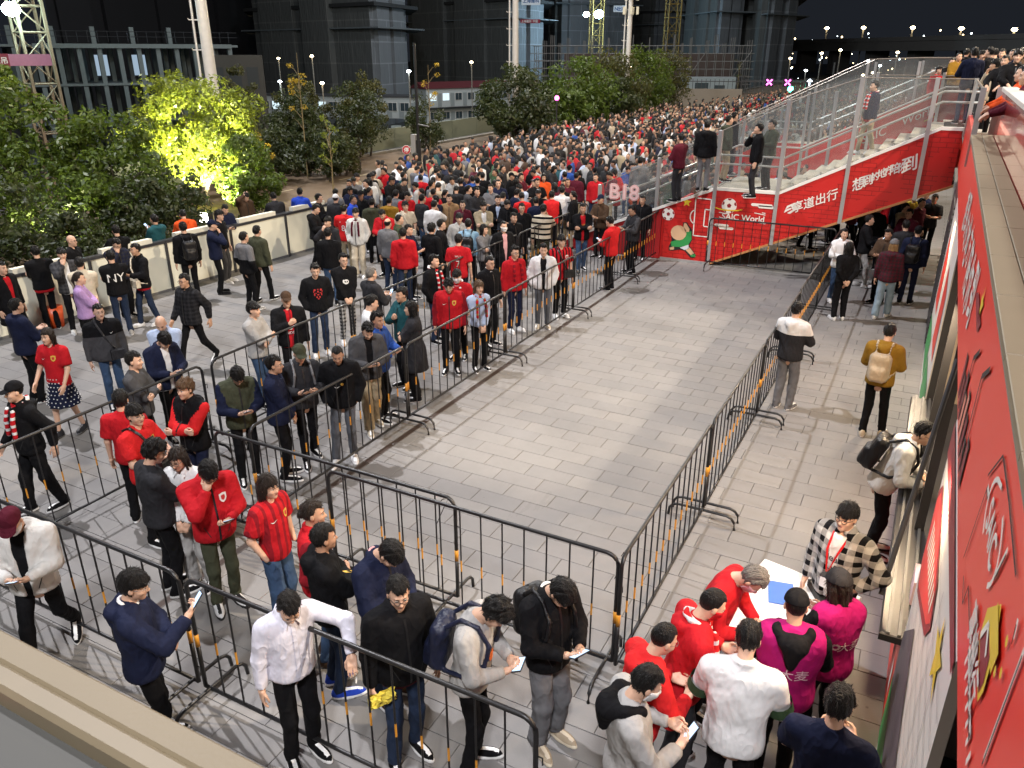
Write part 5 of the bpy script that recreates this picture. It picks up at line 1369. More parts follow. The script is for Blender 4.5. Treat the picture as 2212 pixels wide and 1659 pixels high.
def tree(name, x, y, h, r, label, leaf='green', n=3500, size=.11, trunk=.09, nclump=34, z0=.35, seed=0, group='trees and shrubs beyond the parapet', stems=1, zb=0.0, flat=1.0, cat='tree'):
    g = np.random.default_rng(seed + 100); t = empty(name, (x, y, zb), g.uniform(0, 6), label=label, cat=cat, group=group)
    tips = []; mb = MB()
    for s in range(stems):
        b0 = np.array([g.normal() * .25, g.normal() * .25, 0]) * (stems > 1)
        p = [b0]; 
        for i in range(4): p.append(p[-1] + np.array([g.normal() * .07 * h / 4, g.normal() * .07 * h / 4, h * z0 * 1.2 / 4 + (h * .03)]))
        mb.tube(p, trunk, 7, r2=trunk * .6)
        for i in range(9 if stems == 1 else 4):
            a = g.uniform(0, 2 * math.pi); q = p[-1 - (i % 3)]; L = r * g.uniform(.5, .95)
            m1 = q + np.array([math.cos(a) * L * .5, math.sin(a) * L * .5, h * g.uniform(.10, .25)]); m2 = m1 + np.array([math.cos(a + .3) * L * .45, math.sin(a + .3) * L * .45, h * g.uniform(.06, .28)])
            mb.tube([q, (q + m1) / 2 + g.normal(size=3) * .05, m1, m2], trunk * .45, 5, r2=trunk * .1); tips += [m1, m2]
    mb.build('trunk', BARK, t, smooth=True)
    cl = []
    for i in range(nclump):
        a, u = g.uniform(0, 2 * math.pi), g.uniform(-1, 1); rr = math.sqrt(1 - u * u) * g.uniform(.55, 1) * (1.0 - .25 * max(u, 0))
        c = np.array([r * rr * math.cos(a), r * rr * math.sin(a), h * (z0 + (1 - z0) * (.5 + .5 * u * .92))])
        cl.append((c, r * g.uniform(.20, .36) * flat))
    for q in tips: cl.append((q, r * .22))
    V, F = leaves(g, cl, n, size)
    link('crown', mesh('crown', V, F, LEAF[leaf]), t)
    return t
# the large trees on the left
tree('broadleaf_tree', -22.6, 10.6, 4.2, 2.2, 'large dark green tree at the left edge behind the parapet', 'green', 6500, .10, nclump=44, seed=1, z0=.16, flat=.72)
tree('broadleaf_tree', -24.4, 14.2, 4.6, 2.4, 'tall green tree behind the parapet, second from left', 'green', 7500, .10, nclump=46, seed=2, z0=.16, flat=.72)
tree('broadleaf_tree', -26.6, 15.4, 5.5, 1.0, 'slim green tree with a high tip among the left trees', 'green', 3000, .10, seed=12, z0=.2)
tree('broadleaf_tree', -22.0, 15.8, 3.6, 2.0, 'low green tree filling the gap behind the smokers', 'green', 6000, .095, nclump=40, seed=3, z0=.1, flat=.75)
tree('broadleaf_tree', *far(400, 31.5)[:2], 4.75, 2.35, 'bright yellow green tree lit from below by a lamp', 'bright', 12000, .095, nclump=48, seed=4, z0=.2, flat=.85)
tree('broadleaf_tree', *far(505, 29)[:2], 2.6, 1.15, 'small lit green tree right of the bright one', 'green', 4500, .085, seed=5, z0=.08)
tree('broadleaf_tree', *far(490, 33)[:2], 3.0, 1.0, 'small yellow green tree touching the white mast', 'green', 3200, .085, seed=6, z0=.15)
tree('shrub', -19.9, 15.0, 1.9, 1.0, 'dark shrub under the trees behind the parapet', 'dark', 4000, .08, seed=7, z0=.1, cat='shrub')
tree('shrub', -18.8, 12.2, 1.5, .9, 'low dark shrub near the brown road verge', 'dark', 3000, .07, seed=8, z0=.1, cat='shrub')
for i in range(7): tree('hedge_shrub', -17.7 + .15 * math.sin(i * 2), 5.5 + i * 1.9, .85 + .1 * (i % 3), .75, f'{ordw[i]} clipped dark shrub just outside the cream parapet', 'dark', 1500, .06, seed=40 + i, z0=.1, nclump=14, cat='shrub')
for src, tgt, pw, ang in (((-20.6, 18.0, .4), (-24.3, 20.6, 2.8), 7000, 70), ((far(425, 27.6)[0], far(425, 27.6)[1], .4), (*far(415, 31.5)[:2], 2.8), 6500, 80), ((far(400, 30.6)[0], far(400, 30.6)[1], .4), (*far(400, 31.6)[:2], 3.6), 5000, 130), ((-20.2, 13.0, .4), (-23.4, 14.0, 3.0), 800, 100), ((-20.3, 10.5, .3), (-23.2, 11.0, 3.0), 500, 100)):
    lamp('tree_uplight_or_fill', 'SPOT', src, pw, (1, .95, .55), tgt, .12, R(ang), .7)  # the ground floodlight, plus further spots added to brighten the leaves
lb = empty('ground_floodlight', (-20.7, 18.0, 0), label='small white floodlight on the ground glowing under the bright tree', cat='lamp')
MB().box((-.22, -.1, .1), (.22, .1, .45)).build('housing', DKM, lb); MB().box((-.2, -.108, .12), (.2, -.102, .43)).build('lens', emis('flood_lens', (1, .97, .85), 25), lb)
for i, (x, y, h, r) in enumerate(((-20.6, 8.4, 2.2, 1.3), (-21.2, 10.2, 2.0, 1.2), (-20.4, 12.0, 2.3, 1.3), (-21.0, 14.0, 2.2, 1.3), (-20.4, 16.6, 2.1, 1.2), (-22.6, 13.0, 2.4, 1.4), (-22.8, 17.2, 2.4, 1.3))):
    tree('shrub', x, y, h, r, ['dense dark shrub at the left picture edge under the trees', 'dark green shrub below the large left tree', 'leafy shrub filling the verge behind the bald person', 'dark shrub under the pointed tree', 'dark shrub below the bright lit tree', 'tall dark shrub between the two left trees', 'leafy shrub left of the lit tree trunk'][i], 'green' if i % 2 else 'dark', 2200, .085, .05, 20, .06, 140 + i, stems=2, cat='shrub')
for i, (x, y, h, r) in enumerate(((-26.2, 24.6, 3.2, 1.5), (-27.4, 26.6, 3.4, 1.5), (-24.8, 25.6, 2.3, 1.3), (-26.8, 33.6, 3.2, 1.3), (-25.6, 28.4, 2.4, 1.2), (-28.0, 30.6, 3.4, 1.4), (-23.9, 29.4, 1.8, 1.0), (-26.0, 39.0, 3.0, 1.4))):
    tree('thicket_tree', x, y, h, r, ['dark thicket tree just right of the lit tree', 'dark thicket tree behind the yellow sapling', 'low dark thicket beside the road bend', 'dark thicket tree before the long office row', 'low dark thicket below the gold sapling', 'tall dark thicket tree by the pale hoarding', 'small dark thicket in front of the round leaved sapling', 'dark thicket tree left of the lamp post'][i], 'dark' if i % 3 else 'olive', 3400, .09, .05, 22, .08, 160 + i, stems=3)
# trees and saplings along the road in the middle
mid = [(-24.6, 31.0, 4.0, 1.4, 'dark', 'dark bushy tree by the road left of the stop sign'), (-26.6, 29.0, 3.6, 1.3, 'dark', 'dark tree behind the sapling with round leaves'), (-23.3, 27.4, 2.1, 1.2, 'dark', 'low dark shrub by the road bend'),
       (-29.5, 33.0, 4.2, 1.3, 'olive', 'brownish thin tree before the site offices'), (-27.8, 36.0, 4.3, 1.25, 'olive', 'olive tree in front of the white site office row'), (-33.5, 32.5, 4.6, 1.0, 'olive', 'thin dark tree between the mast and the gold sapling')]
for i, (x, y, h, r, lf, lab) in enumerate(mid): tree('roadside_tree', x, y, h, r, lab, lf, 3800, .085, .06, 24, .2, 60 + i, stems=2)
for i, (px, py_, h, lab, gold) in enumerate(((665, 385, 5.2, 'slender sapling with gold leaves at its top', 'gold'), (930, 330, 4.6, 'bare sapling with yellow branches beside the lamp post', 'gold'), (720, 415, 2.5, 'sapling with a few round green leaves behind the crowd', 'bright'), (575, 420, 2.2, 'thin sapling with yellow leaves left of the leaning man', 'gold'), (1590, 215, 4.2, 'lone yellow green sapling far behind the crowd', 'olive'), (548, 410, 2.0, 'small bare sapling beside the bright tree', 'gold'))):
    x, y, _ = at(px, py_)
    g = np.random.default_rng(80 + i); t = empty('sapling', (x, y, 0), 0, label=lab, cat='sapling', group='saplings along the road')
    mb = MB(); p = [(0, 0, 0), (.04, 0, h * .4), (0, .05, h * .7), (.06, 0, h)]; mb.tube(p, .03, 6, r2=.008); tips = []
    for j in range(12):
        z = h * g.uniform(.3, .95); a = g.uniform(0, 6.28); L = .55 * g.uniform(.5, 1); e = (math.cos(a) * L, math.sin(a) * L, z + L * .9); mb.tube([(0, 0, z), (e[0] * .5, e[1] * .5, z + L * .6), e], .012, 4, r2=.004); tips.append((np.array(e), .16))
    mb.build('trunk', mat('sapling_bark', (.22, .17, .08), .8), t, smooth=True)
    if gold == 'gold': tips = [q for q in tips if q[0][2] > h * .55] or tips
    V, F = leaves(g, tips, 260, .06); link('crown', mesh('crown', V, F, LEAF[gold]), t)
bush = [(-22.3, 43.0, 4.5, 2.3, 'dark', 'dark leafy tree left of the middle white mast'), (-21.4, 50, 4.8, 2.5, 'green', 'first big bushy tree right of the middle mast'), (-21.8, 57, 5.2, 3.0, 'olive', 'tallest bushy tree behind the crowd'), (-22.5, 65, 5.3, 3.2, 'green', 'bushy tree in front of the scaffolding'), (-23.5, 75, 5.2, 3.2, 'olive', 'last bushy tree before the open verge'), (-24.5, 47, 4.4, 2.4, 'dark', 'dark bushy tree set back behind the others'), (-20.4, 46, 3.2, 1.6, 'green', 'small leafy tree beside the packed crowd'), (-20.3, 54, 3.4, 1.8, 'dark', 'low dark tree at the crowd edge')]
for i, (x, y, h, r, lf, lab) in enumerate(bush): tree('bushy_tree', x, y, h, r, lab, lf, 5500, .15, .10, 40, .1, 20 + i, stems=3)
for i, (px, py_, h, r) in enumerate(((598, 215, 4.2, 2.0), (650, 212, 4.0, 2.0), (700, 212, 4.2, 1.9), (755, 215, 3.5, 2), (790, 213, 3.6, 2.2), (845, 210, 4.6, 2.4), (872, 212, 4.4, 2.0))):
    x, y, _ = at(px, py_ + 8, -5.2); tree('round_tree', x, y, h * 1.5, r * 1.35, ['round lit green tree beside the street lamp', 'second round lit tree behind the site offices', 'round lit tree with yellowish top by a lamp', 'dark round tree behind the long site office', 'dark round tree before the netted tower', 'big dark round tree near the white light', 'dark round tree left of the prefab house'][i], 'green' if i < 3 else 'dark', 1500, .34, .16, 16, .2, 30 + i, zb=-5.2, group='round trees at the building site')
lamp('street_lamp_light', 'POINT', (*at(610, 225, -5.2)[:2], 3.0), 500, (1, .85, .5), size=.2)
lamp('street_lamp_light', 'POINT', (-25.5, 36.5, 7.0), 330, (1, .72, .38), size=.2)
lamp('street_lamp_light', 'POINT', (-25.5, 14.5, 7.0), 420, (1, .72, .38), size=.2)
lamp('street_lamp_light', 'POINT', (-25.5, 62, 7.5), 700, (1, .78, .45), size=.2)

# ================================================================== MASTS, POSTS, SIGNS
def ladder_mast(x, y, h, r0, r1, label, rungs=.42):
    t = empty('floodlight_mast', (x, y, 0), math.atan2(-y, -x) + math.pi / 2, label=label, cat='mast')
    mb = MB(); mb.tube([(0, 0, 0), (0, 0, h * .25)], r0, 14, r2=r0 * .97); mb.tube([(0, 0, h * .25), (0, 0, h)], r0 * .93, 14, r2=r1); mb.build('shaft', mat('mast_white', (.62, .60, .56), .45), t, smooth=True)
    mb = MB(); a = -(r0 + .17)
    mb.tube([(a, 0, 1.5), (a + (r0 - r1) * .8, 0, h)], .045, 6); mb.build('ladder_rail', mat('mast_white', (.62, .60, .56), .45), t)
    mb = MB(); z = 2.0
    while z < h:
        k = (r0 - r1) * .8 * z / h; mb.tube([(a + k - .18, 0, z + .06), (a + k - .16, 0, z), (-.05, 0, z)], .02, 5); z += rungs * 2
    mb.build('rung', mat('mast_white', (.62, .60, .56), .45), t)
    return t
x, y, _ = far(449, 36.5); ladder_mast(x, y, 22, .235, .17, 'tall white mast with ladder rungs rising behind the bright tree', .55)
x, y, _ = at(1113, 309); ladder_mast(x, y, 24, .19, .13, 'tall white mast in the middle beside the leafy tree', .45)
x, y, _ = far(1357, 62); t = ladder_mast(x, y, 10.2, .20, .14, 'grey white mast with antennas at its top', .5)
mb = MB()
for i, a in enumerate((0, 1.2, 2.4, 3.6, 4.8)): 
    c_, s_ = math.cos(a) * .45, math.sin(a) * .45; mb.box((c_ - .11, s_ - .07, 8.6 + .4 * (i % 2)), (c_ + .11, s_ + .07, 9.7 + .4 * (i % 2))); mb.tube([(0, 0, 9.0), (c_, s_, 9.0)], .03, 5)
    mb.box((c_ * 1.1 - .09, s_ - .09, 7.7), (c_ * 1.1 + .09, s_ + .09, 8.2))
mb.build('antenna_panels', mat('antenna_cream', (.62, .58, .44), .5), t)
x, y, _ = at(907, 375); t = empty('lamp_post', (x, y, 0), 0, label='slim black lamp post behind the round red sign', cat='lamp post')
MB().tube([(0, 0, 0), (0, 0, 1.5)], .11, 8).tube([(0, 0, 1.5), (0, 0, 5.6)], .065, 8).build('pole', mat('post_black', (.015, .015, .016), .4), t, smooth=True)
MB().box((-.34, -.12, .8), (-.1, .12, 1.75)).build('control_box', mat('box_grey', (.30, .29, .27), .5), t); MB().tube([(0, 0, 2.2), (.8, -.3, 2.15)], .03, 6).build('bracket', STEEL, t)
x, y, _ = at(881, 388); ang = math.atan2(-x, y); t = empty('stop_sign', (x, y, 0), 0, label='red octagonal stop sign with white character above a blue round sign', cat='sign')
t.rotation_euler = (0, 0, math.atan2(-x, y))
MB().tube([(0, 0, 0), (0, 0, 1.15)], .025, 8).build('post', STEEL, t)
def octo(r, n=8): return [(r * math.cos(2 * math.pi * (i + .5) / n), r * math.sin(2 * math.pi * (i + .5) / n)) for i in range(n)]
mb = MB(); mb.prism([(a, b + 1.28) for a, b in octo(.18)], -.05, -.03, 'y', 0); mb.prism([(a, b + 1.28) for a, b in octo(.20)], -.03, -.01, 'y', 1); text_on(mb, '停', (0, -.054, 1.28), (1, 0, 0), (0, 0, 1), .18, 1, bold=.03); mb.build('sign_plate', [mat('sign_red_plate', (.48, .02, .03), .35, var=0), WHITEP], t)
mb = MB(); mb.prism([(a, b + .93) for a, b in octo(.13, 20)], -.045, -.02, 'y', 0); mb.build('lower_sign_plate', mat('sign_blue_plate', (.02, .06, .38), .35, var=0), t)
x, y, _ = at(30, 560); t = empty('thin_pole', (x - 1.2, y + .2, 0), 0, label='thin grey leaning pole behind the parapet at left', cat='pole')
MB().tube([(0, 0, 0), (-.25, .1, 2.4)], .035, 8).build('pole', STEEL, t, smooth=True)
# street lamps with lit heads
LAMPW = emis('lamp_head_warm', (1, .80, .48), 26)
LAMPC = emis('lamp_head_cool', (.8, .92, 1), 24)
def street_lamp(px, py_, D, label, col=LAMPW, r=.18, h=None, grp='street lamps'):
    X, Y, _ = far(px, D); d = ray(px, py_); z = CAM_H + d[2] / math.hypot(d[0], d[1]) * D
    t = empty('street_lamp', (X, Y, 0), math.atan2(-Y, -X), label=label, cat='street lamp', group=grp)
    MB().tube([(0, 0, -5.2 if X < -29.6 else 0), (0, 0, z - .1), (.1 * r / .18, 0, z + .05)], r * .35, 6).build('pole', mat('lamp_pole_grey', (.20, .19, .17), .5), t)
    MB().ball((.25 * r / .18, 0, z), (r * 1.5, r, r * .6), 8).build('lamp_head', col, t)
for px, py_, D, lab, r in ((600, 126, 78, 'street lamp on a thin pole at far left of the round trees', .13), (673, 121, 90, 'small bright street lamp before the dark tower', .18), (690, 179, 60, 'low street lamp glowing behind the gold sapling', .14), (1018, 134, 95, 'street lamp before the netted tower at centre', .18), (1097, 165, 70, 'street lamp left of the middle mast', .12), (1367, 145, 95, 'street lamp right of the antenna mast', .22), (598, 176, 66, 'cool white street lamp among the round trees', .15)):
    street_lamp(px, py_, D, lab, LAMPC if 'cool' in lab else LAMPW, r)
street_lamp(881, 154, 75, 'white tall lit lamp beside the big dark round tree', LAMPC, .2)
for i, px in enumerate((1699, 1779, 1857, 1962, 2066, 2180)): street_lamp(px, (62, 61, 60, 60, 62, 64)[i], 260 - i * 14, f'{ordw[i] if i else "leftmost"} lit lamp along the elevated road bridge', LAMPW, .55, grp='lamps on the bridge')
for i, (px, py_) in enumerate(((1709, 126), (1746, 152), (1775, 115), (1815, 108), (1878, 131), (1893, 157), (1906, 142), (1939, 113), (1872, 162))): street_lamp(px, py_, 150, f'street lamp under the bridge, {ordw[i] if i < 7 else ("eighth", "ninth")[i - 7]} of a scattered row', LAMPC if i in (1, 4, 6) else LAMPW, .26, grp='lamps under the bridge')

# ================================================================== BUILDING SITE
def netting(name, c, ln, sx=6.0, sz=3.0):
    k = NT(name); m = k.n('Mapping'); m.inputs['Rotation'].default_value = (R(90), 0, 0)
    uv = k.n('UVMap'); b = k.n('TexBrick', offset=.5); b.inputs['Scale'].default_value = 1; b.inputs['Brick Width'].default_value = sx; b.inputs['Row Height'].default_value = sz; b.inputs['Mortar Size'].default_value = .10
    b.inputs['Color1'].default_value = (*c, 1); b.inputs['Color2'].default_value = tuple(x * .9 for x in c) + (1,); b.inputs['Mortar'].default_value = (*ln, 1)
    k.l(uv.outputs[0], b.inputs['Vector']); f = k.noise(.6, 5); k.color(k.mix(k.math('MULTIPLY', f, .5), b.outputs[0], tuple(x * .6 for x in c))); k.b.inputs['Roughness'].default_value = .85
    f2 = k.noise(3, 3, k.scaled(1, 1, .15)); k.bump(f2, .5, .3)
    return k.m
NET = netting('safety_netting_lit', (.215, .23, .245), (.33, .35, .37)); NET_SHADE = netting('safety_netting_shaded', (.13, .135, .13), (.19, .19, .18))  # one netting in lit and shaded tones, light put into the colour
def face(me, P, Q, z0, z1, m=0):
    """vertical sheet with metre UVs"""
    L = math.hypot(Q[0] - P[0], Q[1] - P[1]); z0 = -5.3; return [(P[0], P[1], z0), (Q[0], Q[1], z0), (Q[0], Q[1], z1), (P[0], P[1], z1)], [(0, 0), (L, 0), (L, z1 - z0), (0, z1 - z0)]
def uvmesh(name, faces, mats, mi):
    V, UV, F = [], [], []
    for v, uv in faces: b = len(V); V += v; UV += uv; F.append((b, b + 1, b + 2, b + 3))
    me = mesh(name, V, F, mats, mi); l = me.uv_layers.new(name='UVMap')
    for i, uv in enumerate(UV): l.data[i].uv = uv
    return me
SLAB = mat('site_slab_dark', (.03, .03, .03), .8)
def tower(cols, label, h=95, ledge=None, mats=(NET_SHADE, NET), group='netted towers under construction'):
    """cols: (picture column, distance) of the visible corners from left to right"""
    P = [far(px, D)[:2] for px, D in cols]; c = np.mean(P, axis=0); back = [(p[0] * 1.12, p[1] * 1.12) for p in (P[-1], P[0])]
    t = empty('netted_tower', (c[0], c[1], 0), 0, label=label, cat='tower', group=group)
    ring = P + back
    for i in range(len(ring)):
        a, b = ring[i], ring[(i + 1) % len(ring)]; m = mats[1] if i == len(P) - 2 else mats[0]  # right-hand visible face gets the lit tone, the others the shaded one
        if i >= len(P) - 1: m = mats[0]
        v, uv = face(None, (a[0] - c[0], a[1] - c[1]), (b[0] - c[0], b[1] - c[1]), 0, h); link('netting', uvmesh('netting', [(v, uv)], [m], [0]), t)
        if i < len(P) - 1:                       # projecting bays and pipes on the visible faces
            a_, b_ = np.array(a) - c, np.array(b) - c; d = unit(b_ - a_); n = np.array([d[1], -d[0]]); L = np.linalg.norm(b_ - a_)
            if n @ c > 0: n = -n
            g = np.random.default_rng(int(cols[0][0]) + i); k = 0.08
            while k < .7:
                w_ = g.uniform(.22, .34); p0, p1 = a_ + d * L * k, a_ + d * L * (k + w_); dep = g.uniform(.5, 1.2)
                q0, q1 = p0 + n * dep, p1 + n * dep
                fs = [face(None, p0, q0, 0, h), face(None, q0, q1, 0, h), face(None, q1, p1, 0, h)]; link('bay', uvmesh('bay', fs, [m], [0] * 3), t); k += w_ + g.uniform(.08, .25)
    for z in ledge or ():
        mb = MB(); rr = [(np.array(p) - c) * 1.0 for p in ring]; o_ = [q + unit(q) * 2.0 for q in rr]
        mb.prism([tuple(q) for q in o_], z, z + .5, 'z'); mb.build('ledge', SLAB, t)
        mb = MB(); mb.prism([tuple(q + unit(q) * 3.0) for q in rr], z - 3.0, z - 2.8, 'z'); mb.build('catch_net', mat('catch_net', (.16, .18, .19), .9), t)
    return t, P, c
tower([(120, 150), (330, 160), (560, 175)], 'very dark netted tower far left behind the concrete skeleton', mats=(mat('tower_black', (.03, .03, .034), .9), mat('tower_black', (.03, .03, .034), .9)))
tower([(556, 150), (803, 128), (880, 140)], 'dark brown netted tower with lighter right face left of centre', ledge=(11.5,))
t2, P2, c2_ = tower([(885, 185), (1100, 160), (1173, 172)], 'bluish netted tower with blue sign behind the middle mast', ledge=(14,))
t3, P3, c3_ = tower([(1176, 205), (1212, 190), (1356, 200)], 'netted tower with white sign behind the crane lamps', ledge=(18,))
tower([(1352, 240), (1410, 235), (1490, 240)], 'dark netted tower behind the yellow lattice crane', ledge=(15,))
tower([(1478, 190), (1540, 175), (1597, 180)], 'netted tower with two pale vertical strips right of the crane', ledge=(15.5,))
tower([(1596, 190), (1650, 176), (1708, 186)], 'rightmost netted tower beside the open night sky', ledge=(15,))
def banner(px0, px1, py0, py1, D, label, base, words, ink, size):
    """sign hung on a tower face"""
    a, b = far(px0, D), far(px1, D); zz = lambda p, q: CAM_H + (lambda d: d[2] / math.hypot(d[0], d[1]) * D)(ray(p, q))
    z0, z1 = zz((px0 + px1) / 2, py1), zz((px0 + px1) / 2, py0); u = unit(np.array(b[:2]) - np.array(a[:2])); L = math.hypot(b[0] - a[0], b[1] - a[1])
    t = empty('site_banner', (a[0], a[1], z0), math.atan2(u[1], u[0]), label=label, cat='banner')
    MB().box((0, -.1, 0), (L, .05, z1 - z0)).build('board', base, t)
    mb = MB()
    for w, cx in words: text_on(mb, w, (L * cx, -.12, (z1 - z0) / 2), (1, 0, 0), (0, 0, 1), size * (z1 - z0), 0, bold=.03)
    mb.build('lettering', ink, t)
BLUEI = mat('sign_ink_blue', (.03, .12, .35), .5, var=0)
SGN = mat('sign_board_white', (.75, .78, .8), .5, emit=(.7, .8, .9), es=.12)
banner(1126, 1166, -8, 11, 158, 'white sign with blue characters high on the bluish tower', SGN, [('上海建科', .5)], BLUEI, .42)
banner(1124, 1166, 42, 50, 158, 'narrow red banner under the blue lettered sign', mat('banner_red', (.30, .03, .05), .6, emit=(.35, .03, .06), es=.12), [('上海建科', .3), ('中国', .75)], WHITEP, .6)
banner(1321, 1349, 12, 26, 186, 'white sign with dark letters on the tower by the crane lamps', SGN, [('N', .2), ('出行', .65)], BLUEI, .6)
# tower cranes (lattice masts) with floodlights
CRY = mat('crane_yellow', (.30, .20, .05), .6)
def crane(px0, px1, py_base, D, h, label, c=CRY, n=None):
    x, y, _ = far((px0 + px1) / 2, D); w = (px1 - px0) / FOC * D * .98 / 2
    t = empty('tower_crane', (x, y, 0), math.atan2(-y, -x) + math.pi / 2 + .3, label=label, cat='crane')
    mb = MB()
    for a, b in ((-w, -w), (w, -w), (w, w), (-w, w)): mb.box((a - .09, b - .09, -5.2), (a + .09, b + .09, h))
    mb.build('mast_leg', c, t); mb = MB(); z = -4.8; k = 0
    while z < h - w * 2:
        q = [(-w, -w), (w, -w), (w, w), (-w, w)]
        for i in range(4):
            a, b = q[i], q[(i + 1) % 4]; mb.tube([(a[0], a[1], z), (b[0], b[1], z)], .06, 4); s = k % 2
            mb.tube([((a, b)[s][0], (a, b)[s][1], z), ((b, a)[s][0], (b, a)[s][1], z + w * 2)], .05, 4)
        z += w * 2; k += 1
    mb.build('lattice', c, t)
    return t, x, y
t, x, y = crane(54, 96, 0, 66, 18, 'lattice crane mast with a dazzling white floodlight at far left', mat('crane_rust', (.22, .15, .09), .7))
def flood(t, x, y, px, py_, D, col, power, s=.5):
    d = ray(px, py_); z = CAM_H + d[2] / math.hypot(d[0], d[1]) * D; X, Y, _ = far(px, D)
    o = MB().ball((0, 0, 0), (s, s, s * .8), 12).build('floodlight', emis('flood_head_' + str(px), col, 120), t, t.matrix_world.inverted() @ Vector((X, Y, z)))
    k = 1.02; lamp('crane_floodlight', 'POINT', (X * .985, Y * .985, z), power, col, size=.4)
bpy.context.view_layer.update()
flood(t, x, y, 45, 20, 64, (.55, .95, 1.0), 350, .55)
x, y, _ = far(75, 64.5); t = empty('site_banner', (x - .9, y - 1.0, 0), math.atan2(-y, -x) + math.pi / 2, label='red and pink board across the far left crane mast', cat='banner')
zz = CAM_H + (lambda d: d[2] / math.hypot(d[0], d[1]) * 64.5)(ray(75, 130)); MB().box((-1.7, -1.1, zz - .4), (-.2, -1.0, zz + .4)).build('board', mat('board_darkred', (.22, .02, .04), .6), t); MB().box((-.2, -1.1, zz - .33), (2.2, -1.0, zz + .37)).build('board', mat('board_pink', (.42, .17, .26), .6), t)
mb = MB(); text_on(mb, '2#塔吊', (-.95, -1.108, zz), (1, 0, 0), (0, 0, 1), .35, 0, bold=.02); mb.build('lettering', WHITEP, t)
t, x, y = crane(1275, 1297, 0, 172, 23, 'lattice crane mast carrying two bluish floodlights')
bpy.context.view_layer.update()
flood(t, x, y, 1290, 31, 166, (.5, .78, 1.0), 3500, .9); flood(t, x, y, 1264, 31, 166, (.6, .85, 1.0), 800, .6)
crane(1436, 1460, 0, 165, 60, 'tall yellow lattice crane mast between two netted towers')
for px, D, z, pw in ((1140, 92, 26, 10500), (860, 70, 24, 11500), (640, 80, 24, 3500), (1620, 128, 30, 4200), (1330, 118, 30, 8500), (1450, 150, 32, 3500)):
    lamp('site_floodlight', 'POINT', (*far(px, D)[:2], z), pw, (.86, .93, 1), size=.5)
# concrete skeleton on the left
a, b = np.array(far(-40, 88)[:2]), np.array(far(515, 92)[:2]); u = unit(b - a); L = np.linalg.norm(b - a)
sk = empty('concrete_skeleton', (a[0], a[1], 0), math.atan2(u[1], u[0]), label='concrete building skeleton of bare columns and slabs lit cyan', cat='building')
CONC = mat('raw_concrete', (.13, .15, .15), .85, vs=.8)
for z in (-4.3, -.9, 2.5, 5.9):
    o = MB().box((0, 0, z - .2), (L, 16, z)).build('slab', CONC, sk)
MB().box((4, -.2, 5.6), (L * .97, .12, 5.98)).build('edge_beam', CONC, sk)
colm = MB().box((-.2, -.2, 0), (.2, .2, 3.15)).me('column', CONC)
for i in range(13):
    for j in range(3):
        for z in (-4.3, -.9, 2.5): link('column', colm, sk, (.8 + i * (L - 1.6) / 12, .3 + j * 5, z))
    if i % 2: link('column', MB().box((-.2, -.2, 0), (.2, .2, 1.6)).me('column', CONC), sk, (.8 + i * (L - 1.6) / 12, 2.3, 5.9))
mb = MB()
for i in range(26): mb.tube([(i * L / 26, -.1, 6.1), (i * L / 26, -.1, 7.1)], .03, 4)
mb.tube([(0, -.1, 7.05), (L, -.1, 7.05)], .025, 4); mb.tube([(0, -.1, 6.6), (L, -.1, 6.6)], .025, 4); mb.build('guard_rail', DKM, sk)
for i in (5, 7): MB().box((.5 + i * L / 12, 8, 3.0), (2.0 + i * L / 12, 8.1, 5.0)).build('lit_opening', emis('site_window', (.6, .8, 1), .5), sk)
lamp('site_lamp', 'POINT', (*far(210, 74)[:2], 9), 900, (.6, .95, 1.0), size=.3)
lamp('site_lamp', 'POINT', (*far(640, 62)[:2], 3), 900, (.75, .95, .95), size=.3)
x, y, _ = far(500, 80); t = empty('site_hut', (x, y, 0), math.atan2(-y, -x) + math.pi / 2, label='low concrete block at the right end of the skeleton', cat='building')
MB().box((-2.2, 0, -5.2), (2.6, 6, 5.0)).build('wall', mat('hut_brown', (.05, .042, .034), .8), t)
for i in range(3): MB().box((-1.9 + i * 1.5, -.05, 2.2), (-.9 + i * 1.5, .0, 4.0)).build('opening', SLAB, t)
# long white office row and the red roofed prefab house
WALLW = mat('office_white', (.50, .53, .52), .6); WIN = mat('office_window', (.05, .07, .08), .2); WINL = emis('office_window_lit', (.72, .92, 1), 1.1); ROOFR = mat('prefab_roof_red', (.16, .03, .035), .6)
def offices(px0, D0, px1, D1, h, n, lit, label, roof, storeys=1, zb_=-5.2):
    a, b = np.array(far(px0, D0)[:2]), np.array(far(px1, D1)[:2]); u = unit(b - a); L = np.linalg.norm(b - a)
    t = empty('site_office', (a[0], a[1], zb_), math.atan2(u[1], u[0]), label=label, cat='building', group='white site offices')
    MB().box((0, 0, 0), (L, 4, h)).build('wall', WALLW, t); MB().prism([(-.3, h), (4.4, h), (2, h + .9)] if roof is ROOFR else [(-.2, h), (4.2, h), (4.2, h + .18), (-.2, h + .18)], -.3, L + .3, 'x').build('roof', roof, t)
    for s in range(storeys):
        zb = h / storeys * s
        for i in range(n):
            xx = L * (i + .5) / n; m = WINL if (s, i) in lit else WIN
            f = MB().box((xx - .65, -.06, zb + .9), (xx + .65, -.01, zb + 2.05)).build('window', WHITEP, t); mb = MB(); mb.box((xx - .58, -.09, zb + .97), (xx - .03, -.065, zb + 1.98)); mb.box((xx + .03, -.09, zb + .97), (xx + .58, -.065, zb + 1.98)); mb.build('pane', m, f)
            MB().box((xx + .9, -.05, zb + .1), (xx + 1.6, -.01, zb + 2.0)).build('door', mat('office_door', (.30, .33, .33), .5), t)
    if storeys > 1: MB().box((0, -1.0, h / 2 - .1), (L, -.06, h / 2 + .02)).build('walkway', DKM, t)
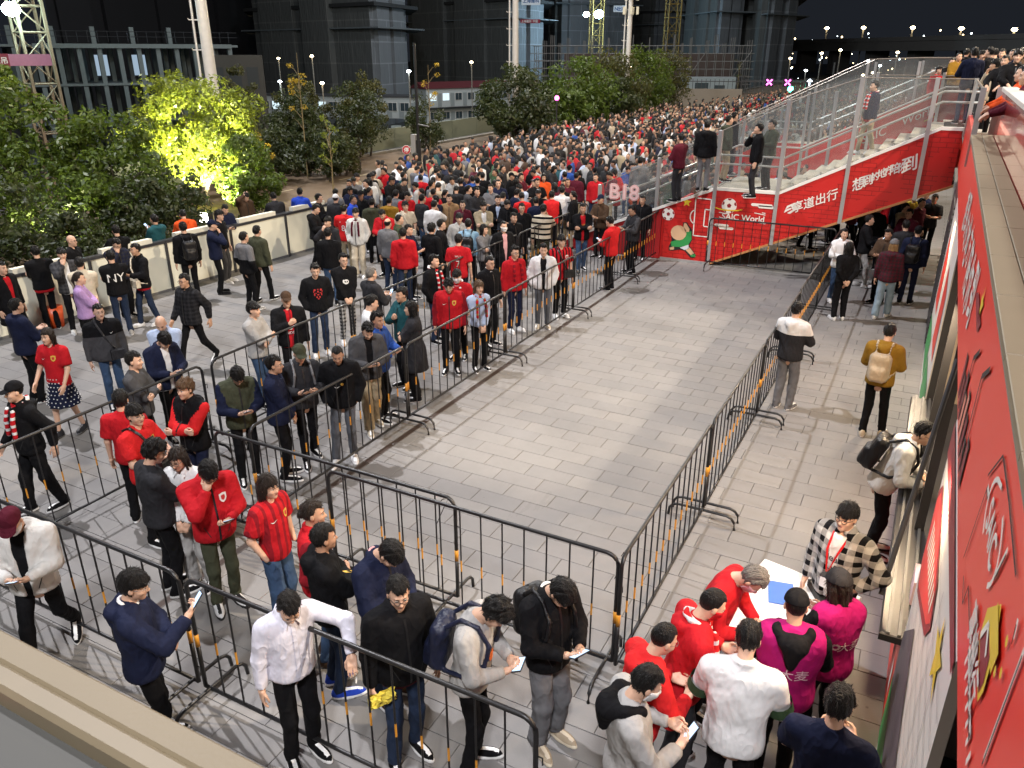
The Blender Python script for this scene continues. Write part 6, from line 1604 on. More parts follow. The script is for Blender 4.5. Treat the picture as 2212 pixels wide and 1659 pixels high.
offices(548, 122, 882, 112, 2.7, 13, {(0, 1), (0, 5)}, 'long low white site office row with lit windows', mat('office_roof', (.07, .07, .075), .7), 1, -3.0)
offices(917, 126, 1105, 136, 5.4, 7, {(1, 0), (1, 1)}, 'two storey white prefab house with dark red roof', ROOFR, 2)
offices(1106, 142, 1150, 140, 5.2, 2, {(0, 0), (1, 1)}, 'small white prefab with red roof left of the leafy tree', ROOFR, 2)
# hoarding along the road
HO = mat('hoarding_green_cream', (.20, .22, .16), .6, vs=.5)
ho = empty('site_hoarding', (-28.4, 20, 0), 0, label='pale green site hoarding along the far side of the road', cat='fence')
for i in range(16): MB().box((-.05, i * 3.2 + .02, .05), (.05, i * 3.2 + 3.18, 1.15)).build('panel', HO, ho); 
a, b = np.array(far(420, 96)[:2]), np.array(far(950, 96)[:2]); u = unit(b - a); L = np.linalg.norm(b - a)
ho2 = empty('site_hoarding', (a[0], a[1], -5.2), math.atan2(u[1], u[0]), label='grey green hoarding row standing in front of the white offices', cat='fence')
for i in range(22): MB().box((i * L / 22 + .02, -.05, .05), ((i + 1) * L / 22 - .02, .05, 2.2 + .5 * (i % 5 == 2))).build('panel', mat('hoarding_grey', (.26, .30, .29), .6), ho2)
for i, (px, py_, w) in enumerate(((600, 262, 8), (560, 300, 9), (700, 275, 9), (780, 282, 8), (500, 330, 7))):
    x, y, _ = at(px, py_, -5.2); t = empty('material_stack', (x, y, -5.2), .3 * i, label=['pale stack of boards by the hoarding', 'grey stack of pipes left of the saplings', 'long pale stack in the site yard', 'sheeted stack below the white offices', 'low stack near the mast foot'][i], cat='stack', group='stacks in the site yard')
    for k in range(4): MB().box((-w / 2 + .2 * k, -1.5, .35 * k), (w / 2 - .3 * k, 1.5, .35 * k + .28)).build('board', mat('stack_pale', (.24, .26, .26), .8, vs=.5), t)
# scaffold frame in front of the towers
x, y, _ = far(1385, 120); t = empty('scaffolding', (x, y, -2.5 if x < -29.6 else 0), math.atan2(-y, -x) + math.pi / 2, label='wide steel scaffolding frame with rebar on top behind the leafy trees', cat='scaffolding')
SCF = mat('scaffold_steel', (.26, .24, .22), .6, metal=.3); mb = MB()
for j in range(3):
    for i in range(27): mb.tube([(-15 + i * 1.15, j * 2.5, 0), (-15 + i * 1.15, j * 2.5, 8.6 + (i * 37 % 5) * .35)], .05, 4)
mb.build('standard', SCF, t); mb = MB()
for j in (0, 2):
    for k in range(9): mb.tube([(-15.6, j * 2.5, .6 + k), (15.4, j * 2.5, .6 + k)], .045, 4)
mb.build('ledger', SCF, t); mb = MB()
for k in range(5): mb.tube([(-14 + k * 6, -.1, .5), (-9 + k * 6, -.1, 8)], .045, 4)
mb.build('brace', SCF, t); MB().box((-11, 2.6, -2.7), (13, 7, 7.6)).build('formwork', mat('formwork_brown', (.09, .06, .05), .8), t)
x, y, _ = far(1530, 118); t = empty('site_office', (x, y, -2.5 if x < -29.6 else 0), math.atan2(-y, -x) + math.pi / 2, label='pale square site cabin right of the scaffolding', cat='building')
MB().box((-3.6, 0, -2.7), (4, 4, 4.6)).build('wall', mat('cabin_pale', (.32, .36, .38), .6), t); MB().box((-1.4, -.05, 1.2), (.4, -.01, 3.9)).build('door', WIN, t); MB().box((1.2, -.05, 2.2), (2.6, -.01, 3.6)).build('window', WIN, t)
x, y, _ = far(1560, 100); t = empty('site_fence', (x, y, -2.5 if x < -29.6 else 0), math.atan2(-y, -x) + math.pi / 2, label='thin dark railing fence behind the far crowd', cat='fence')
MB().box((-14, -.03, 2.1), (16, .03, 2.18)).box((-14, -.03, .3), (16, .03, .38)).build('rail', DKM, t)
br = MB().box((-.03, -.03, 0), (.03, .03, 2.4)).me('bar', DKM)
for i in range(60): link('bar', br, t, (-14 + i * .5, 0, 0))
x, y, _ = far(1420, 90); t = empty('low_wall', (x, y, 0), math.atan2(-y, -x) + math.pi / 2, label='low pale brick wall behind the crowd right of the trees', cat='wall'); MB().box((-6, 0, 0), (9, .3, 1.7)).build('wall', mat('low_wall_pale', (.26, .23, .19), .8), t)
# elevated road bridge and lane signals
a, b = np.array(far(1640, 270)[:2]), np.array(far(2330, 175)[:2]); u = unit(b - a); L = np.linalg.norm(b - a)
t = empty('road_bridge', (a[0], a[1], 0), math.atan2(u[1], u[0]), label='long dark elevated road bridge under the night sky', cat='bridge')
BRC = mat('bridge_concrete', (.16, .15, .14), .8); MB().box((-40, 0, 5.6), (L + 40, 14, 7.6)).build('deck', BRC, t); MB().box((-40, -.3, 7.6), (L + 40, 0, 8.5)).build('parapet', BRC, t)
for i in range(8): MB().box((i * L / 7 - 1.2, 4, 0), (i * L / 7 + 1.2, 9, 5.6)).build('pier', BRC, t)
x, y, _ = far(1715, 120); t = empty('signal_gantry', (x, y, 0), math.atan2(-y, -x) + math.pi / 2, label='road gantry with purple cross lane signals and a green light', cat='traffic signal')
MB().box((-6.5, 0, 0), (-6.3, .2, 4.0)).box((5.2, 0, 0), (5.4, .2, 4.0)).box((-6.5, 0, 1.6), (5.4, .2, 1.75)).build('frame', DKM, t)
zc = CAM_H + (lambda d: d[2] / math.hypot(d[0], d[1]) * 120)(ray(1700, 178))
for i, (xx, col) in enumerate(((-2.7, (1, .15, .7)), (-.3, (1, .15, .7)), (2.5, (.8, .9, 1)))):
    s = MB().box((xx - .6, -.06, zc - .55), (xx + .6, .0, zc + .55)).build('signal_box', SLAB, t); mb = MB()
    if i < 2: mb.tube([(xx - .35, -.1, zc - .35), (xx + .35, -.1, zc + .35)], .09, 5); mb.tube([(xx + .35, -.1, zc - .35), (xx - .35, -.1, zc + .35)], .09, 5)
    else: mb.tube([(xx, -.1, zc - .4), (xx, -.1, zc + .4)], .09, 5); mb.tube([(xx - .3, -.1, zc + .1), (xx, -.1, zc + .4), (xx + .3, -.1, zc + .1)], .09, 5)
    mb.build('lit_symbol', emis('signal_' + str(i), col, 6), s)
x, y, _ = far(1718, 105); z = CAM_H + (lambda d: d[2] / math.hypot(d[0], d[1]) * 105)(ray(1718, 193)); t = empty('traffic_light', (x, y, 0), 0, label='bright green traffic light above the far crowd', cat='traffic light')
MB().tube([(0, 0, 0), (0, 0, z)], .07, 6).build('pole', DKM, t); MB().ball((0, 0, z), .34, 10).build('lens', emis('green_light', (.05, 1, .55), 30), t)
lamp('traffic_light_glow', 'POINT', (x * .99, y * .99, z + .3), 120, (.1, 1, .6), size=.3)
x, y, _ = far(1218, 80); z = CAM_H + (lambda d: d[2] / math.hypot(d[0], d[1]) * 80)(ray(1205, 209)); x, y, _ = far(1205, 46); t = empty('signal_lamp', (x, y, 0), 0, label='small magenta light shining through the leafy tree', cat='lamp'); MB().tube([(0, 0, 0), (0, 0, 2.9)], .04, 6).build('pole', DKM, t); MB().ball((0, 0, 2.9), .13, 8).build('lens', emis('magenta_light', (1, .1, .55), 12), t)
# scattered far city lights, one mass
mb = MB(); g = np.random.default_rng(5)
for i in range(110):
    px = g.uniform(1705, 2140); D = 300; X, Y, _ = far(px, D); z = CAM_H + (114 - g.normal(96, 9) if g.random() < .5 else -g.uniform(0, 55)) / FOC * D; mb.ball((X, Y, z), g.uniform(.12, .42), 5, 0 if g.random() < .7 else 1)
o = mb.build('city_lights', [emis('city_warm', (1, .75, .4), 9), emis('city_cool', (.8, .95, 1), 9)]); tag(o, 'scattered tiny city lights beyond the bridge', 'lights', kind='stuff')

# ================================================================== PEOPLE ONE BY ONE  (crop column, crop row, x, y = head position)
p = person
GQ, GV, GP, GS, GD, GU = 'people in the queue lanes', 'people near the ticket wall', 'people standing by the cream parapet', 'people on the red stairs', 'people on the deck', 'people under the stairs'
# ---- front of the queue
def cig(o, J, s):
    h = J['wrL'] + np.array([.0, .05, -.17]); mb = MB(); mb.tube([tuple(h), tuple(h + np.array([.03, .05, -.01]))], .006, 6); mb.build('cigarette', WHITEP, o)
p((1, 3, 285, 275), 18, 'person in white dress shirt and black trousers leaning an elbow on a barrier', 'shirt', (.80, .79, .90), 'black', 'rest', 'stand', 'short', pitch=28, yaw=10, group=GQ, lean=6, shirt='white', watch=True, glasses='grey', extra=cig, hgt=1.75, wd=1.0)
p((0, 3, 1160, 85), 85, 'person in navy hoodie holding a lit phone up at the front barrier', 'hoodie', 'navy', 'black', 'raised', 'stand', 'fringe', pitch=12, yaw=15, group=GQ, shirt='white', glasses='grey', phone='person in navy hoodie', wd=1.08, hgt=1.74)
p((0, 2, 100, 1190), -25, 'person in pale open hooded jacket and maroon cap with lowered white mask', 'hoodie', 'offwhite', 'black', 'phone', 'walk', 'short', cap='maroon', mask='white', open_='black', pitch=30, group=GQ, phone='person in maroon cap', hgt=1.74, wd=1.06)
p((1, 3, 1230, 150), 22, 'person in black jacket and round glasses holding a yellow snack packet', 'jacket', 'black', 'darkdenim', 'down', 'contra', 'short', pitch=10, yaw=12, glasses=True, group=GQ, shoe='black', hem='maroon', wd=1.08, hgt=1.76, belly=1.1)
p((1, 3, 2065, 320), 72, 'person in grey crew sweatshirt and navy backpack bent over a white phone', 'sweater', 'lightgrey', 'black', 'phone', 'stand', 'messy', pitch=48, group=GQ, pack='navy', pr='school', phone='_person in grey sweatshirt', lean=6, hgt=1.75)
p((2, 3, 430, 150), 40, 'person in black overshirt and grey cargo trousers typing on a phone', 'jacket', 'black', 'grey', 'phone', 'stand', 'fringe', pitch=48, group=GQ, shirt='white', phone='_person in black overshirt', fit='wide', shoe='beige', sole='cream', hgt=1.76, pack='black')
p((1, 2, 1160, 1470), 45, 'person in navy blazer with pale collar looking straight down', 'jacket', 'navy', 'darkdenim', 'phone', 'stand', 'fringe', pitch=52, group=GQ, shirt='pink', shoe='brown', hgt=1.75)
p((1, 2, 590, 1330), 98, 'person in black hoodie with white headset band and blue trainers', 'hoodie', 'black', 'darkdenim', 'cross', 'stand', 'short', yaw=-5, group=GQ, shoe='royal', pr='frog', skin=2, hgt=1.72)
p((1, 2, 500, 1120), 80, 'person in dark red jacket with hair tied in a small bun', 'jacket', 'red', 'denim', 'pocket', 'stand', 'bun', hc='dark', group=GQ, skin=1, shoe='brown', sole='brown', hgt=1.71, sl='darkred')
p((1, 2, 110, 890), 45, 'person with long dark hair in red jersey and wide blue jeans', 'jersey', 'red', 'denim', 'pocket', 'contra', 'bob', hc='dark', group=GQ, pr='crest', fit='wide', hgt=1.66, wd=.95, kind='vstripes', c2='darkred', kp=12)
p((0, 2, 1800, 770), 14, 'person in red club jacket hiding the mouth with a hand over a phone', 'jacket', 'red', 'olive', 'mouthphone', 'stand', 'fringe', pitch=36, glasses=True, group=GQ, phone='person in red club jacket', pr='crestw', shoe='white', sole='black', wd=1.12, belly=1.2, hgt=1.75)
p((0, 2, 1335, 590), 105, 'person in charcoal sweatshirt with star on the sleeve facing a friend', 'sweater', 'charcoal', 'black', 'crossb', 'stand', 'messy', pitch=18, group=GQ, wd=1.1, hgt=1.77, glasses=True)
p((0, 2, 1535, 650), -32, 'person with long brown hair and black glasses in white shirt', 'shirt', 'white', 'lightgrey', 'clasp', 'stand', 'long', hc='dark', glasses=True, pitch=14, group=GQ, fit='wide', wd=.92, hgt=1.66, shirt='white')
p((0, 2, 1170, 270), 48, 'person in bright red jersey with a black strap over the shoulder', 'jersey', 'brightred', 'black', 'hold', 'stand', 'fringe', yaw=15, glasses='grey', group=GQ, strap='black', pr='crest', wd=1.06, hgt=1.74)
p((0, 2, 1045, 140), 160, 'person in red jersey seen from behind over the shoulder of another fan', 'jersey', 'red', 'black', 'down', 'stand', 'fringe', group=GQ, hgt=1.70)
p((0, 2, 1600, 45), -50, 'person with light brown hair in black padded vest over red tee', 'jacket', 'black', 'navy', 'cross', 'stand', 'messy', hc='brown', hood=True, sl='brightred', group=GQ, shirt='maroon', hgt=1.72, extra=None)
p((0, 2, 120, 70), -72, 'person in black cap and red scarf in black tracksuit striding away', 'jacket', 'black', 'black', 'walk', 'step', 'short', cap='black', scarf=('red', 'white'), group='people on the open plaza', fit='baggy', hgt=1.72, hood=True)
p((0, 1, 2050, 1590), 12, 'person in olive and navy jacket typing on a phone at the lane corner', 'jacket', 'olive', 'black', 'phone', 'stand', 'fringe', pitch=40, sl='navy', glasses=True, group=GQ, phone='person in olive and navy jacket', hgt=1.71)
p((1, 1, 160, 1495), 80, 'person in navy harrington jacket with folded hands looking right', 'jacket', 'navy', 'black', 'clasp', 'stand', 'short', group=GQ, glasses='grey', hgt=1.74, skin=1)
p((1, 1, 378, 1400), 12, 'person in black cap and dark padded vest holding a small white phone', 'jacket', 'charcoal', 'black', 'hold', 'step', 'short', cap='olive', group=GQ, pack='grey', pitch=12, hgt=1.73, glasses=True, phone='person in olive black cap')
p((1, 1, 705, 1410), -5, 'person with buzz cut in black hooded top with green print', 'hoodie', 'black', 'greydenim', 'pocket', 'contra', 'buzz', group=GQ, pitch=22, shoe='white', pr='frog', skin=2, shirt='grey', hgt=1.73)
p((1, 1, 965, 1200), 15, 'person in dark grey open jacket looking down at a phone', 'jacket', 'darkgrey', 'khaki', 'phone', 'step', 'quiff', pitch=34, open_='black', group=GQ, fit='wide', shoe='cream', sole='white', phone='person in dark grey open jacket', hgt=1.75)
p((1, 1, 1050, 1110), 60, 'person in bright blue jacket with receding hair', 'jacket', 'blue', 'black', 'hold', 'stand', 'quiff', yaw=15, group=GQ, skin=2, hgt=1.74)
p((1, 1, 1335, 1010), -95, 'person with long black hair in long dark coat and open sandals', 'coat', 'charcoal', 'black', 'cross', 'stand', 'long', group=GQ, wd=.92, fit='wide', hgt=1.67)
p((1, 1, 1005, 960), 95, 'person in white tee with head bowed beside the blue jacket', 'tee', 'white', 'navy', 'down', 'stand', 'short', pitch=15, group=GQ, hgt=1.74)
p((1, 1, 1255, 890), -55, 'person in teal grey jacket turned to the left', 'jacket', 'teal', 'black', 'chest', 'stand', 'short', group=GQ, hgt=1.75, skin=1, hood=True)
p((1, 1, 262, 930), 8, 'person in brown cap with open black jacket over a red jersey', 'jacket', 'black', 'black', 'chest', 'stand', 'short', cap='brown', glasses=True, open_=('red', 'vstripes', 'darkred', 14), pr='side', strap=None, group=GQ, wd=1.08, hgt=1.73)
p((1, 1, -20, 1020), 60, 'person in pale grey sweatshirt with folded arms behind the barrier', 'sweater', 'lightgrey', 'denim', 'cross', 'stand', 'fringe', group=GQ, hgt=1.73)
p((1, 1, 510, 680), 10, 'person in black sweatshirt with a red animal face print', 'sweater', 'black', 'darkdenim', 'pocket', 'contra', 'quiff', pitch=12, glasses='grey', pr='tiger', group=GQ, shoe='white', hgt=1.76)
p((1, 1, 755, 590), 14, 'person in black sweatshirt with white panda print and plaid trousers', 'sweater', 'black', 'black', 'clasp', 'contra', 'quiff', yaw=-8, glasses=True, pr='panda', bkind='plaid', bc2='lightgrey', group=GQ, shoe='white', hgt=1.75)
p((1, 1, 1000, 710), 125, 'person with grey hair in dark jacket seen from behind', 'jacket', 'charcoal', 'khaki', 'hold', 'stand', 'short', hc='grey', group=GQ, hgt=1.74, phone='person with grey hair')
# ---- along the inner barrier
p((1, 1, 1665, 810), -3, 'person in zipped red track jacket with gold crest looking down', 'jacket', 'red', 'black', 'down', 'stand', 'curly', pitch=24, glasses='grey', sl='darkred', pr='crest', group=GQ, wd=1.04, hgt=1.75)
p((1, 1, 1735, 730), -15, 'person in red top with white mask and red scarf behind the track jacket', 'jersey', 'red', 'black', 'pocket', 'stand', 'fringe', mask='white', scarf=('red', 'white'), group=GQ, pitch=15, hgt=1.70)
p((1, 1, 1925, 825), 22, 'person with brown bob and red gold scarf over black vest', 'shirt', 'lightblue', 'black', 'clasp', 'stand', 'bob', hc='brown', scarf=('red', 'mustard'), group=GQ, wd=.92, hgt=1.64)
p((1, 1, 2020, 615), 42, 'person in black cardigan and round glasses in the inner lane', 'jacket', 'black', 'black', 'down', 'stand', 'short', glasses=True, shirt='white', group=GQ, hgt=1.76)
p((1, 1, 1540, 600), 60, 'person with topknot in black jacket and red scarf', 'jacket', 'black', 'darkdenim', 'pocket', 'stand', 'bun', scarf=('red', 'white'), group=GQ, hgt=1.74, hair_=None) if False else p((1, 1, 1540, 600), 60, 'person in black jacket with red white scarf looking right', 'jacket', 'black', 'darkdenim', 'pocket', 'stand', 'quiff', scarf=('red', 'white'), group=GQ, hgt=1.74)
p((2, 1, 25, 525), 32, 'person in dark red shirt with a red scarf hanging to the waist', 'sweater', 'red', 'navy', 'down', 'stand', 'quiff', scarf=('darkred', 'red'), group=GQ, glasses=True, shoe='white', hgt=1.75)
p((2, 1, 272, 505), 4, 'person in white bomber jacket over black tee with letters', 'jacket', 'white', 'greydenim', 'pocket', 'stand', 'quiff', open_='black', pr='nfts', group=GQ, shoe='cream', hgt=1.74)
p((2, 1, 428, 425), 24, 'person in red black striped jersey with a shoulder bag', 'jersey', 'red', 'black', 'down', 'stand', 'fringe', kind='vstripes', c2='black', kp=14, strap='black', pr='crestw', glasses='grey', group=GQ, shoe='white', hgt=1.77)
p((2, 1, 845, 260), -125, 'person in scarlet track top reading a phone beside the inner barrier', 'jacket', 'brightred', 'black', 'phone', 'stand', 'short', pitch=18, glasses=True, group=GQ, phone='person in scarlet track top', hgt=1.75)
p((2, 1, 1035, 160), -60, 'person in charcoal jacket with orange piping at the court corner', 'jacket', 'charcoal', 'black', 'hold', 'stand', 'short', pitch=15, glasses=True, group=GQ, sl='darkgrey', hgt=1.74, skin=1)
p((2, 1, 1128, 70), -15, 'person in plain black zip jacket next to the red stairs', 'jacket', 'black', 'black', 'down', 'stand', 'short', group=GQ, hgt=1.76, skin=1)
p((2, 1, 272, 150), 168, 'person in cream and black striped sweater seen from behind', 'sweater', 'cream', 'olive', 'mouth', 'stand', 'short', kind='stripes', c2='black', kp=7.5, group=GQ, hgt=1.78, wd=1.06)
p((2, 1, 612, 145), 12, 'person in open black jacket over red tee with gold characters', 'jacket', 'black', 'denim', 'crossa', 'step', 'short', open_='red', pr='cn', group=GQ, skin=1, hgt=1.75)
p((2, 1, 765, 65), -35, 'person in blue cap and dark brown jacket near the gate glass', 'jacket', 'brown', 'black', 'hold', 'stand', 'short', cap='navy', group=GQ, skin=1, hgt=1.72)
p((2, 1, 85, 140), 8, 'person in black sweater with glasses between two red coats', 'sweater', 'black', 'black', 'down', 'stand', 'short', glasses=True, group=GQ)
p((2, 1, 345, 30), 170, 'person in red and black track jacket walking away', 'jacket', 'brightred', 'black', 'walk', 'step', 'short', sl='black', group=GQ)
p((2, 1, 435, -10), 172, 'person in white shirt and khaki trousers walking away', 'shirt', 'white', 'khaki', 'down', 'step', 'short', group=GQ)
p((2, 1, 525, 30), -110, 'person in black dress with shoulder bag by the gate', 'dress', 'black', 'beige', 'down', 'stand', 'pony', strap='black', group=GQ, wd=.92, hgt=1.65)
p((2, 1, 15, 225), 30, 'person in black jacket with head half cut behind the barrier crowd', 'jacket', 'black', 'black', 'down', 'stand', 'short', group=GQ)
# ---- left open plaza and parapet
G2 = 'people on the open plaza'
p((0, 1, 305, 520), -165, 'person in black sweatshirt with red hem leaning towards the parapet', 'sweater', 'black', 'black', 'crossa', 'stand', 'short', group=GP, hem='red', wd=1.05)
p((0, 1, 535, 540), 12, 'person in dark plaid overshirt smoking with fringe over the eyes', 'jacket', 'charcoal', 'black', 'mouth', 'stand', 'fringe', kind='plaid', c2='darkgrey', open_='white', group=GP, shoe='white')
p((0, 1, 620, 425), 60, 'bald person with glasses in black top behind the plaid smoker', 'sweater', 'black', 'black', 'down', 'stand', None, glasses=True, group=GP, wd=1.05)
p((0, 1, 690, 620), 172, 'person in cream jacket seen from behind by the parapet', 'jacket', 'cream', 'black', 'cross', 'stand', 'short', group=GP)
p((0, 1, 690, 750), 82, 'person with ponytail in fluffy lavender sweater holding yellow food', 'sweater', 'lavender', 'black', 'cross', 'stand', 'pony', kind='fleece', c2='lavender', group=G2, wd=.95, hgt=1.66, hc='dark')
p((0, 1, 955, 560), -170, 'person in black sweatshirt with large white letters on the back', 'sweater', 'black', 'darkdenim', 'crossa', 'stand', 'short', pr='ny', group=G2, shoe='lightgrey', wd=1.05)
p((0, 1, 1168, 500), -62, 'person in black bomber with cream strap beside a big white bag', 'jacket', 'black', 'darkdenim', 'hold', 'step', 'short', strap='cream', group=G2, shoe='white', skin=1, hem='red')
p((0, 1, 1010, 455), 25, 'person with glasses in dark checked jacket smoking over a phone', 'jacket', 'navy', 'black', 'mouthphone', 'stand', 'short', pitch=28, kind='plaid', c2='charcoal', group=GP, glasses=True, phone='person in checked jacket')
p((0, 1, 1000, 335), -160, 'person in black sweater facing the trees over the parapet', 'sweater', 'black', 'black', 'lean', 'stand', 'short', group=GP)
p((0, 1, 1330, 240), -140, 'person in teal hooded top and light jeans filming with a camera', 'hoodie', 'teal', 'lightdenim', 'raised', 'stand', 'short', group=GP, shoe='maroon', phone='person in teal hooded top', skin=1)
p((0, 1, 1580, 310), -165, 'person in black hooded jacket with backpack seen from behind', 'hoodie', 'black', 'black', 'down', 'stand', 'short', pack='black', group=GP, hgt=1.80, shoe='tan')
p((0, 1, 1580, 200), -170, 'person in orange hooded jacket leaning over the parapet', 'hoodie', 'orange', 'black', 'lean', 'stand', 'short', lean=20, group=GP)
p((0, 1, 1835, 290), 88, 'person in navy cap and navy track top with white sleeve stripe', 'jacket', 'navy', 'black', 'mouth', 'stand', 'short', cap='navy', group=GP, sl=None, shoe='black', sole='black')
p((0, 1, 1895, 205), 60, 'person with glasses in loose black tee and grey trousers', 'tee', 'black', 'darkgrey', 'down', 'stand', 'messy', glasses='grey', group=GP, shoe='white', hgt=1.77)
p((0, 1, 1945, 150), 25, 'person in dark navy sweater checking a phone by the parapet', 'sweater', 'navy', 'black', 'phone', 'stand', 'short', pitch=28, group=GP, phone='person in dark navy sweater')
p((0, 1, 2125, 45), 30, 'person in brown jacket scratching the head with a raised hand', 'jacket', 'brown', 'darkgrey', 'brow', 'stand', 'short', pitch=35, group=GP, shoe='charcoal')
p((0, 1, 2110, 395), 125, 'person in two tone grey hooded jacket and black track trousers', 'hoodie', 'grey', 'black', 'pocket', 'stand', 'short', kind='split', c2='black', kp=1.18, group=G2, shoe='lightgrey')
p((1, 1, 10, 340), 140, 'person in olive jacket partly hidden behind the grey hooded one', 'jacket', 'olive', 'black', 'down', 'step', 'short', group=G2)
p((0, 1, 1590, 770), -48, 'person in dark checked shirt striding left across the plaza', 'jacket', 'charcoal', 'black', 'walk', 'walk', 'short', kind='plaid', c2='black', glasses=True, group=G2, skin=1, hgt=1.74, shoe='black')
p((0, 1, 145, 990), 115, 'person in navy hooded jacket looking away at the left edge', 'hoodie', 'navy', 'black', 'hold', 'stand', 'short', group=G2, wd=1.05)
p((0, 1, 15, 660), 40, 'person in black and red coat cut by the left picture edge', 'coat', 'black', 'black', 'down', 'stand', 'short', group=G2, open_='red')
p((0, 1, 410, 1250), -42, 'person with long hair in red jersey and polka dot skirt', 'jersey', 'red', 'navy', 'swingf', 'step', 'long', hc='dark', bottom='skirt', bc2='white', pr='crest', group=G2, wd=.93, hgt=1.66, shoe='charcoal', sole='grey')
p((0, 1, 855, 1040), 12, 'person with glasses in black and grey zip jacket and sling bag', 'jacket', 'black', 'denim', 'down', 'stand', 'short', kind='split', c2='darkgrey', kp=1.27, strap='charcoal', glasses='grey', group=G2, pitch=-5, pr='tick', wd=1.1, belly=1.1, hgt=1.71)
p((0, 1, 1390, 1140), -12, 'bald person in light blue shirt looking down', 'shirt', 'lightblue', 'black', 'clasp', 'stand', None, pitch=30, group=G2, hgt=1.72)
p((0, 1, 1420, 1285), 30, 'person in navy jacket and white shirt reading a phone by the lane end', 'jacket', 'navy', 'black', 'phone', 'stand', 'fringe', pitch=42, open_='white', group=G2, phone='person in navy jacket and white shirt')
p((0, 1, 1160, 1460), 68, 'person in grey tee with strong jaw looking to the right', 'sweater', 'darkgrey', 'black', 'crossa', 'stand', 'short', group=GQ, hgt=1.72)
p((1, 1, 150, 45), -165, 'person in grey jacket leaning on the parapet in striped track trousers', 'jacket', 'charcoal', 'navy', 'lean', 'stand', 'short', lean=14, group=GP, shoe='white', hem='lightgrey')
p((1, 1, 380, 5), 165, 'person in bright blue jacket at the end of the parapet', 'jacket', 'royal', 'denim', 'hold', 'stand', 'short', group=GP, shoe='charcoal')
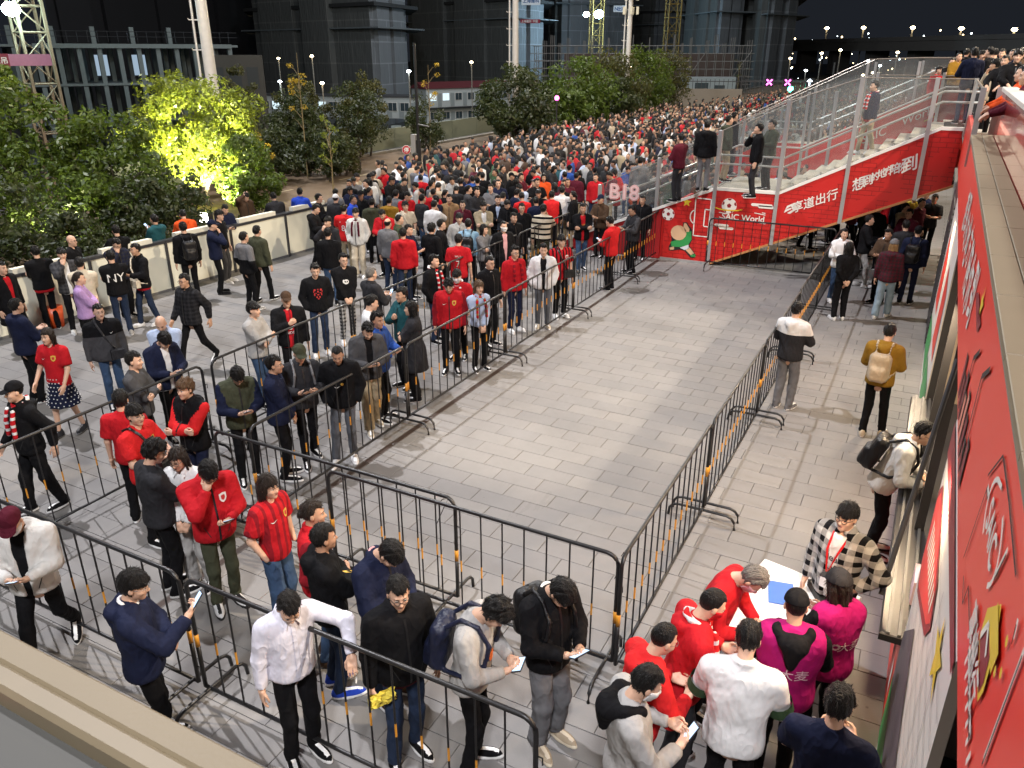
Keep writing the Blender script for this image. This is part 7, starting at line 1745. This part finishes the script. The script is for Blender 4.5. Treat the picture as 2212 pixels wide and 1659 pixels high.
# ---- middle crowd seen nearly whole
GM = 'people gathering behind the outer lane'
mids = [((520, 150), 75, 'person in black hooded jacket reading a pale phone', 'hoodie', 'black', 'black', 'hold', 'short', dict(phone='person in black hooded jacket', pitch=20)),
 ((620, 260), -40, 'person with curly fringe half hidden behind a black sweater', 'jacket', 'charcoal', 'black', 'mouth', 'fringe', {}),
 ((620, 360), 172, 'person in plain black sweater and jeans seen from behind', 'sweater', 'black', 'denim', 'down', 'short', {}),
 ((760, 150), 160, 'person in red jersey with white number eight on the back', 'jersey', 'brightred', 'khaki', 'hold', 'short', dict(pr='j8')),
 ((860, 185), -20, 'person in white varsity jacket with dark red trim and cream trousers', 'jacket', 'offwhite', 'cream', 'pocket', 'fringe', dict(fit='wide', scarf=('maroon', 'maroon'), shoe='white')),
 ((1140, 275), 150, 'person in grey jacket with thinning hair walking off', 'jacket', 'grey', 'darkdenim', 'down', 'sides', {}),
 ((1270, 360), 178, 'person in vivid red hooded sweatshirt seen from behind', 'hoodie', 'red', 'darkdenim', 'down', 'short', dict(wd=1.05)),
 ((1320, 330), 60, 'person in navy jacket next to the vivid red hood', 'jacket', 'navy', 'black', 'hold', 'short', {}),
 ((1240, 240), 100, 'person in camouflage jacket with grey crew cut', 'jacket', 'green', 'olive', 'down', 'buzz', dict(kind='plaid', c2='brown')),
 ((1090, 195), -20, 'person in red track jacket bent over a phone', 'jacket', 'red', 'black', 'phone', 'short', dict(pitch=35)),
 ((1290, 125), 15, 'person in cream tee with a strap across the chest', 'tee', 'cream', 'black', 'pocket', 'curly', dict(strap='cream')),
 ((1310, 40), 25, 'person in red jersey holding a phone at chest height', 'jersey', 'red', 'black', 'phone', 'short', dict(pitch=25)),
 ((1150, 80), 165, 'person in mustard hooded top seen from behind', 'hoodie', 'mustard', 'black', 'down', 'short', {}),
 ((1000, 95), 175, 'person in olive parka with hood seen from behind', 'hoodie', 'olive', 'black', 'down', 'short', {}),
 ((840, 70), 70, 'person in royal blue fleece looking right', 'jacket', 'royal', 'black', 'down', 'buzz', dict(skin=2)),
 ((690, 60), 160, 'person in white cap and dark jacket turned away', 'jacket', 'charcoal', 'black', 'down', 'short', dict(cap='white')),
 ((545, 55), 85, 'person in black down jacket at the rear of the smokers', 'puffer', 'black', 'black', 'hold', 'short', {}),
 ((1440, 60), 130, 'person in charcoal sweater turned to the crowd', 'sweater', 'charcoal', 'denim', 'down', 'short', {}),
 ((1550, 70), -120, 'person in dark navy sweatshirt with folded arms', 'sweater', 'navy', 'denim', 'cross', 'short', {}),
 ((1670, 60), -10, 'person in tan work jacket with red bandana', 'jacket', 'tan', 'brown', 'down', 'short', dict(shirt='red')),
 ((1785, 115), 0, 'person with hair tied back in burgundy cardigan', 'jacket', 'maroon', 'black', 'down', 'bun', dict(wd=.92, hgt=1.64)),
 ((1965, 125), 12, 'person in khaki shirt yawning with open mouth', 'jacket', 'khaki', 'black', 'crossa', 'fringe', dict(open_='white')),
 ((1605, 285), 95, 'person in long black coat with white collar and glasses', 'coat', 'black', 'black', 'pocket', 'short', dict(glasses=True, shirt='white')),
 ((1520, 320), 140, 'person in black coat seen from behind beside the glasses wearer', 'coat', 'black', 'black', 'down', 'messy', {}),
 ((1755, 230), 5, 'person with fringe in pale jacket and white collar', 'jacket', 'lightgrey', 'black', 'pocket', 'fringe', dict(shirt='white')),
 ((1835, 280), 170, 'person in sky blue shirt with black backpack', 'shirt', 'sky', 'black', 'down', 'short', dict(pack='black')),
 ((1750, 415), 172, 'person in dark red jersey with name and number seven on the back', 'jersey', 'red', 'navy', 'down', 'short', dict(pr='j7', hgt=1.76)),
 ((1970, 325), 55, 'person with long black hair in tight grey top', 'sweater', 'grey', 'black', 'crossa', 'long', dict(wd=.9, hgt=1.65, cap=None)),
 ((2140, 300), 25, 'person with white mask in black coat and pale shirt', 'coat', 'black', 'black', 'pocket', 'buzz', dict(mask='white', open_='pink')),
 ((2090, 70), 10, 'person in black cardigan over pale shirt in the middle crowd', 'jacket', 'black', 'black', 'phone', 'short', dict(open_='lightblue')),
 ((1910, 0), 30, 'person in dark grey shirt looking at a phone far back', 'shirt', 'charcoal', 'black', 'phone', 'short', {}),
 ((2170, 110), -20, 'person in black jacket with black hair looking at the ground', 'jacket', 'black', 'black', 'phone', 'short', dict(pitch=35)),
 ((1210, 20), 150, 'person in grey blue jacket walking behind the cream tee', 'jacket', 'grey', 'black', 'down', 'short', {}),
 ((1840, -20), 100, 'person in slate sweater with arms folded', 'sweater', 'darkgrey', 'denim', 'cross', 'short', {})]
for (x, y), hd, lab, tp, tc_, bc_, ar, hr_, kw in mids:
    kw = dict(kw); kw.setdefault('legs', random.choice(['stand', 'contra', 'step', 'close'])); p((1, 1, x, y), hd, lab, tp, tc_, bc_, ar, hair=hr_, group=GM, **kw)
# ---- right: sign-up table and ticket wall
p((2, 3, 2075, 30), 75, 'person with grey hair and pale mask in dark red track top', 'sweater', 'red', 'black', 'hold', 'stand', 'short', hc='grey', mask='pink', pitch=38, lean=18, group=GV, pr='tick', hgt=1.73)
p((2, 3, 1730, 250), 110, 'person in red hooded top with white lettered scarf and red mask', 'hoodie', 'red', 'charcoal', 'hold', 'stand', 'buzz', mask='red', scarf=('brightred', 'white'), pitch=18, group=GV, wd=1.12, lean=8, hgt=1.76)
p((2, 3, 1310, 550), 120, 'person in red hooded top with glasses next to the corner barrier', 'hoodie', 'brightred', 'black', 'hold', 'stand', 'buzz', pitch=15, group=GV, glasses='grey', lean=8, hgt=1.71)
p((2, 3, 1165, 930), 105, 'person in pale grey jacket with black hood and white mask', 'hoodie', 'lightgrey', 'black', 'hold', 'stand', 'short', mask='white', pitch=25, group=GV, phone='person with black hood and white mask', wd=1.1, hgt=1.74, hoodc='black')
p((2, 3, 2040, 550), 178, 'person in white track jacket with green sleeve bands seen from behind', 'jacket', 'white', 'black', 'hold', 'stand', 'short', pitch=15, group=GV, wd=1.12, lean=10, hgt=1.76, phone='person in white track jacket', bands='green')
p((3, 3, 240, 265), -172, 'person in black cap and magenta vest with white characters on the back', 'sweater', 'black', 'black', 'hold', 'stand', 'buzz', cap='black', pitch=14, hoodc='black', bib='magenta', group=GV, wd=1.06, hgt=1.74, phone='person in magenta vest', skin=1)
p((3, 3, 605, 90), -140, 'person with dark cap and long brown hair in magenta vest', 'sweater', 'black', 'black', 'hold', 'stand', 'long', hc='dark', cap='charcoal', bib='magenta', group=GV, wd=.92, hgt=1.65, pitch=10, fit='slim')
p((3, 3, 610, 1110), 175, 'person in plain dark navy tee seen from above and behind', 'tee', 'navy', 'black', 'hold', 'stand', 'fringe', pitch=12, group=GV, wd=1.1, hgt=1.74)
p((3, 2, 680, 1150), -25, 'person in black and white checked shirt with red lanyard', 'jacket', 'black', 'black', 'hip', 'stand', 'fringe', kind='plaid', c2='offwhite', kp=9, open_='white', pr='real', glasses=True, group=GV, hgt=1.74, wd=1.05)
p((3, 2, 1350, 430), 88, 'person in pale hooded sweatshirt and black backpack leaning into the booth', 'hoodie', 'offwhite', 'black', 'hold', 'stand', 'short', pack='black', glasses=True, lean=22, group=GV, hgt=1.76, shoe='white', sole='black')
p((3, 1, 1050, 1215), 172, 'person in mustard hooded top with small two tone backpack', 'hoodie', 'mustard', 'black', 'phone', 'contra', 'short', pitch=12, pack='beige', group=GV, shoe='cream', hgt=1.74)
p((3, 1, 250, 1020), 160, 'person in white over charcoal windbreaker with grey joggers', 'hoodie', 'white', 'grey', 'hold', 'stand', 'short', kind='split', c2='charcoal', kp=1.28, group=GV, shoe='grey', hgt=1.76, fit='baggy')
p((3, 1, 1090, 465), 172, 'person with grey cap and blond hair in maroon checked shirt', 'jacket', 'maroon', 'lightdenim', 'down', 'step', 'long', hc='blonde', cap='grey', kind='plaid', c2='charcoal', hood=True, group=GV, fit='wide', shoe='white', wd=.97, hgt=1.68)
p((3, 1, 1300, 345), 172, 'person in black cap and navy jacket with large black backpack', 'jacket', 'navy', 'navy', 'down', 'stand', 'short', cap='black', pack='black', group=GV, hgt=1.75)
p((3, 1, 660, 365), 22, 'person in white fleece jacket smiling at the barrier end', 'jacket', 'white', 'denim', 'hold', 'stand', 'pony', group=GV, hgt=1.66, kind='fleece', c2='white', shoe='white', wd=.95)
p((3, 1, 700, 485), -160, 'person with long black hair in black tracksuit hands behind', 'sweater', 'black', 'black', 'back', 'stand', 'bob', group=GV, hgt=1.66, shoe='white', fit='baggy', wd=.93)
p((3, 1, 880, 245), 95, 'person in black bomber and pale trousers with cigarette', 'jacket', 'black', 'lightgrey', 'hold', 'step', 'short', group=GV, shoe='white', phone='person in black bomber')
p((3, 1, 1040, 370), -25, 'older person in dark jacket holding a cup', 'jacket', 'brown', 'black', 'hold', 'stand', 'quiff', group=GV, skin=2, hgt=1.68)
GUl = [((1220, 190), -30, 'maroon', 'person in maroon jacket in the passage under the stairs', 'jacket'), ((1330, 95), 60, 'maroon', 'person with glasses in dark red jersey in the passage', 'jersey'), ((1190, 140), 70, 'beige', 'person in beige hooded top half hidden in the passage', 'hoodie'), ((1090, 25), 5, 'red', 'person in red track jacket facing out of the passage', 'jacket'),
       ((960, 140), 150, 'black', 'person in black jacket seen from behind in the passage', 'jacket'), ((880, 60), 120, 'olive', 'person in olive vest standing in the passage', 'jacket'), ((1370, 20), -40, 'navy', 'person in navy top with yellow item in the passage', 'sweater'), ((1440, 60), -20, 'charcoal', 'person in charcoal top bending over a white device', 'tee'), ((760, 40), 100, 'maroon', 'person in maroon sweater just behind the stair soffit', 'sweater'), ((1010, -10), 20, 'royal', 'person in royal blue coat deep in the passage', 'jacket'), ((1190, 290), -160, 'charcoal', 'person in dark top with head down beside the backpacker', 'sweater'), ((1265, 45), -10, 'yellow', 'person in yellow hood near the inner wall', 'hoodie')]
for (x, y), hd, col, lab, tp in GUl: p((3, 1, x, y), hd, lab, tp, col, 'black', random.choice(['down', 'hold', 'phone', 'pocket']), random.choice(['stand', 'step']), 'short', group=GU)
for i, (x, y, hd, c_) in enumerate(((-2.9, 23.6, 100, 'black'), (-2.2, 24.2, -80, 'charcoal'), (-1.5, 23.9, 60, 'maroon'), (-1.0, 24.6, -110, 'black'), (-.6, 23.7, 150, 'navy'), (-3.4, 24.8, 80, 'black'))):
    p((x, y), hd, ['person in black walking behind the soffit edge', 'person in charcoal pausing behind the barrier under the stairs', 'person in maroon passing under the stairs', 'person in black with legs apart under the stairs', 'person in navy turned away under the stairs', 'person in black farthest left under the stairs'][i], 'jacket', c_, 'black', 'down', ('step', 'stand')[i % 2], 'short', group=GU, ground=True)
# person inside the booth
p((1.05, 6.95), -95, 'person in pink top inside the ticket booth window', 'tee', 'pink', 'black', 'hold', 'stand', 'short', group=GV, ground=True, hgt=1.66)
# ---- on the stairs and the deck
stairp = [((2, 0, 1690, 1085), 1.95, 168, 'person in black hooded top and grey trousers standing on the landing', 'hoodie', 'black', 'grey', 'down', {}), ((2, 0, 1880, 1040), 1.95, 110, 'person in olive jacket with white hood and khaki trousers on the landing', 'hoodie', 'olive', 'khaki', 'pocket', {}), ((2, 0, 1925, 1010), 1.95, 120, 'person in dark jacket right behind the olive jacket', 'jacket', 'black', 'black', 'down', {}),
  ((2, 0, 2130, 1115), 1.95, -85, 'person in black jacket smoking at the landing rail', 'jacket', 'black', 'charcoal', 'mouth', {}), ((2, 0, 1455, 1195), 1.6, -130, 'person in maroon sweater going down the lower steps', 'sweater', 'maroon', 'charcoal', 'phone', {}), ((2, 0, 1110, 1395), .8, 175, 'person in grey hooded sweatshirt at the stair foot', 'hoodie', 'grey', 'black', 'down', {}), ((3, 0, 35, 1080), 1.95, -60, 'person in dark green top squatting low on the landing corner', 'jacket', 'olive', 'black', 'hold', {}),
  ((3, 0, 918, 745), 2.86, -70, 'person in navy jacket with red scarf walking down the upper steps', 'jacket', 'navy', 'khaki', 'down', dict(scarf=('brightred', 'white'), hem='red', shoe='white', legs='step'))]
for pos, z, hd, lab, tp, tc_, bc_, ar, kw in stairp:
    kw = dict(kw); kw.setdefault('legs', 'stand'); p(pos, hd, lab, tp, tc_, bc_, ar, hair='short', z=z, group=GS, lod=1, **kw)
def fp_(px, D): q = far(px, D); return q[0], q[1]
deckp = [(*fp_(2106, 22.8), 3.6, -165, 'person in dark navy jacket with back turned at the deck gate', 'jacket', 'navy', 'darkdenim', 'hold'), (*fp_(2158, 21.6), 3.35, -100, 'person in cream pullover leaning forward at the deck edge', 'sweater', 'cream', 'black', 'mouth'), (*fp_(2073, 27), 3.55, 30, 'person in mustard jacket facing out on the deck', 'jacket', 'mustard', 'black', 'phone'), (*fp_(2060, 28.5), 3.35, 20, 'person in black tee with hand at the chin on the deck', 'tee', 'black', 'black', 'mouth'),
         (*fp_(2035, 29), 3.15, 40, 'person in dark red shirt behind the upper glass', 'shirt', 'red', 'black', 'down'), (*fp_(1990, 31), 2.9, 150, 'person in grey jacket climbing the far steps', 'jacket', 'grey', 'grey', 'phone'), (*fp_(2026, 30), 3.1, -60, 'person in black jacket next to the dark red shirt', 'jacket', 'black', 'black', 'down'), (*fp_(2140, 23.6), 3.6, -110, 'person with fringe in black hooded top on the deck', 'hoodie', 'black', 'black', 'mouth'),
         (*fp_(2150, 24.6), 3.6, -150, 'person in black sweater at the back of the deck', 'sweater', 'black', 'black', 'down'), (*fp_(2176, 20.6), 3.5, -20, 'person in black top with glasses watching from the balustrade', 'sweater', 'black', 'black', 'lean'), (*fp_(2200, 19.2), 3.55, 10, 'person with short hair in black jacket leaning at the balustrade', 'jacket', 'black', 'black', 'lean'), (*fp_(2222, 15.0), 3.35, -80, 'person in bright orange jacket leaning on the white cap', 'jacket', 'orange', 'black', 'lean'), (*fp_(2236, 13.6), 3.3, -85, 'person in burgundy jacket resting arms on the white cap', 'jacket', 'maroon', 'black', 'lean'),
         (*fp_(2122, 26.0), 3.6, 40, 'person in charcoal jacket among the deck spectators', 'jacket', 'charcoal', 'black', 'down'), (*fp_(2190, 23.0), 3.6, -40, 'person in navy jacket and glasses on the deck', 'jacket', 'navy', 'black', 'down'), (*fp_(2166, 25.4), 3.6, -10, 'person in dark grey hood on the deck behind the others', 'hoodie', 'charcoal', 'black', 'down'), (*fp_(2088, 29.6), 3.6, 160, 'person in black facing away at the deck rear', 'jacket', 'black', 'black', 'down'), (*fp_(2205, 24.4), 3.6, 30, 'person in brown jacket at the right end of the deck', 'jacket', 'brown', 'black', 'down')]
for x, y, z_, hd, lab, tp, tc_, bc_, ar in deckp:
    p((x, y), hd, lab, tp, tc_, bc_, ar, 'stand', random.choice(['short', 'fringe', 'messy', 'buzz']), z=z_, group=GD, ground=True, hgt=random.uniform(1.66, 1.74), lod=1 if y < 26 else 2)
for pos, lab, hd in (((3, 0, 590, 1270), 'guard in yellow reflective vest crouching behind the lower glass', 20), ((3, 0, 650, 1230), 'second guard in yellow reflective vest beside the crouching one', -10)):
    p(pos, hd, lab, 'vest', 'hivis', 'navy', 'hold', 'stand', 'short', group='guards in reflective vests', z=.0, cap='navy', kind='stripes', c2='lightgrey', kp=5)

# ---- carried and standing objects
def place(name, mesh_, pos, label, cat, rz=0, group=None):
    o = link(name, mesh_, None, pos); o.rotation_euler = (0, 0, rz); return tag(o, label, cat, group)
# sign-up table
tx_, ty_, _ = at(*crop(3, 3, 150, 300), .74)
t = empty('folding_table', (tx_, ty_, 0), R(-12), label='white folding table with papers where people sign up', cat='table')
MB().box((-.45, -.62, .70), (.45, .62, .74), 0, .008).build('tabletop', mat('table_white', (.74, .73, .72), .4), t)
for a in (-.4, .4):
    for b in (-.55, .55): MB().tube([(a, b, 0), (a, b, .70)], .016, 8).build('leg', STEEL, t)
for i, (a, b, c_, lab, m) in enumerate(((-.12, .2, .2, 'blue folder lying on the white table', mat('folder_blue', (.05, .15, .5), .5)), (.12, -.2, -.4, 'white sheet of paper on the white table', mat('paper_white', (.8, .8, .8), .6)), (.2, .42, .5, 'black document bag on the white table', mat('bag_black', (.012, .012, .012), .6)))):
    q = Matrix.Rotation(R(-12), 4, 'Z') @ Vector((a, b, .742)); h = (.012, .004, .07)[i]
    place(('folder', 'paper', 'document_bag')[i], MB().box((-.11, -.16, 0), (.11, .16, h), 0, .003).me('sheet', m), (tx_ + q.x, ty_ + q.y, .742), lab, ('folder', 'paper', 'bag')[i], c_)
# white paper shopping bag, yellow snack packet, orange bucket, dark bag on barrier
bx, by, _ = at(*crop(0, 1, 1185, 1010))
k = MB(); k.box((-.22, -.07, 0), (.22, .07, .52)); o = k.me('shopping_bag', mat('bag_white', (.72, .72, .72), .45, var=.08, vs=6)); t = place('shopping_bag', o, (bx, by, .42), 'large white paper shopping bag held beside the black bomber', 'bag', R(-35))
mb = MB(); mb.tube([(-.1, -.07, .52), (-.08, -.07, .68), (.08, -.07, .68), (.1, -.07, .52)], .006, 5); mb.build('handle', WHITEP, t); MB().box((-.224, -.03, .0), (-.220, .07, .52)).build('side_edge', INK['black'], t)
o = PEOPLE[3]; P0 = o[0]; Mx = o[1].matrix_basis if False else Matrix.Translation(Vector(P0)) @ Matrix.Rotation(o[1].rotation_euler.z, 4, 'Z')
q = Mx @ Vector((.22, .12, .80)); mb = MB(); g = np.random.default_rng(2); nx, nz = 9, 7; PV = [((i / (nx - 1) - .5) * .20 + g.normal() * .006, g.normal() * .008 + s_ * (.022 * (1 - abs(j / (nz - 1) - .5) * 2) + .002), (j / (nz - 1) - .5) * .13 + g.normal() * .005) for s_ in (-1, 1) for i in range(nx) for j in range(nz)]
for k_ in (0, nx * nz):
    for i in range(nx - 1):
        for j in range(nz - 1): a = k_ + i * nz + j; mb.F.append((a, a + 1, a + nz + 1, a + nz)); mb.M.append(0)
mb.V = PV
t = place('snack_packet', mb.me('snack_packet', mat('packet_yellow', (.72, .58, .08), .25, var=.3, vs=30)), q, 'crumpled yellow snack packet in the hand of the black jacketed person', 'packet', o[1].rotation_euler.z)
ox, oy, _ = at(*crop(0, 1, 490, 1160)); mb = MB(); mb.tube([(0, 0, 0), (0, 0, .42)], .15, 14, r2=.19); place('bucket', mb.me('bucket', mat('bucket_orange', (.75, .10, .02), .4), True), (ox, oy, 0), 'bright orange bucket on the ground behind the smokers', 'bucket')
# round body camera bag on the lane corner, lanyard
pl_o = [o for _, o in PEOPLE if 'red lanyard' in o.get('label', '')][0]
mb = MB(); mb.tube([(-.07, .05, 1.48), (-.05, .16, 1.34), (0, .20, 1.12), (.05, .16, 1.34), (.07, .05, 1.48)], .010, 6); mb.box((-.045, .195, .98), (.045, .205, 1.11), 1); mb.build('lanyard', [cloth('brightred'), mat('badge_white', (.75, .77, .8), .3)], pl_o)

# ================================================================== THE DENSE CROWD
CR = dict(black=.46, charcoal=.10, navy=.09, red=.105, brightred=.02, maroon=.04, white=.06, lightgrey=.04, grey=.05, khaki=.03, olive=.03, beige=.02, blue=.02, lightblue=.02, orange=.004, brown=.03, green=.01, teal=.01)
cn = list(CR); cw = np.array([CR[k] for k in cn]); cw /= cw.sum()
NAMEC = dict(charcoal='dark grey', brightred='bright red', lightgrey='pale grey', lightblue='light blue')
poly = [(-18.0, 24.6), (-19.0, 40), (-19.0, 60), (-15.0, 100), (-12.0, 140), (-3, 140), (-1.0, 60), (-.5, 34), (-1.6, 29), (-1.6, 24.3), (-6.2, 24.3), (-9.4, 23.2), (-9.0, 17.6), (-11.6, 16.2), (-14.2, 16.8), (-15.3, 18.0)]
def inside(x, y):
    c = False; n = len(poly)
    for i in range(n):
        (x1, y1), (x2, y2) = poly[i], poly[(i + 1) % n]
        if (y1 > y) != (y2 > y) and x < (x2 - x1) * (y - y1) / (y2 - y1) + x1: c = not c
    return c
g = np.random.default_rng(21)
taken = [tuple(P[:2]) for P, _ in PEOPLE]
grid = {}
def ok(x, y, dmin):
    i, j = int(x // 1), int(y // 1)
    for a in (-1, 0, 1):
        for b in (-1, 0, 1):
            for q in grid.get((i + a, j + b), ()):
                if (q[0] - x) ** 2 + (q[1] - y) ** 2 < dmin * dmin: return False
    return True
def put(x, y): grid.setdefault((int(x // 1), int(y // 1)), []).append((x, y))
for q in taken: put(*q)
pts = []
for _ in range(90000):
    y = 16 + 124 * g.random() ** 1.7; x = g.uniform(-19.2, 0)
    if not inside(x, y): continue
    if -7.6 < x < .6 and 28.9 < y < 33.2: continue
    dm = .52 if y < 60 else (.75 if y < 90 else 1.1)
    if y < 19: dm = .72
    if ok(x, y, dm): put(x, y); pts.append((x, y))
    if len(pts) > 1900: break
pts.sort(key=lambda q: math.hypot(*q))
n_left = max(0, 296 - len(PEOPLE))
near, rest_p = pts[:n_left], pts[n_left:]
VARS = [('jacket', 'down', 'short', 0, {}), ('hoodie', 'phone', 'short', 30, {}), ('sweater', 'cross', 'fringe', 5, {}), ('jacket', 'phone1', 'messy', 15, dict(glasses=True)), ('tee', 'down', 'short', 0, {}), ('hoodie', 'pocket', 'buzz', 0, {}), ('jacket', 'pocket', 'short', 0, dict(cap='black')), ('jacket', 'mouth', 'quiff', 10, {}), ('sweater', 'down', 'long', 0, dict(wd=.92)), ('jacket', 'hold', 'bob', 12, dict(wd=.92)), ('shirt', 'phone', 'fringe', 25, dict(glasses=True)), ('coat', 'pocket', 'pony', 0, dict(wd=.92)), ('jersey', 'hold', 'short', 0, {})]
GN = dict(jacket='jacket', hoodie='hooded top', sweater='sweater', tee='tee', shirt='shirt', coat='long coat', jersey='jersey')
HN = dict(short='short black hair', fringe='a straight fringe', messy='tousled hair', buzz='cropped hair', quiff='swept up hair', long='long hair', bob='a dark bob', pony='a ponytail')
def zone(x, y):
    if y < 26: return 'at the crowd front'
    if y < 30: return 'in the crowd by the verge' if x < -15 else ('in the crowd by the stairs' if x > -11 else 'amid the packed crowd')
    return 'in the far crowd near the stairs' if x > -13 else 'in the crowd below the trees'
used = {}
for x, y in near:
    for tr in range(200):
        v = int(g.integers(len(VARS))); col = str(g.choice(cn, p=cw)); hd = float(g.choice([0, 20, -25, 60, -70, 110, -120, 160, 180, -160])) + g.uniform(-10, 10)
        tp, ar, hr_, pit, kw = VARS[v]; a = (abs(hd) + 360) % 360
        face_ = 'facing the camera' if a < 45 else ('turned right' if a < 130 and hd > 0 else ('turned left' if a < 130 else 'seen from behind'))
        extra_ = ' and cap' if 'cap' in kw else (' and glasses' if 'glasses' in kw else '')
        act = dict(down='', phone=' using a phone', cross=' with folded arms', phone1=' holding a phone', pocket=' with hands in pockets', mouth=' touching the mouth', hold=' holding something')[ar]
        lab = f"person in {NAMEC.get(col, col)} {GN[tp]}{extra_} {face_} {zone(x, y)}"
        if lab not in used: break
    used[lab] = 1
    person((x, y), hd, lab, tp, col, str(g.choice(['black', 'charcoal', 'darkdenim', 'denim', 'khaki'])), ar, 'stand', hr_, hgt=float(g.normal(1.71, .045)), pitch=pit, ground=True, share=True, var=3, lod=2, skin=int(g.integers(3)), group='people in the packed crowd', **kw)
# the rest of the crowd, too many to count, as one mass
def low_person(v, q=1.0):
    tp, ar, hr_, pit, kw = v; wd = kw.get('wd', 1.0)
    J = cached(('J', ar, 'close', 0, wd), lambda: joints(ar, 'close', 0, wd))
    TV, TF, TA = top_mesh(J, tp, wd, 1, .105 * q, 3, False, False, False, 2)
    LV, LF = legs_mesh(J, "straight", .13 * q, 3, wd)
    hrot = rotx(-R(pit)); hc = J['neck'] + np.array([0, .025, 0]) + hrot @ np.array([0, .012, .155])
    V1, F1 = nets(f_head, (-.12, -.14, -.18), (.12, .15, .16), .048 * (1 + (q - 1) * .6)); V2, F2 = nets(f_hair(hr_), (-.16, -.22, -.36), (.16, .18, .22), .048 * (1 + (q - 1) * .6))
    parts = [(TV, TF, 0), (LV, LF, 1), (V1 * HS @ hrot.T + hc, F1, 2), (V2 * HS @ hrot.T + hc, F2, 3)]
    V, F, M, b = [], [], [], 0
    for a, f, m in parts: V.append(a); F.append(np.asarray(f) + b); M += [m] * len(f); b += len(a)
    return np.concatenate(V), np.concatenate(F), np.array(M)
LOWS = [low_person(v, 1.2) for v in VARS[:6] + VARS[8:10]]; LOWF = [low_person(v, 1.9) for v in VARS[:6] + VARS[8:10]]
VV, FF, CC, b = [], [], [], 0
cw2 = np.array([{'red': .075, 'brightred': .01, 'white': .09, 'lightgrey': .07, 'beige': .04, 'khaki': .04, 'grey': .08, 'orange': 0}.get(k_, CR[k_]) for k_ in cn]); cw2 /= cw2.sum()
def vis(x, y):
    v = np.array([x, y, 1.6 - CAM_H]); w = v @ FW
    u = 1106 + FOC * (v @ RT) / w
    return -30 < u < 2240
sk_ = [np.array((.50, .30, .20)), np.array((.58, .36, .25)), np.array((.42, .24, .16))]
for x, y in rest_p:
    if not vis(x, y): continue
    V, F, M = (LOWS if math.hypot(x, y) < 50 else LOWF)[int(g.integers(len(LOWS)))]; s = g.normal(.965, .03); a = g.uniform(0, 2 * math.pi)
    VV.append((V * s) @ rotz(a).T + np.array([x, y, 0])); FF.append(F + b); b += len(V)
    pal = np.array([C[str(g.choice(cn, p=cw2))], C[str(g.choice(['black', 'charcoal', 'darkdenim']))], sk_[int(g.integers(3))], (.011, .010, .009)]); CC.append(pal[M])
VV, FF, CC = np.concatenate(VV), np.concatenate(FF), np.concatenate(CC)
k = NT('crowd_clothes'); at_ = k.n('Attribute', attribute_name='tone'); k.color(at_.outputs['Color']); k.b.inputs['Roughness'].default_value = .8
me = mesh('crowd', VV, FF, k.m, None, True); ca = me.color_attributes.new('tone', 'FLOAT_COLOR', 'CORNER')
ca.data.foreach_set('color', np.repeat(np.concatenate([CC, np.ones((len(CC), 1))], 1), 4, axis=0).astype(np.float32).ravel())
tag(link('crowd', me), 'dense mass of far spectators in dark and red clothes filling the concourse', 'crowd', kind='stuff')
